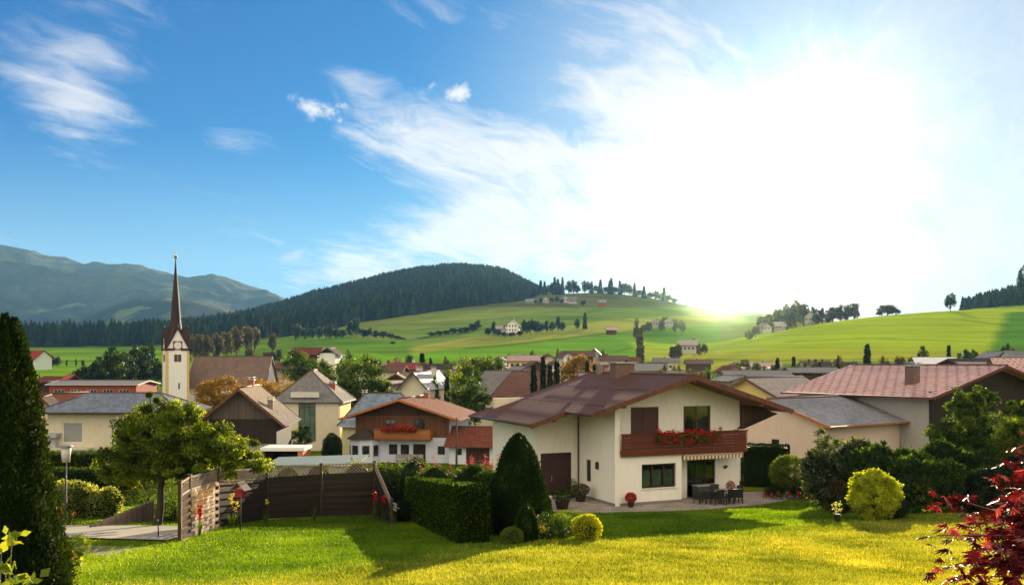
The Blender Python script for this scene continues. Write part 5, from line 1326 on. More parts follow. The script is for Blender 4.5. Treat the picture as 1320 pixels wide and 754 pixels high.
# ------------------------------------------------------------------ road, terrace, walls in the garden
def sheet(name, pts, mat, lift, nx=24, ny=10, kind='structure'):
    """four-cornered sheet draped on the ground"""
    a, b, c, d = [Vector(p) for p in pts]; V = []; Fc = []
    for j in range(ny+1):
        for i in range(nx+1):
            p = a.lerp(b, i/nx).lerp(d.lerp(c, i/nx), j/ny); V.append((p.x, p.y, zg(p.x, p.y)+lift))
    for j in range(ny):
        for i in range(nx): q = j*(nx+1)+i; Fc.append((q, q+1, q+nx+2, q+nx+1))
    o = link(name, npmesh(name, V, Fc, smooth=True), mat); return tag(o, kind=kind)
ASPH = plain('sunlit_asphalt', (.36, .33, .28), .95, .18, .8, .3, spec=.1)
ra = hit(90, 695).y; rb = hit(150, 679).y
sheet('road', [(-70, ra-.6, 0), (-12.2, ra+.15, 0), (-12.2, rb+.45, 0), (-70, rb-.2, 0)], ASPH, .05, 60, 8)
sheet('verge', [(-13.6, 27.5, 0), (-11.9, 28.2, 0), (-12.0, 30.6, 0), (-14.5, 30.6, 0)], plain('dry_verge_gravel', (.26, .22, .13), .95, .25, 3, .6), .02)
def paving():
    m, t, out = new_mat('terrace_paving'); tc = t.new('ShaderNodeTexCoord')
    b = t.new('ShaderNodeTexBrick'); t.put(b.inputs['Vector'], tc.outputs['Object']); b.inputs['Scale'].default_value = 1
    b.inputs['Brick Width'].default_value = .5; b.inputs['Row Height'].default_value = .5; b.inputs['Mortar Size'].default_value = .012
    b.inputs['Color1'].default_value = (.30, .25, .20, 1); b.inputs['Color2'].default_value = (.38, .32, .26, 1); b.inputs['Mortar'].default_value = (.14, .12, .09, 1)
    n = t.noise(tc.outputs['Object'], 1.1, 5); prin(t, out, t.mix(1.0, b.outputs['Color'], t.ramp(n, [(.3, .75), (.7, 1.15)]), 'MULTIPLY'), .85, b.outputs['Fac'], -.3, .01)
    p = [ML(*q) for q in ((-4.9, 4.9), (-4.3, .2), (-1.2, -2.4), (3.5, -2.9), (8.2, -2.5), (12.6, -1.2), (13.0, 1.6), (9.7, 2.0), (9.7, 4.4))]
    n_ = len(p); V = [(q.x, q.y, MO.z+.035) for q in p]+[(q.x, q.y, MO.z-.4) for q in p]
    o = MB().add(V, [tuple(range(n_))[::-1], tuple(range(n_, 2*n_))]+[(i, (i+1) % n_, n_+(i+1) % n_, n_+i) for i in range(n_)]).build('terrace', m)
    bpy.context.view_layer.update(); tag(o, kind='structure')
paving()

# ------------------------------------------------------------------ fence
FW = wood('shaded_fence_boards', (.030, .020, .013), axis=0, gap=False); FL = wood('sunny_fence_boards', (.42, .30, .21), axis=1, gap=False, var=.3); PW = wood('fence_post', (.05, .035, .022), gap=False)  # pale and dark boards: sun and shade on one fence painted as colour
LT = plain('lattice_wood', (.24, .18, .13), .8, .2)
def fence():
    base = [hit(232, 699), hit(244.5, 694), hit(280.5, 682), hit(344, 671), hit(414.3, 667), hit(483, 665.5)]
    tops = [622, 614, 606, 603, 599, 596]
    root = empty('fence', tuple(base[2]), 0, 'tall garden fence of dark horizontal slats with lattice top', 'fence'); o = base[2]
    pts = [p-o for p in base]; hs = [(H0-t)/F*b.y-b.z for t, b in zip(tops, base)]
    pts.append(hit(505, 676)-o); hs.append(1.05)
    for p, h in zip(pts, hs):
        pm = MB().box(p.x-.06, p.x+.06, p.y-.06, p.y+.06, p.z-.5, p.z+h+.05); pm.box(p.x-.08, p.x+.08, p.y-.08, p.y+.08, p.z+h+.052, p.z+h+.09); pm.build('post', PW, root)
    for i in range(len(pts)-1):
        a, b = pts[i], pts[i+1]; d = (b-a); dh = Vector((d.x, d.y, 0)).normalized(); n = Vector((-dh.y, dh.x, 0)); L = Vector((d.x, d.y, 0)).length
        lat = .46 if i < 5 else .35; mt = FL if i < 2 else FW
        m = MB(); ha, hb = hs[i]-lat, hs[i+1]-lat; cnt = 13
        for j in range(cnt):
            za, zb = .08+(ha-.1)*j/cnt, .08+(hb-.1)*j/cnt; sa, sb = (ha-.1)/cnt*(1.04 if i < 2 else 1.10), (hb-.1)/cnt*(1.04 if i < 2 else 1.10); off = (.03 if j % 2 else -.03) if i < 2 else (.020 if j % 2 else -.020)
            A = a+dh*.07+n*off; B = b-dh*.07+n*off
            if i < 2:       # woven slats that bow in and out between battens
                k = 9
                prev = None
                for q in range(k+1):
                    P = A.lerp(B, q/k)+n*(.035*math.cos(q*PI+j*PI)); zz = za+(zb-za)*q/k
                    if prev is not None: m.add([prev[0], P+Vector((0, 0, zz)), P+Vector((0, 0, zz+sa*.97)), prev[1], prev[0]+n*.012, P+n*.012+Vector((0, 0, zz)), P+n*.012+Vector((0, 0, zz+sa*.97)), prev[1]+n*.012], [(0,1,2,3),(7,6,5,4),(0,4,5,1),(3,2,6,7)])
                    prev = (P+Vector((0, 0, zz)), P+Vector((0, 0, zz+sa*.97)))
            else:
                m.add([A+Vector((0,0,za)), B+Vector((0,0,zb)), B+Vector((0,0,zb+sb)), A+Vector((0,0,za+sa)), A+n*.02+Vector((0,0,za)), B+n*.02+Vector((0,0,zb)), B+n*.02+Vector((0,0,zb+sb)), A+n*.02+Vector((0,0,za+sa))],
                      [(0,1,2,3),(7,6,5,4),(0,4,5,1),(3,2,6,7),(0,3,7,4),(1,5,6,2)])
        A = a+dh*.061; B = b-dh*.061
        for za, zb in ((.02, .02), (ha-.01, hb-.01)): m.bar(A+Vector((0,0,za)), B+Vector((0,0,zb)), .07, .06)
        m.build('slat_panel', mt, root)
        l = MB()
        l.bar(A+Vector((0,0,hs[i]-.02)), B+Vector((0,0,hs[i+1]-.02)), .05, .05)
        step = .17; k = int((L-.12)/step)+1; Lx = L-.124; hh = lat-.06
        for s in (-1, 1):
            q = -hh
            while q < Lx+hh:
                x0, x1 = (q, q+hh) if s > 0 else (q+hh, q); zz0, zz1 = 0, hh
                def cl(x0, z0, x1, z1):
                    r = []
                    for x, z, X2, Z2 in ((x0, z0, x1, z1), (x1, z1, x0, z0)):
                        xc = min(max(x, 0), Lx); tt = 0 if X2 == x else (xc-x)/(X2-x); r.append((xc, z+(Z2-z)*tt))
                    return r
                (xa, zza), (xb, zzb) = cl(x0, 0, x1, hh)
                if abs(xa-xb) > .02:
                    fa, fb = xa/Lx, xb/Lx
                    P = A.lerp(B, fa)+n*(.008*s)+Vector((0, 0, ha+(hb-ha)*fa+.02+zza)); Q = A.lerp(B, fb)+n*(.008*s)+Vector((0, 0, ha+(hb-ha)*fb+.02+zzb))
                    l.bar(P, Q, .012, .03, up=tuple(n.cross((Q-P).normalized())))
                q += step
        l.build('lattice', LT, root)
    return base
FB = fence()
# marker post on the road edge
mp = empty('marker_post', tuple(hit(204, 693)), 0, 'thin dark metal post standing at the road edge', 'post'); MB().tube([(0, 0, -.2), (0, 0, .62)], .025, 8).build('pole', DARKM, mp); MB().sphere((0, 0, .64), .04, 8, 6).build('knob', METAL, mp)
def bird_house():
    p = W(310, 640, 37.0); r = empty('bird_house', tuple(p), R(-20), 'small red bird house with tilted roof in front of the fence', 'bird house')
    MB().tube([(0, 0, zg(p.x, p.y)-p.z-.2), (0, 0, .0)], .03, 6).build('pole', PW, r)
    MB().box(-.17, .17, -.14, .14, 0, .34).build('box', plain('red_birdhouse', (.28, .03, .03), .8), r)
    m = MB(); m.slab([(-.36, -.24, .28), (-.36, .24, .28), (0, .24, .62), (0, -.24, .62)], .03); m.slab([(.36, .24, .28), (.36, -.24, .28), (.002, -.24, .62), (.002, .24, .62)], .03); m.build('roof', plain('pale_roof_boards', (.22, .18, .14), .8), r)
    MB().lathe([(.0, 0), (.04, 0), (.04, .01), (0, .01)], 10).build('hole', DARKM, r).location = (0, -.145, .2)
bird_house()
def log_wall():
    a = hit(118, 681); b = hit(198, 672); hts = (.12, .95); n = 46; V = []; Fc = []
    d = (b-a); dh = Vector((d.x, d.y, 0)).normalized(); nn = Vector((dh.y, -dh.x, 0))
    for i in range(n*4+1):
        f = i/(n*4); p = a.lerp(b, f)-a; bul = .05*abs(math.sin(PI*i/4)); h = hts[0]+(hts[1]-hts[0])*f+.03*math.sin(int(i/4)*2.3)
        q = p+nn*bul; w = p-nn*.1
        V += [(q.x, q.y, p.z-.4), (q.x, q.y, p.z+h-.02*(1-bul/.05)), (w.x, w.y, p.z+h-.02), (w.x, w.y, p.z-.4)]
    for i in range(n*4):
        for k in range(3): Fc.append((4*i+k, 4*i+4+k, 4*i+5+k, 4*i+k+1))
    tag(link('retaining_wall', npmesh('retaining_wall', V, Fc), wood('weathered_logs', (.20, .14, .10), plank=.15), loc=tuple(a)), 'low retaining wall of upright weathered logs beside the road', 'retaining wall')
log_wall()
def street_lamp():
    b = hit(85, 671); r = empty('street_lamp', tuple(b), 0, 'slim street lamp with pale cylindrical lantern beside the pale bush', 'street lamp')
    h = PZ(596, b.y)-b.z; k = b.y/F; MB().tube([(0, 0, -.3), (0, 0, .8), (0, 0, .82), (0, 0, h)], [.065, .065, .045, .04], 10).build('pole', DARKM, r)
    hd = MB().lathe([(.0, h), (.16, h+.01), (.20, h+.35), (.22, h+20*k), (0, h+20*k)], 16); ho = hd.build('lantern', plain('frosted_glass', (.55, .52, .44), .3, .05, spec=.5), r)
    MB().lathe([(0, h+20*k+.002), (.30, h+20*k+.004), (.30, h+20*k+.05), (.1, h+20*k+.10), (0, h+20*k+.10)], 16).build('cap', plain('grey_cap', (.30, .29, .27), .5, metallic=.4), ho)
street_lamp()
def util_pole(label, px, py0, py1, D, arms=False):
    p = gpt(px, D); p.z = min(p.z, PZ(py0, D)); h = PZ(py1, D)-p.z
    r = empty('utility_pole', tuple(p), 0, label, 'pole'); MB().tube([(0, 0, -.3), (0, 0, h)], [.11, .07], 8).build('pole', plain('weathered_pole', (.06, .05, .045), .9), r)
    if arms: MB().box(-.5, .5, -.05, .05, h-.3, h-.2).build('crossarm', DARKM, r)
util_pole('thin dark pole in front of the chalet corner', 588.5, 597, 538, 86)
util_pole('left one of two thin poles on the green slope', 593, 460, 452, 420)
util_pole('right one of two thin poles on the green slope', 601, 460, 452, 424)

# bench in front of the chalet
def bench():
    p = gpt(527, 97.0); r = empty('bench', tuple(p), R(-9), 'grey wooden bench in front of the chalet windows', 'bench')
    MB().box(-1.5, 1.5, -.25, .2, .42, .48).build('seat', GREYB, r); MB().box(-1.5, 1.5, .17, .22, .55, 1.0).build('backrest', GREYB, r)
    for x in (-1.3, 1.3): MB().box(x-.05, x+.05, -.22, .22, 0, .418).build('leg', GREYB, r)
bench()

# ------------------------------------------------------------------ terrace furniture
RAT = plain('dark_rattan', (.025, .022, .02), .6, .3, 30, .5)
def table_set():
    u0 = mu(926, -1.0); z = .036
    t = empty('garden_table', tuple(ML(u0, -1.0, z)), RZ, 'dark rectangular garden table with chairs round it on the terrace', 'table')
    MB().box(-.95, .95, -.48, .48, .70, .74).build('table_top', plain('smoked_glass_top', (.05, .05, .05), .15, .1, spec=.6), t)
    for sx in (-1, 1):
        for sy in (-1, 1): MB().box(sx*.85-.03, sx*.85+.03, sy*.4-.03, sy*.4+.03, 0, .698).build('leg', DARKM, t)
    def chair():
        c = empty('garden_chair', (0, 0, 0), 0)
        MB().box(-.27, .27, -.26, .26, .38, .45).build('seat', RAT, c, bevel=.015)
        m = MB(); m.add([(-.27, .22, .44), (.27, .22, .44), (.27, .34, .92), (-.27, .34, .92), (-.27, .27, .44), (.27, .27, .44), (.27, .39, .92), (-.27, .39, .92)], [(0,1,2,3),(7,6,5,4),(0,4,5,1),(1,5,6,2),(2,6,7,3),(3,7,4,0)]); m.build('backrest', RAT, c)
        for sx in (-1, 1):
            m = MB(); m.box(sx*.29-.025, sx*.29+.025, -.24, .26, .62, .66); m.build('armrest', RAT, c)
            for sy in (-.22, .24): MB().box(sx*.29-.022, sx*.29+.022, sy-.022, sy+.022, 0, .618).build('leg', RAT, c)
        return c
    base = chair(); spots = [(-.62, -.75, PI, 'dark woven garden chair at the left of the table front side'), (.05, -.82, PI+.12, 'dark woven garden chair in the middle of the table front side'), (.72, -.78, PI-.1, 'dark woven garden chair at the right of the table front side'),
                             (1.25, .05, -PI/2, 'dark woven garden chair at the right head of the table'), (-1.3, 0, PI/2, 'dark woven garden chair at the left head of the table'), (.55, .82, 0, 'dark woven garden chair behind the table by the white wall')]
    for i, (x, y, a, lb) in enumerate(spots):
        c = base if i == 0 else copy_tree(base)
        c.location = ML(u0+x, -1.0+y, z); c.rotation_euler = (0, 0, RZ+a); tag(c, lb, 'chair', 'garden chairs round the terrace table')
    b = empty('storage_box', tuple(ML(mu(911, .55), .55, z)), RZ, 'dark grey storage box with pale lid beside the patio door', 'storage box')
    MB().box(-.85, .7, -.3, .3, 0, .80).build('box', plain('dark_box', (.05, .05, .05), .6), b, bevel=.02); MB().box(-.88, .73, -.33, .33, .802, .86).build('lid', plain('box_lid', (.30, .29, .27), .5), b)
    p = empty('bird_ornament', tuple(ML(mu(935, 1.24), 1.26, mz(602, 935, 1.3))), RZ, 'dark metal bird ornament on the white terrace wall', 'wall ornament')
    m = MB(); m.add([(-.22, 0, .12), (-.05, 0, .06), (.02, 0, .16), (.12, 0, .10), (.28, 0, .08), (.16, 0, .0), (.05, 0, -.10), (-.08, 0, -.04)]+[(-.22, .02, .12), (-.05, .02, .06), (.02, .02, .16), (.12, .02, .10), (.28, .02, .08), (.16, .02, .0), (.05, .02, -.10), (-.08, .02, -.04)],
          [tuple(range(8))[::-1], tuple(range(8, 16))]+[(i, (i+1) % 8, 8+(i+1) % 8, 8+i) for i in range(8)]); m.build('silhouette', DARKM, p)
table_set()
def potted(label, loc, r, h, mat, leaf, seed, fl=None, n=700, cat='potted plant', pot=(.05, .03, .025)):
    rt = empty('potted_plant', tuple(loc), 0, label, cat)
    MB().lathe([(0, 0), (r*.6, 0), (r*.85, h*.40), (r*.9, h*.42), (r*.75, h*.42), (0, h*.40)], 14).build('pot', plain('pot_'+label[:6], pot, .8), rt)
    rng = np.random.default_rng(seed); P, d = in_ellipsoid(n, rng, (0, 0, h*.72), (r*1.25, r*1.25, h*.36), .2)
    V, Fc, rv = leaf_quads(P, leaf, rng, .3, nrm=d); link('leaves', npmesh('leaves', V, Fc, rv), LM[mat], rt)
    if fl:
        P, d = in_ellipsoid(int(n*.9), rng, (0, 0, h*.75), (r*1.3, r*1.3, h*.36), .85); V, Fc, rv = leaf_quads(P, leaf*.9, rng, .2, nrm=d, aspect=.9); link('flowers', npmesh('flowers', V, Fc, rv), LM[fl], rt)
    return rt
potted('red geranium in a pot at the white house corner', ML(.42, -.55, .036), .24, .75, 'mid', .07, 3, 'redfl')
potted('round dark potted bush by the entrance path', ML(-3.6, .3, .036), .5, 1.15, 'dark', .08, 5, None, 1800)
potted('dark flowering tub beside the entrance side wall', ML(-1.25, 2.6, .036), .42, .95, 'dark', .07, 6, 'brownish', 1000)
potted('slim dark potted plant next to the entrance door', ML(-1.0, 4.1, .036), .22, 1.1, 'dark', .07, 7, None, 500)
potted('small red flower pot beside the chairs on the terrace', ML(mu(942, .4), .4, .036), .2, .9, 'mid', .07, 8, 'redfl', 400)

# ------------------------------------------------------------------ garden planting
prof_c = [(0, .98), (.17, 1.0), (.29, .90), (.41, .78), (.53, .68), (.65, .61), (.77, .51), (.87, .34), (.94, .15), (1, .01)]
columnar('tall dark columnar cypress at the left edge', gpt(6, 14), 4.98, .87, 11, 42000, .062, 'thuja', name='cypress', cat='cypress', prof=prof_c, amp=.16)
columnar('slim second tip of dark cypress at the left edge', Vector((PX(19, 14.1), 14.1, zg(PX(19, 14.1), 14.1)+0)), 4.95, .40, 12, 14000, .062, 'thuja', name='cypress', cat='cypress', prof=[(0, .9), (.6, .9), (.8, .62), (.93, .35), (1, .03)], amp=.16)
columnar('broad conical thuja left of the white house', hit(668, 690), 3.72, 1.02, 21, 26000, .075, 'thuja', name='thuja', cat='thuja', prof=[(0, .78), (.12, .95), (.3, 1), (.5, .90), (.7, .70), (.86, .46), (.96, .22), (1, .03)], amp=.20)
columnar('smaller dark thuja leaning on the broad one', hit(694, 682), 1.9, .55, 22, 8000, .07, 'thuja', name='thuja', cat='thuja', prof=[(0, .8), (.3, 1), (.6, .8), (.9, .35), (1, .03)])
columnar('little dark cone bush before the broad thuja', hit(678, 698), 1.25, .42, 23, 7000, .05, 'hedge', name='thuja', cat='thuja', prof=[(0, .8), (.3, 1), (.6, .85), (.9, .45), (1, .05)])
hedge('long clipped thuja hedge on the lawn', [hit(611, 701), hit(537, 668)], 1.05, 1.95, 80000, .065, 'hedge', 31, name='hedge', cat='hedge')
shrub('small dark clipped bush at the far end of the hedge', 'bush', hit(520, 673), [(0, 0, .45, .42, .42, .5)], 4000, .05, 'hedge', 33)
columnar('round topped yew at the far hedge end', hit(537, 662), 2.2, .9, 34, 9000, .07, 'thuja', name='yew', cat='bush', prof=[(0, .9), (.5, 1), (.8, .8), (1, .1)])
shrub('loose green shrubs behind the fence corner', 'shrub', gpt(512, 49), [(-.6, 0, 1.2, 1.0, .9, 1.3), (.9, .5, 1.4, 1.2, 1, 1.4), (2.1, .2, 1.2, 1.0, .9, 1.25)], 9000, .10, 'mid', 35, shell=.7)
shrub('leafy olive shrub beside the broad thuja', 'shrub', hit(640, 690), [(0, 0, .8, .62, .6, .85), (-.35, .8, 1.3, .8, .7, 1.0), (-.9, 1.8, 1.5, .9, .7, .95)], 12000, .085, 'mid', 36, shell=.7)
shrub('rounded green shrubs behind the clipped hedge', 'shrub', gpt(585, 43), [(-.9, 0, 1.3, 1.1, .8, 1.25), (.6, -.5, 1.25, 1.1, .8, 1.2)], 9000, .09, 'mid', 37, shell=.7)
def spikes(label, cat, c, wx, n, h, mat, seed, fl, leaf='mid', name='flowering_shrub', ps=.06):
    rng = np.random.default_rng(seed); r = empty(name, tuple(c), 0, label, cat)
    P, d = in_ellipsoid(n*2, rng, (0, 0, h*.5), (wx, wx*.5, h*.5), .3); P[:, 2] = np.abs(P[:, 2]); V, Fc, rv = leaf_quads(P, .11, rng, .4); link('leaves', npmesh('leaves', V, Fc, rv), LM[leaf], r)
    k = max(4, n//30); cx = np.stack([rng.uniform(-wx, wx, k), rng.uniform(-wx*.5, wx*.5, k), h*rng.uniform(.85, 1.25, k)], 1); idx = rng.integers(0, k, n)
    P = cx[idx]+np.stack([rng.normal(0, .04, n), rng.normal(0, .04, n), rng.normal(0, .12, n)], 1); V, Fc, rv = leaf_quads(P, ps, rng, .6, aspect=.8); link('flowers', npmesh('flowers', V, Fc, rv), LM[fl], r)
    s = MB()
    for q in cx: s.tube([(q[0]*.4, q[1]*.4, -.05), tuple(q)], [.015, .006], 4)
    s.build('stem', BARK, r); return r
spikes('pink flowering shrub with upright spikes behind the hedge', 'shrub', gpt(592, 45), 1.9, 700, 2.3, 'mid', 41, 'pinkfl')
spikes('second pink spiked shrub nearer the broad thuja', 'shrub', gpt(632, 42.5), .8, 220, 2.2, 'mid', 42, 'pinkfl')
shrub('round bright green dwarf bush on the lawn edge', 'bush', hit(660, 701), [(0, 0, .26, .36, .34, .27)], 3500, .05, 'bright', 43)
shrub('loose leafy shrub between dwarf bush and yellow mound', 'shrub', hit(706, 696), [(0, 0, .45, .50, .4, .5), (.4, .2, .35, .4, .35, .4)], 2600, .07, 'mid', 44, shell=.45, core=None)
shrub('low green perennials left of the yellow mound', 'perennials', hit(728, 693), [(0, .6, .35, .45, .35, .38), (.25, 1.6, .35, .6, .4, .38)], 2400, .07, 'bright', 45, shell=.5, core=None)
shrub('low golden yellow mound bush on the lawn edge', 'bush', hit(756, 695), [(0, 0, .40, .52, .48, .42), (.1, 0, .6, .3, .3, .25)], 5200, .065, 'yellowb', 46)
spikes('tiny orange and yellow flowers before the leafy shrub', 'flowers', hit(694, 697), .3, 240, .4, 'bright', 47, 'yelfl', name='flowers')
def stalk(label, loc, h, fl, seed, n=60, cat='flower', tip=.35):
    """gladiolus-like stalk with sword leaves"""
    rng = np.random.default_rng(seed); r = empty('flower_stalk', tuple(loc), 0, label, cat)
    s = MB(); s.tube([(0, 0, -.05), (.02, 0, h*.5), (.04, 0, h)], [.014, .01, .006], 5); s.build('stem', LM['mid'], r)
    V = []; Fc = []; b = 0
    for k in range(9):
        a = rng.uniform(0, 6.28); ln = h*rng.uniform(.4, .65); w = .028; dx, dy = math.cos(a), math.sin(a); l = rng.uniform(.1, .28)
        V += [(dx*.02-dy*w, dy*.02+dx*w, 0), (dx*.02+dy*w, dy*.02-dx*w, 0), (dx*l*.5+dy*w, dy*l*.5-dx*w, ln*.6), (dx*l*.5-dy*w, dy*l*.5+dx*w, ln*.6), (dx*l+dy*.004, dy*l, ln), (dx*l-dy*.004, dy*l, ln)]
        Fc += [(b, b+1, b+2, b+3), (b+3, b+2, b+4, b+5)]; b += 6
    link('leaves', npmesh('leaves', V, Fc, np.full(len(V), .6)), LM['mid'], r)
    P = np.stack([rng.normal(.03, .04, n), rng.normal(0, .04, n), h-rng.uniform(0, tip, n)*h], 1); V, Fc, rv = leaf_quads(P, .085, rng, .2, aspect=.95); link('flowers', npmesh('flowers', V, Fc, rv), LM[fl], r); return r
stalk('red gladiolus before the sunlit woven fence panel', hit(257, 691), 1.15, 'redfl', 51, 70, tip=.45)
stalk('tall yellow flower stalk before the dark fence', hit(298, 682), 1.45, 'yelfl', 52, 34)
stalk('shorter yellow flower beside the tall yellow stalk', hit(304, 681), 1.1, 'yelfl', 53, 26)
stalk('single yellow flower in front of the second fence post', hit(343, 676), 1.05, 'yelfl', 54, 16, tip=.15)
stalk('green gladiolus leaves by the middle of the fence', hit(405, 673), 1.2, 'mid', 58, 6)
stalk('red gladiolus at the right end fence post', hit(483, 672), 1.35, 'redfl', 55, 70, tip=.35)
stalk('red gladiolus on the stepped down fence end', hit(494, 674), 1.2, 'redfl', 56, 50, tip=.3)
stalk('pale flowering stalk left of the small clipped bush', hit(509, 676), .95, 'whifl', 57, 40)

# left: apple tree, bushes, dark hedge
tb = hit(203, 678)
tree('old apple tree with spreading crown beside the road', tb, 6.0, [(.2, .2, 4.0, 2.0, 1.5, 1.3), (-1.2, 0, 3.0, 1.25, 1.2, 1.25), (1.9, .2, 3.45, 1.6, 1.3, 1.05), (3.5, .2, 2.75, 1.25, 1.0, .85), (.3, .3, 2.7, 1.9, 1.1, 1.0), (-1.7, .2, 2.4, 1.0, .9, .9), (1.2, .3, 2.3, 1.3, .9, .7), (.9, .2, 4.6, .9, .9, .65), (-.2, .1, 5.05, .35, .35, .5), (1.1, 0, 2.6, 1.5, 1.2, .7), (-.9, .3, 3.9, .8, .9, .7)],
     70000, .115, 'apple', 61, 1.6, tr=.17, name='apple_tree', cat='apple tree', limbs=10, clumps=340, cl_r=.17, shell=.25, lean=(.15, 0), bark=BARKD)
tree('small feathery tree in the shade under the apple tree', gpt(190, 43), 2.6, [(0, 0, 1.5, 1.2, 1, 1.1), (-.5, 0, 1.9, .8, .8, .6)], 9000, .08, 'mid', 62, .6, tr=.06, name='small_tree', clumps=80, shell=.3)
shrub('large pale green bush beside the street lamp', 'bush', gpt(101, 43.2), [(0, 0, .85, .95, .9, .95), (-.7, .1, .9, .8, .7, .9), (.7, .1, .6, .75, .7, .7), (1.3, .3, .7, .7, .6, .75)], 11000, .10, 'pale', 63, shell=.6, core='mid')
shrub('orange flower clump at the foot of the lamp', 'flowers', hit(80, 676), [(0, 0, .25, .35, .3, .3)], 700, .07, 'mid', 64, core=None)
spikes('small orange blossoms beside the lamp pole', 'flowers', hit(84, 678), .4, 60, .5, 'mid', 65, 'orafl', name='flowers')
hedge('dark clipped garden hedge behind the pale bush', [Vector((PX(30, 52), 52, zg(PX(30, 52), 52))), Vector((PX(172, 54), 54, zg(PX(172, 54), 54)))], 1.2, 2.2, 15000, .09, 'hedge', 66)
hedge('second hedge with sunlit top below the cream house', [Vector((PX(30, 60), 60, zg(PX(30, 60), 60)+.3)), Vector((PX(135, 62), 62, zg(PX(135, 62), 62)+.3))], 1.2, 2.6, 12000, .10, 'hedge', 67, tone=.15)
shrub('bright bush behind the apple trunk', 'bush', gpt(226, 42), [(0, 0, .7, .7, .6, .75), (-.5, .2, .4, .5, .5, .45)], 2600, .09, 'bright', 68, shell=.5, core=None)
shrub('yellow green bush left behind the fence', 'bush', gpt(300, 46), [(-.8, 0, 1.2, .9, .7, 1.2), (.9, .2, 1.3, 1.1, .8, 1.3), (2.6, .4, 1.2, 1.0, .8, 1.2)], 6000, .10, 'bright', 69, shell=.5)
shrub('sunlit climbing shrub behind the right half of the fence', 'shrub', gpt(440, 49), [(-1.2, 0, 1.3, .9, .6, 1.35), (.8, 0, 1.3, 1.1, .6, 1.45), (2.0, .2, 1.2, .8, .6, 1.3)], 6000, .10, 'bright', 70, shell=.5)
shrub('yellow and red flowering bush at the cypress foot', 'bush', gpt(84, 23.5), [(0, 0, .42, .42, .4, .48), (.2, .3, .7, .3, .3, .3)], 2600, .06, 'bright', 71, shell=.4, core=None)
spikes('small orange flowers in the bush at the cypress foot', 'flowers', gpt(86, 23.2), .4, 60, .6, 'bright', 72, 'orafl', name='flowers', ps=.05)
def sprigs():
    rng = np.random.default_rng(9); p = Vector((PX(-12, 6.2), 6.2, zg(PX(-12, 6.2), 6.2))); r = empty('leafy_plant', tuple(p), 0, 'bright broad leaves of a plant in the bottom left corner', 'plant')
    s = MB(); Pt = []
    for px, py in ((16, 690), (2, 700), (25, 745), (8, 730), (38, 752), (14, 758), (-6, 715), (0, 760), (30, 775)):
        e = W(px, py, 6.2+rng.uniform(-.2, .2))-p; s.tube([(0, 0, 0), tuple(e*.5+Vector((0, 0, .15))), tuple(e)], [.012, .008, .003], 5)
        for k in range(7): Pt.append(e+Vector(rng.normal(0, .035, 3)))
    s.build('stem', LM['bright'], r); P = np.array([tuple(q) for q in Pt]); V, Fc, rv = leaf_quads(P, .085, rng, .3, aspect=.6); link('leaves', npmesh('leaves', V, Fc, rv), LM['bright'], r)
sprigs()

# right: topiary, golden bush, shrub border
hedge('tall dark clipped hedge right of the white house', [ML(mu(957, 5.0), 5.0, -.2), ML(mu(1016, 3.2), 3.2, -.2)], 1.3, 3.0, 26000, .075, 'thuja', 81)
tree('clipped ball tree with sunlit rim beyond the terrace', ML(mu(1017, -.2), -.2, 0)+Vector((0, 0, -.1)), 2.4, [(0, 0, 1.55, 1.16, 1.16, 1.08)], 18000, .085, 'apple', 82, .7, tr=.09, name='ball_tree', cat='tree', clumps=700, cl_r=.075, shell=.78)
shrub('inner dark bedding shrubs under the ball tree', 'shrub', ML(mu(1020, -.3), -.5, 0), [(-1.2, 0, .3, .7, .5, .4), (.6, 0, .35, 1.0, .5, .45), (2.0, -.2, .5, 1.0, .6, .6)], 5000, .07, 'dark', 83)
spikes('low red flowers in the bed below the ball tree', 'flowers', ML(mu(1012, -1.4), -1.5, .05), 1.6, 240, .28, 'dark', 84, 'redfl', leaf='dark', name='flowers', ps=.07)
gb = hit(1127, 671)
tree('bright golden yellow round bush on the lawn', gb, 2.4, [(0, 0, 1.15, 1.12, 1.05, 1.12), (-.45, 0, 1.75, .6, .6, .5), (.5, 0, 1.5, .7, .7, .6), (.1, 0, 1.9, .5, .5, .45)], 22000, .10, 'golden', 85, .45, tr=.06, name='golden_bush', cat='bush', clumps=420, cl_r=.11, shell=.6)
shrub('dark small leaved bush under the golden bush', 'bush', gb+Vector((1.2, .5, 0)), [(0, 0, .5, .6, .5, .55)], 2500, .06, 'dark', 86)
potted('small pale leaved plant in a dark pot on the lawn', hit(1079, 674), .17, .95, 'pale', .09, 87, None, 130, pot=(.05, .03, .03))
shrub('tiny pale shrub beside the golden bush', 'shrub', hit(1112, 668), [(0, 0, .35, .25, .25, .35)], 260, .08, 'pale', 88, core=None)
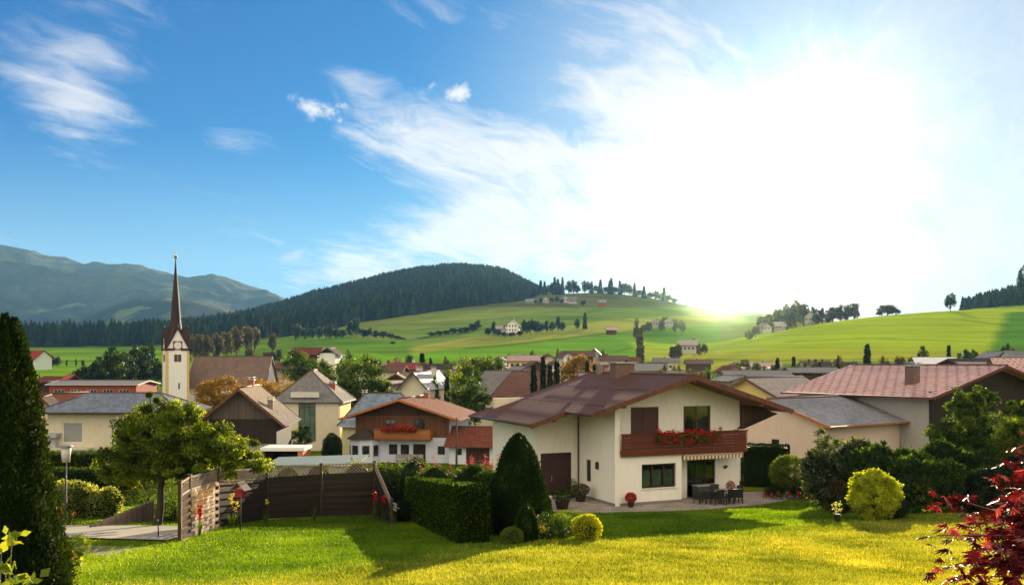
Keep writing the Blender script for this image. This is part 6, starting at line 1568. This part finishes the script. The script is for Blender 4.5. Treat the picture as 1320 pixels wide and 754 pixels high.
for i, (lb, px, D, blobs, n, mt, sz, sd) in enumerate([
 ('dark purple leaved bush left of the golden bush', 1083, 47, [(0, 0, .8, .9, .6, .9)], 3500, 'brownish', .08, 91),
 ('silvery green rounded shrub before the pink house', 1084, 51, [(-1.0, 0, 2.3, 1.2, 1.2, 1.4), (.9, .2, 2.5, 1.5, 1.2, 1.5), (0, -.5, 1.2, 2.2, 1.2, 1.3)], 24000, 'silver', .11, 92),
 ('dark spreading shrub behind the golden bush', 1145, 49, [(-.8, 0, 2.5, 1.5, 1.2, 1.3), (1.1, 0, 2.2, 1.5, 1.2, 1.4), (0, -.4, 1.0, 2.2, 1.2, 1.1)], 22000, 'mid', .12, 93),
 ('glossy mid green shrub right of the golden bush', 1195, 47, [(-.9, 0, 1.7, 1.3, 1.1, 1.4), (.9, .1, 1.6, 1.3, 1.0, 1.3)], 18000, 'mid', .10, 94),
 ('large dark green shrub in the middle of the border', 1238, 51, [(-.8, .5, 2.6, 1.4, 1.1, 1.5), (1.1, 0, 2.2, 1.3, 1.1, 1.4), (.2, -.4, 1.0, 2.0, 1.1, 1.1)], 22000, 'mid', .12, 95),
 ('dark round bush at the right end of the lawn', 1268, 46.5, [(0, 0, 1.2, 1.3, 1.0, 1.25)], 9000, 'dark', .09, 96),
 ('shaded shrub behind the red maple', 1330, 48, [(-.6, 0, 1.6, 1.5, 1.1, 1.7), (1.4, 0, 1.8, 1.6, 1.1, 1.8)], 15000, 'dark', .11, 97),
 ('dark low shrub behind the ball tree', 1052, 57, [(0, 0, .7, .9, .9, .8), (1.2, .2, 1.1, 1.0, .9, 1.1)], 9000, 'dark', .09, 98)]):
    shrub(lb, 'shrub', gpt(px, D), [(a*.95, b, c*.84, d*.86, e*.9, f*.86) for a, b, c, d, e, f in blobs], int(n*.8), sz*1.45, mt, sd, shell=.7, clump=30)
tree('tall loose olive tree before the dark gable', gpt(1252, 60), 8.6, [(0, 0, 4.4, 2.0, 1.5, 2.4), (-.7, 0, 6.0, 1.2, .9, 1.4), (.9, 0, 3.4, 2.2, 1.5, 1.9), (-1.8, 0, 4.0, 1.3, 1.1, 1.3), (.9, 0, 6.5, .9, .8, 1.2)], 30000, .15, 'mid', 101, 2.0, tr=.12, name='olive_tree', clumps=260, cl_r=.16, shell=.15)
tree('young yellow green tree at the right edge behind the maple', gpt(1312, 57), 7.0, [(0, 0, 4.0, 1.6, 1.2, 1.9), (.3, 0, 5.3, 1.1, .9, 1.1), (-.2, 0, 2.4, 1.8, 1.2, 1.5)], 18000, .15, 'apple', 102, 1.6, tr=.10, name='young_tree', clumps=110, cl_r=.16, shell=.15)
tree('spiky grey green bush tree left of the shrub border', gpt(1064, 53), 5, [(0, 0, 3.2, .8, .9, 1.3), (.5, 0, 2.2, 1.0, .9, 1.1)], 9000, .10, 'mid', 103, 1.2, tr=.08, name='small_tree', clumps=110, cl_r=.14, shell=.2)

# red maple at the right edge, close to the viewer
def maple():
    rng = np.random.default_rng(77); bx = PX(1405, 5.0); base = Vector((bx, 5.0, zg(bx, 5.0)))
    r = empty('japanese_maple', tuple(base), 0, 'dark red maple with long narrow leaf lobes at the right edge', 'maple')
    s = MB(); ends = []
    tips = [(1208, 690, 4.6), (1222, 640, 4.8), (1240, 712, 4.5), (1262, 690, 4.5), (1250, 735, 4.4), (1290, 650, 4.8), (1300, 600, 5.0), (1310, 580, 5.0), (1296, 720, 4.5), (1275, 745, 4.4), (1318, 690, 4.6), (1316, 640, 4.7), (1230, 750, 4.4), (1330, 720, 4.5), (1262, 668, 4.9),
            (1340, 600, 5), (1345, 660, 4.7), (1300, 672, 4.9), (1335, 570, 5.1), (1306, 748, 4.3), (1355, 740, 4.5), (1380, 600, 5.1), (1390, 680, 4.8), (1215, 732, 4.5), (1283, 628, 5.0), (1322, 752, 4.4), (1285, 700, 4.7), (1270, 770, 4.4), (1310, 780, 4.3), (1360, 790, 4.4), (1240, 690, 4.9), (1325, 618, 4.7)]
    hub = [Vector((0, 0, .7)), Vector((-.05, -.05, 1.3)), Vector((-.1, 0, 1.9))]
    s.tube([(0, 0, -.2), (0, 0, .3), tuple(hub[0]), tuple(hub[1]), tuple(hub[2])], [.06, .05, .04, .028, .015], 8)
    for px, py, D in tips:
        e = W(px, py, D)-base; h = min(hub, key=lambda q: abs(q.z-e.z+.1)); mid = (h+e)/2+Vector((0, 0, .10))
        s.tube([tuple(h), tuple(mid), tuple(e)], [.012, .007, .003], 5)
        for k in range(24):
            f = rng.uniform(.45, 1.05); p = h.lerp(mid, f*2) if f < .5 else mid.lerp(e, f*2-1); ends.append(p+Vector(rng.normal(0, .045, 3)))
    s.build('branch', plain('maple_bark', (.06, .02, .018), .8), r)
    V = []; Fc = []; rv = []; b = 0
    for p in ends:
        az = rng.uniform(0, 6.28); out = Vector((math.cos(az)*.8-.5, math.sin(az)*.6-.2, rng.uniform(-.55, .2))).normalized()
        side = out.cross(Vector((rng.normal(0, .25), rng.normal(0, .25), 1))).normalized(); upn = side.cross(out); ln = rng.uniform(.045, .085); tone = rng.uniform(0, 1)
        for a in (-78, -48, -22, 0, 22, 48, 78):
            dr = (out*math.cos(R(a))+side*math.sin(R(a))).normalized(); sd = upn.cross(dr).normalized(); L = ln*(1-.0045*abs(a)); w = L*.13; dro = -upn*L*.18*rng.uniform(.2, 1.6)
            pts = [p, p+dr*L*.35+sd*w*.8, p+dr*L*.7+sd*w*.55+dro*.4, p+dr*L+dro, p+dr*L*.7-sd*w*.55+dro*.4, p+dr*L*.35-sd*w*.8]
            V += [tuple(q) for q in pts]; Fc += [(b, b+1, b+2, b+3), (b, b+3, b+4, b+5)]; rv += [min(1, max(0, tone+rng.normal(0, .1)))]*6; b += 6
    link('leaves', npmesh('leaves', V, Fc, rv), LM['maple'], r)
maple()

# ------------------------------------------------------------------ grass
def grass():
    rng = np.random.default_rng(2); n = 760000
    u = rng.uniform(0, 1, n); D = 20.5*(62/20.5)**(u**.92); px = rng.uniform(-60, 1390, n); X = (px-CX)/F*D; Y = D
    cu = (X-MO.x)*math.cos(RZ)+(Y-MO.y)*math.sin(RZ); cv = -(X-MO.x)*math.sin(RZ)+(Y-MO.y)*math.cos(RZ)
    ok = ~((cu > -4.9) & (cu < 13) & (cv > -2.7+np.clip(-cu-1, 0, 3)*.8+np.clip(cu-8, 0, 5)*.3) & (cv < 12)) & ~((X < -12.1) & (Y > ra-.5) & (Y < rb+.4)) & ~((X < -12.2) & (Y > 27.8) & (Y < 30.4) & (rng.uniform(0, 1, n) < .72))
    X = X[ok]; Y = Y[ok]; Z = Zg(X, Y); n = len(X)
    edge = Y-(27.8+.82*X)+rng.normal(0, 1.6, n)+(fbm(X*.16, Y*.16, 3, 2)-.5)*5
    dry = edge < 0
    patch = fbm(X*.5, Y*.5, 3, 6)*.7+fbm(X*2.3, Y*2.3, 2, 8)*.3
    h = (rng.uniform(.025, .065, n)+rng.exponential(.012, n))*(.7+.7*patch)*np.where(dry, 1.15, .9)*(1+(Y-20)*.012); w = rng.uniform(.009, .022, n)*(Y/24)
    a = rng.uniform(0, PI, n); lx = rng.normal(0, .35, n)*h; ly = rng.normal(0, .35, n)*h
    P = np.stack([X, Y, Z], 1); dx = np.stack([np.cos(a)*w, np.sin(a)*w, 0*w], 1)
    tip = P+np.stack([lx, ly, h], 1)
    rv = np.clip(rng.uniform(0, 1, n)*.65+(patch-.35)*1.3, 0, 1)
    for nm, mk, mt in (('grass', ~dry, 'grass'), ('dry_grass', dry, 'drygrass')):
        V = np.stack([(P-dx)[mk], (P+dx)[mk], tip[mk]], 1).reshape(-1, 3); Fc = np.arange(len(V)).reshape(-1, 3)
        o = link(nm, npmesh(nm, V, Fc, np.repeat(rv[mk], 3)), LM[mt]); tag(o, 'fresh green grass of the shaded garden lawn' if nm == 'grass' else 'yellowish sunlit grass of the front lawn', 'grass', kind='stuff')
grass()

# ------------------------------------------------------------------ trees in town and on the slopes
def proto_tree(seed, mat, kind):
    """unit-height tree (1 m) reused at scale"""
    rng = np.random.default_rng(seed)
    if kind == 'con':
        me = conifer_mesh(1.0, .20, 1700, .07, seed, 1.05, .0)
    elif kind == 'col':
        me = conifer_mesh(1.0, .13, 1800, .075, seed, .45, .0)
    else:
        P, _ = in_ellipsoid(46, rng, (0, 0, .52), (.36, .36, .44), .1); idx = rng.integers(0, 46, 3200)
        off = rng.normal(size=(3200, 3)); off /= np.linalg.norm(off, axis=1, keepdims=True); off *= rng.uniform(0, 1, (3200, 1))**.5*.10
        tone = rng.uniform(.15, .8, 46); V, Fc, rv = leaf_quads(P[idx]+off, .065, rng, .2, nrm=off*4, rndv=tone[idx]); me = npmesh('crown', V, Fc, rv)
    root = bpy.data.objects.new('p', None)
    tm = bpy.data.meshes.new('trunk'); t = MB(); t.tube([(0, 0, -.08), (0, 0, .3), (0, 0, .75 if kind == 'br' else .95)], [.028, .02, .006], 6)
    tm.from_pydata(t.v, [], t.f); tm.materials.append(BARKD)
    return me, tm
PT = {(k, m): [proto_tree(s, m, k) for s in (1, 2, 3)] for k, m in ()}
def far(label, px, pb, D, hpx, wpx=None, mat='dark', kind='br', name=None, group=None, cat='tree'):
    """tree whose foot is at picture height pb (ground if None)"""
    key = (kind, mat)
    if key not in PT: PT[key] = [proto_tree(s+hash(mat) % 1*0, mat, kind) for s in (11, 12, 13)]
    i = int(px*7+D) % 3; me, tm = PT[key][i]; p = gpt(px, D)
    if pb is not None:
        zt = PZ(pb-hpx, D); hh = zt-p.z
    else: hh = hpx/F*D
    w = (wpx/F*D if wpx else hh*.8); base = {'br': .80, 'con': .30, 'col': .26}[kind]
    nm = name or {'br': 'tree', 'con': 'spruce', 'col': 'cypress'}[kind]
    r = empty(nm, tuple(p), (px*1.3) % 6.28, label, cat, group); r.scale = (w/base, w/base, hh/.97)
    m2 = me
    if len(me.materials) == 0: me.materials.append(LM[mat])
    for n_, mm in (('crown', m2), ('trunk', tm)):
        o = bpy.data.objects.new(n_, mm); col.objects.link(o); o.parent = r
    return r
# garden and town trees of some size
tree('big dark green tree between yellow house and blue roof', gpt(466, 150), 11, [(0.00, 0.00, 8.50, 4.03, 3.58, 4.03), (-1.79, 0.00, 6.60, 2.91, 2.69, 2.69), (2.69, 0.00, 6.90, 2.46, 2.24, 2.46)], 15000, .34, 'mid', 111, 2.2, tr=.3, clumps=130, shell=.35, cl_r=.2)
tree('green tree behind the grey roof left part', gpt(384, 205), 9, [(0.00, 0.00, 9.70, 3.68, 3.45, 3.68), (4.14, 0.00, 8.50, 3.68, 3.45, 2.99), (7.13, 0.00, 6.90, 2.53, 2.30, 2.53)], 12000, .4, 'mid', 112, 2, tr=.25, clumps=120, shell=.35, cl_r=.2)
tree('bushy orange autumn tree left of the barn chimney', gpt(283, 128), 5.5, [(0.00, 0.00, 7.10, 2.99, 2.30, 2.30), (-1.61, 0.00, 6.50, 2.30, 2.07, 1.84)], 9000, .25, 'autumn', 113, 2.0, tr=.16, clumps=100, cl_r=.2)
tree('wide orange autumn tree right of the barn chimney', gpt(352, 126), 6, [(-1.80, 0.00, 6.80, 2.64, 2.40, 2.40), (1.08, 0.00, 7.00, 2.64, 2.40, 2.52), (2.64, 0.00, 5.80, 1.92, 1.92, 2.16)], 10000, .25, 'autumn', 114, 2.0, tr=.16, clumps=110, cl_r=.2)
tree('tall loose tree above the chalet roof', gpt(615, 160), 11, [(0.00, 0.00, 9.60, 3.63, 3.30, 3.30), (2.75, 0.00, 9.20, 2.75, 2.64, 2.64), (-2.20, 0.00, 8.40, 2.20, 2.20, 2.42)], 12000, .34, 'mid', 115, 2.4, tr=.25, clumps=110, shell=.3, cl_r=.18)
tree('round olive tree right behind the chalet roof', gpt(603, 122), 8, [(0.00, 0.00, 6.80, 2.64, 2.53, 3.52), (-0.88, 0.00, 5.60, 1.76, 1.76, 2.42), (1.10, 0.00, 5.40, 1.87, 1.76, 2.42)], 12000, .26, 'mid', 116, 2.0, tr=.2, clumps=110, cl_r=.2)
tree('large yellowish brown tree among the town roofs', gpt(745, 210), 9, [(0.00, 0.00, 9.20, 3.30, 2.86, 3.96), (-1.98, 0.00, 8.00, 1.98, 1.98, 2.86)], 10000, .36, 'autumn', 117, 2.4, tr=.22, clumps=100, cl_r=.2)
shrub('round dark evergreen before the yellow building', 'bush', gpt(428, 97), [(0, 0, 1.6, 1.0, .95, 1.5)], 5000, .12, 'dark', 118)
tree('small green tree behind the barn porch', gpt(388, 99), 4, [(0, 0, 2.6, 1.1, 1, 1.5)], 3500, .15, 'mid', 119, 1, tr=.08, clumps=50)
far('tall slim dark spruce behind the main roof apex', 922, None, 92, 68, 18, 'conifer', 'col', 'spruce', cat='conifer')
for i, (px, t, D, w) in enumerate([(688, 475, 118, 10), (700, 463, 122, 9), (709, 474, 120, 9), (718, 470, 117, 10)]):
    far('slender brown green conifer in the row behind the brown roof', px, 520, D, 520-t, w, 'conifer', 'col', group='slender conifers behind the main roof', cat='conifer')
for lb, px, pb, D, h, w, mt, kd in [
 ('narrow dark conifer left of the white strip roof', 757, 492, 175, 25, 7, 'conifer', 'col'), ('small dark cone conifer above the ridge end', 766, 492, 165, 20, 9, 'conifer', 'con'),
 ('narrow conifer left of the large roof chimney', 799, 490, 180, 20, 7, 'conifer', 'col'), ('dark conifer just behind the large chimney', 807, 490, 185, 23, 7, 'conifer', 'col'),
 ('dark cone shaped tree right of the large chimney', 852, 495, 150, 25, 24, 'brownish', 'br'), ('round brown tree above the ridge middle', 838, 492, 210, 26, 18, 'brownish', 'br'),
 ('round brownish bush tree on the ridge line', 876, 492, 170, 18, 18, 'brownish', 'br'), ('low brown bush tree near the tall spruce', 905, 492, 190, 17, 16, 'brownish', 'br'),
 ('dark spruce behind the pale tiled roof', 1002, 490, 190, 26, 11, 'conifer', 'con'), ('second dark spruce behind the pale tiled roof', 1023, 490, 195, 28, 10, 'conifer', 'con'),
 ('short slim conifer at the white strip roof left end', 1038, 490, 200, 20, 5, 'conifer', 'col'), ('short slim conifer at the red roof corner', 1057, 488, 200, 19, 5, 'conifer', 'col'),
 ('brown tree left of the pointed spruce on the meadow foot', 1080, 474, 250, 18, 14, 'brownish', 'br'), ('pointed dark spruce above the red roof', 1118, 474, 240, 29, 14, 'conifer', 'con'),
 ('low bush above the red roof left part', 1100, 474, 260, 10, 12, 'brownish', 'br'), ('loose low tree right of the pointed spruce', 1140, 474, 260, 13, 18, 'brownish', 'br'),
 ('brown round tree above the red roof middle', 1160, 474, 250, 18, 18, 'brownish', 'br'), ('large dark round tree behind the red roof', 1190, 474, 240, 25, 22, 'dark', 'br'),
 ('small dark tree left of the white cabin', 1176, 474, 255, 17, 14, 'dark', 'br'), ('dark spruce right of the white cabin', 1223, 472, 235, 25, 10, 'conifer', 'con'),
 ('broad dark tree left of the blue grey house', 1246, 470, 300, 21, 22, 'dark', 'br'), ('second broad dark tree left of the blue grey house', 1257, 470, 290, 18, 18, 'dark', 'br'),
 ('tree on the right of the blue grey house', 1297, 464, 310, 20, 16, 'dark', 'br'), ('tree behind the blue grey house', 1306, 464, 330, 16, 14, 'dark', 'br'), ('small round tree right of the white cabin', 1237, 470, 270, 13, 12, 'mid', 'br'),
 ('dark spruce behind the ochre house', 544, 480, 260, 23, 13, 'conifer', 'con'), ('slim dark conifer right of the ochre house spruce', 555, 480, 255, 17, 5, 'conifer', 'col'), ('olive tree before the ochre house spruce', 541, 488, 215, 21, 12, 'mid', 'br'),
 ('small conifer left of the pink roofed guesthouse', 632, 478, 270, 16, 5, 'conifer', 'col'), ('second small conifer left of the pink roofed guesthouse', 640, 478, 270, 14, 5, 'conifer', 'col'), ('round green bush left of the guesthouse', 647, 478, 280, 12, 12, 'mid', 'br'),
 ('slim cypress between grey roof and metal roof', 576, 512, 135, 24, 8, 'conifer', 'col'),
 ('isolated brown tree on the mown slope', 820, 424, 720, 15, 9, 'brownish', 'br'), ('tall narrow tree on the slope below the isolated tree', 825, 452, 520, 28, 9, 'brownish', 'col'),
 ('dark tall twin trees on the hillside', 754, 420, 860, 16, 5, 'dark', 'col'),
 ('lone tree with airy crown on the right hill crest', 1225, 403.5, 652, 25, 16, 'dark', 'br'),
 ('low round tree clump just behind the right hill crest', 1144, 411, 680, 19, 26, 'brownish', 'br'), ('smaller bush beside the clump behind the right crest', 1155, 410, 680, 12, 14, 'brownish', 'br'), ('left bush beside the clump behind the right crest', 1134, 411, 680, 11, 12, 'brownish', 'br'),
 ('tree standing on top of the dark wood at the right edge', 1317, 372, 800, 28, 14, 'dark', 'br'),
 ('tree at the barn on the right meadow foot', 960, 470, 300, 9, 14, 'brownish', 'br')]:
    far(lb, px, pb, D, h, w, mt, kd, cat='conifer' if kd != 'br' else 'tree')
# rows whose members nothing tells apart
rows = [
 ('dark tree in the cluster behind the red and white hall', 'trees behind the red hall', 'dark', 'br', [(100, 492, 300, 18, 18), (112, 494, 290, 26, 24), (128, 494, 285, 32, 28), (145, 494, 280, 44, 36), (160, 494, 290, 40, 32), (172, 494, 300, 50, 34), (184, 494, 300, 34, 26), (152, 494, 270, 26, 30), (133, 494, 270, 20, 26), (118, 494, 272, 16, 22), (168, 494, 268, 24, 26)]),
 ('broadleaf tree between the church tower and the left wood', 'trees left of the church tower', 'dark', 'br', [(187, 480, 380, 38, 20), (196, 486, 330, 26, 20), (203, 490, 300, 26, 18), (193, 470, 450, 30, 18)]),
 ('brownish tree at the foot of the wood right of the tower', 'trees at the foot of the wood', 'brownish', 'br', [(246, 452, 620, 20, 18), (257, 452, 610, 24, 18), (268, 452, 600, 22, 18), (281, 450, 620, 22, 20), (293, 447, 640, 22, 20), (305, 444, 680, 24, 20), (318, 440, 720, 22, 18), (328, 438, 740, 18, 16)]),
 ('single round tree in the central green meadow', 'single trees of the green meadow', 'brownish', 'br', [(351, 442, 700, 14, 13), (322, 456, 560, 9, 14), (347, 460, 520, 8, 20), (360, 458, 525, 10, 10)]),
 ('tree in the hedgerow below the wooded hill', 'hedgerow below the wooded hill', 'dark', 'br', [(381, 434, 900, 18, 15), (392, 432, 900, 10, 12), (402, 431, 900, 9, 12), (412, 432, 880, 11, 12), (420, 433, 870, 14, 10), (425, 434, 860, 19, 10), (433, 434, 870, 11, 12), (442, 434, 860, 10, 12), (452, 434, 860, 22, 12), (459, 434, 855, 26, 12), (468, 434, 840, 11, 12), (476, 434, 840, 11, 12), (485, 435, 830, 10, 12), (494, 436, 820, 10, 12), (503, 438, 810, 9, 12), (511, 441, 800, 9, 12), (518, 444, 790, 9, 12), (525, 447, 780, 9, 10), (506, 453, 720, 13, 8)]),
 ('tree in the slanting row left of the hillside farmhouse', 'slanting row on the hillside', 'dark', 'br', [(541, 445, 800, 10, 10), (549, 444, 800, 10, 10), (557, 442, 810, 14, 13), (566, 441, 810, 15, 12), (575, 440, 820, 15, 12), (584, 438, 820, 16, 12), (593, 436, 830, 14, 12), (601, 434, 830, 13, 12), (609, 431, 840, 15, 12), (616, 430, 850, 17, 11), (611, 432, 850, 12, 10), (599, 435, 840, 10, 10)]),
 ('dark tree crowding round the hillside farmhouse', 'trees round the hillside farmhouse', 'dark', 'br', [(629, 433, 790, 11, 10), (636, 432, 790, 19, 7), (642, 433, 780, 9, 10), (676, 430, 790, 17, 12), (684, 429, 800, 17, 12), (691, 428, 800, 16, 12), (698, 426, 810, 9, 9), (704, 425, 815, 13, 9), (712, 424, 820, 9, 10), (719, 421, 830, 14, 9), (725, 423, 830, 9, 9), (660, 434, 770, 6, 12), (650, 434, 770, 7, 10), (670, 433, 775, 7, 10), (744, 420, 850, 10, 8)]),
 ('small dark tree around the high farm group', 'trees round the high farms', 'dark', 'br', [(697, 391, 1230, 7, 6), (711, 391, 1235, 8, 7), (718, 391, 1240, 9, 7), (724, 391, 1230, 6, 6), (690, 392, 1230, 5, 6), (752, 391, 1200, 4, 8)]),
 ('dark conifer on the skyline ridge right of the wooded hill', 'skyline conifers', 'conifer', 'con', [(697, 378, 1500, 16, 6), (702, 377, 1500, 14, 5), (715, 376, 1500, 18, 6), (719, 376, 1500, 16, 6), (725, 376, 1500, 18, 5), (763, 376, 1500, 13, 4), (774, 376, 1500, 15, 6), (788, 376, 1500, 17, 6), (786, 376, 1490, 14, 6), (799, 377, 1490, 15, 5), (818, 379, 1480, 14, 5), (830, 382, 1470, 13, 6), (856, 387, 1460, 16, 7)]),
 ('rounded tree on the skyline ridge right of the wooded hill', 'skyline broadleaf trees', 'dark', 'br', [(707, 377, 1500, 9, 10), (712, 377, 1500, 13, 9), (721, 376, 1500, 12, 10), (733, 376, 1500, 15, 12), (739, 376, 1500, 16, 12), (745, 376, 1500, 9, 9), (754, 376, 1500, 15, 9), (759, 376, 1490, 13, 9), (768, 376, 1490, 8, 9), (781, 376, 1490, 7, 9), (793, 377, 1490, 8, 8), (805, 378, 1490, 14, 12), (811, 379, 1480, 12, 10), (824, 381, 1480, 8, 10), (845, 386, 1460, 12, 12), (838, 385, 1470, 9, 10), (852, 387, 1460, 9, 9), (862, 390, 1450, 10, 12), (870, 392, 1450, 9, 12)]),
 ('tree of the clump on the slope right of the sun', 'clump right of the sun', 'brownish', 'br', [(1003, 418, 800, 22, 16), (1014, 417, 800, 24, 18), (1026, 416, 800, 27, 18), (1036, 415, 800, 26, 18), (1048, 414, 810, 20, 14), (1060, 414, 810, 18, 14), (1074, 413, 810, 19, 16), (1084, 412, 810, 20, 16), (1093, 412, 810, 20, 16), (1101, 412, 810, 23, 16), (1052, 416, 790, 12, 12), (1068, 415, 790, 12, 12), (992, 419, 800, 16, 14), (982, 420, 800, 14, 14)]),
 ('green tree standing among the roofs of the town', 'green trees of the town', 'mid', 'br', [(577, 492, 190, 18, 18), (560, 502, 150, 14, 16), (643, 470, 330, 10, 12), (655, 464, 360, 9, 12), (612, 470, 330, 10, 14), (624, 468, 340, 9, 12), (575, 470, 330, 9, 12), (528, 464, 360, 9, 12), (512, 468, 340, 10, 12), (490, 474, 300, 10, 12), (480, 482, 250, 10, 12), (425, 482, 250, 12, 14), (388, 466, 340, 9, 12), (372, 470, 320, 10, 12), (736, 466, 350, 10, 12), (762, 458, 390, 9, 12), (778, 458, 390, 8, 12), (800, 466, 350, 8, 12), (822, 474, 290, 9, 12), (846, 476, 270, 9, 12), (870, 478, 250, 9, 12), (914, 482, 230, 10, 12), (952, 474, 300, 9, 12), (975, 474, 300, 8, 12), (998, 476, 280, 9, 12), (1030, 476, 270, 9, 12), (1050, 474, 280, 8, 12), (685, 462, 370, 9, 12), (720, 460, 380, 9, 12), (505, 486, 260, 12, 14), (566, 480, 280, 14, 16), (598, 486, 230, 20, 16), (640, 484, 240, 14, 14), (650, 482, 260, 12, 12), (664, 486, 200, 14, 14), (700, 480, 280, 14, 14), (716, 474, 310, 12, 12), (704, 468, 340, 10, 12), (755, 470, 300, 12, 12), (790, 474, 260, 10, 12), (812, 480, 230, 10, 12), (830, 484, 220, 9, 12), (862, 486, 200, 12, 14), (888, 488, 200, 10, 14), (934, 486, 200, 10, 12), (965, 482, 250, 8, 12), (985, 480, 240, 10, 12), (1010, 482, 230, 8, 12), (1066, 480, 220, 8, 12), (438, 478, 260, 14, 14), (500, 476, 300, 10, 14), (518, 492, 200, 10, 12), (532, 494, 190, 9, 10), (450, 462, 380, 10, 12), (404, 472, 300, 10, 14), (415, 474, 280, 10, 14), (475, 470, 340, 9, 12), (586, 474, 300, 10, 12), (668, 476, 290, 9, 12), (690, 470, 320, 9, 12)]),
 ('dark tree close to the pale farmhouse in the hollow', 'trees round the hollow farmhouse', 'brownish', 'br', [(868, 453, 470, 9, 12), (875, 454, 470, 12, 10), (901, 452, 480, 10, 12), (908, 451, 480, 8, 10), (895, 444, 520, 8, 10)]),
 ('dark tree beside the two houses on the shaded slope', 'trees round the shaded slope houses', 'brownish', 'br', [(836, 423, 880, 9, 10), (853, 421, 890, 9, 9), (871, 420, 900, 10, 12), (879, 421, 890, 8, 10), (829, 424, 870, 6, 9), (858, 416, 930, 9, 12)]),
 ('dark tree beside the houses on the slope right of the sun', 'trees round the slope houses', 'brownish', 'br', [(974, 430, 630, 10, 12), (994, 428, 640, 13, 9), (1013, 426, 650, 12, 12), (1022, 424, 660, 12, 12), (966, 434, 610, 8, 12), (1000, 418, 700, 10, 12), (984, 418, 720, 9, 12)]),
 ('low dark bush on the left meadow', 'bushes on the left meadow', 'dark', 'br', [(62, 467, 560, 7, 9), (68, 467, 560, 9, 10), (75, 467, 560, 7, 9), (86, 467, 560, 4, 3), (98, 467, 560, 5, 3), (107, 467, 560, 4, 5)]),
 ('brown tree among the roofs above the main ridge', 'brown trees among the roofs', 'brownish', 'br', [(732, 484, 250, 26, 16), (742, 476, 300, 22, 16), (724, 490, 230, 22, 12), (753, 486, 260, 20, 12), (776, 466, 330, 9, 10), (784, 466, 340, 8, 10)]),
]
for lb, gr, mt, kd, lst in rows:
    for px, pb, D, h, w in lst: far(lb, px, pb, D, h, w, mt, kd, group=gr, cat='conifer' if kd == 'con' else 'tree')

# ------------------------------------------------------------------ woods that read as one mass
def wood_mass(name, label, pts, H, seed, mat='conifer'):
    rng = np.random.default_rng(seed); n = len(pts); pts = np.asarray(pts); Z = Zg(pts[:, 0], pts[:, 1])
    pxx = CX+F*pts[:, 0]/pts[:, 1]; hh = H*np.where(seed == 2, np.clip((735-pxx)/90, .3, 1), 1)*rng.uniform(.55, 1.2, n)*(.72+.6*fbm(pts[:, 0]*.012, pts[:, 1]*.012, 3, seed)); k = 7; tiers = 4
    V = []; Fc = []; rv = []
    ang = np.linspace(0, 2*PI, k, endpoint=False)
    tone = rng.uniform(.05, .95, n)
    b = 0
    for t in range(tiers):
        z0 = .08+.22*t; z1 = z0+.38 if t < 3 else 1.0; r0 = (.25-.052*t)
        a = ang[None, :]+rng.uniform(0, 6.28, (n, 1)); rr = hh[:, None]*r0*rng.uniform(.75, 1.25, (n, k)); 
        ring = np.stack([pts[:, 0][:, None]+rr*np.cos(a), pts[:, 1][:, None]+rr*np.sin(a), Z[:, None]+hh[:, None]*(z0-.03*rng.uniform(0, 1, (n, k)))], -1)
        apex = np.stack([pts[:, 0], pts[:, 1], Z+hh*z1], -1)[:, None, :]
        V.append(np.concatenate([ring, apex], 1).reshape(-1, 3)); rv.append(np.repeat(tone, k+1))
        i = np.arange(n)[:, None]*(k+1); j = np.arange(k)[None, :]
        Fc.append(np.stack([i+j, i+(j+1) % k, i+k+0*j], -1).reshape(-1, 3)+b); b += n*(k+1)
    o = link(name, npmesh(name, np.concatenate(V), np.concatenate(Fc), np.concatenate(rv)), LM[mat]); return tag(o, label, 'forest', kind='stuff')
def scatter(px0, px1, D0, D1, n, seed, cond):
    rng = np.random.default_rng(seed); D = np.sqrt(rng.uniform(D0**2, D1**2, n)); px = rng.uniform(px0, px1, n); X = (px-CX)/F*D; Z = Zg(X, D); py = H0-F*Z/D
    ok = cond(px, py, D); return np.stack([X[ok], D[ok]], 1)
bord = lambda p: np.interp(p, [200, 260, 300, 317, 362, 408, 465, 500, 540, 574, 617, 667, 690, 703, 712], [450, 446, 441, 438, 435, 430, 415, 411, 405, 400, 394, 389, 383, 374, 350])
wood_mass('forest', 'dense dark spruce forest covering the central hill', scatter(240, 712, 820, 2350, 26000, 1, lambda p, y, D: y < bord(p)), 21, 2)
wood_mass('forest', 'dark spruce wood closing off the left meadow', scatter(-700, 330, 1010, 1500, 4200, 3, lambda p, y, D: D > 1010), 27, 4)
wood_mass('forest', 'black wood on the slope at the far right edge', scatter(1240, 1900, 700, 1100, 4200, 5, lambda p, y, D: D > np.interp(p, [1240, 1262, 1320, 1900], [850, 740, 700, 700])), 13, 6)
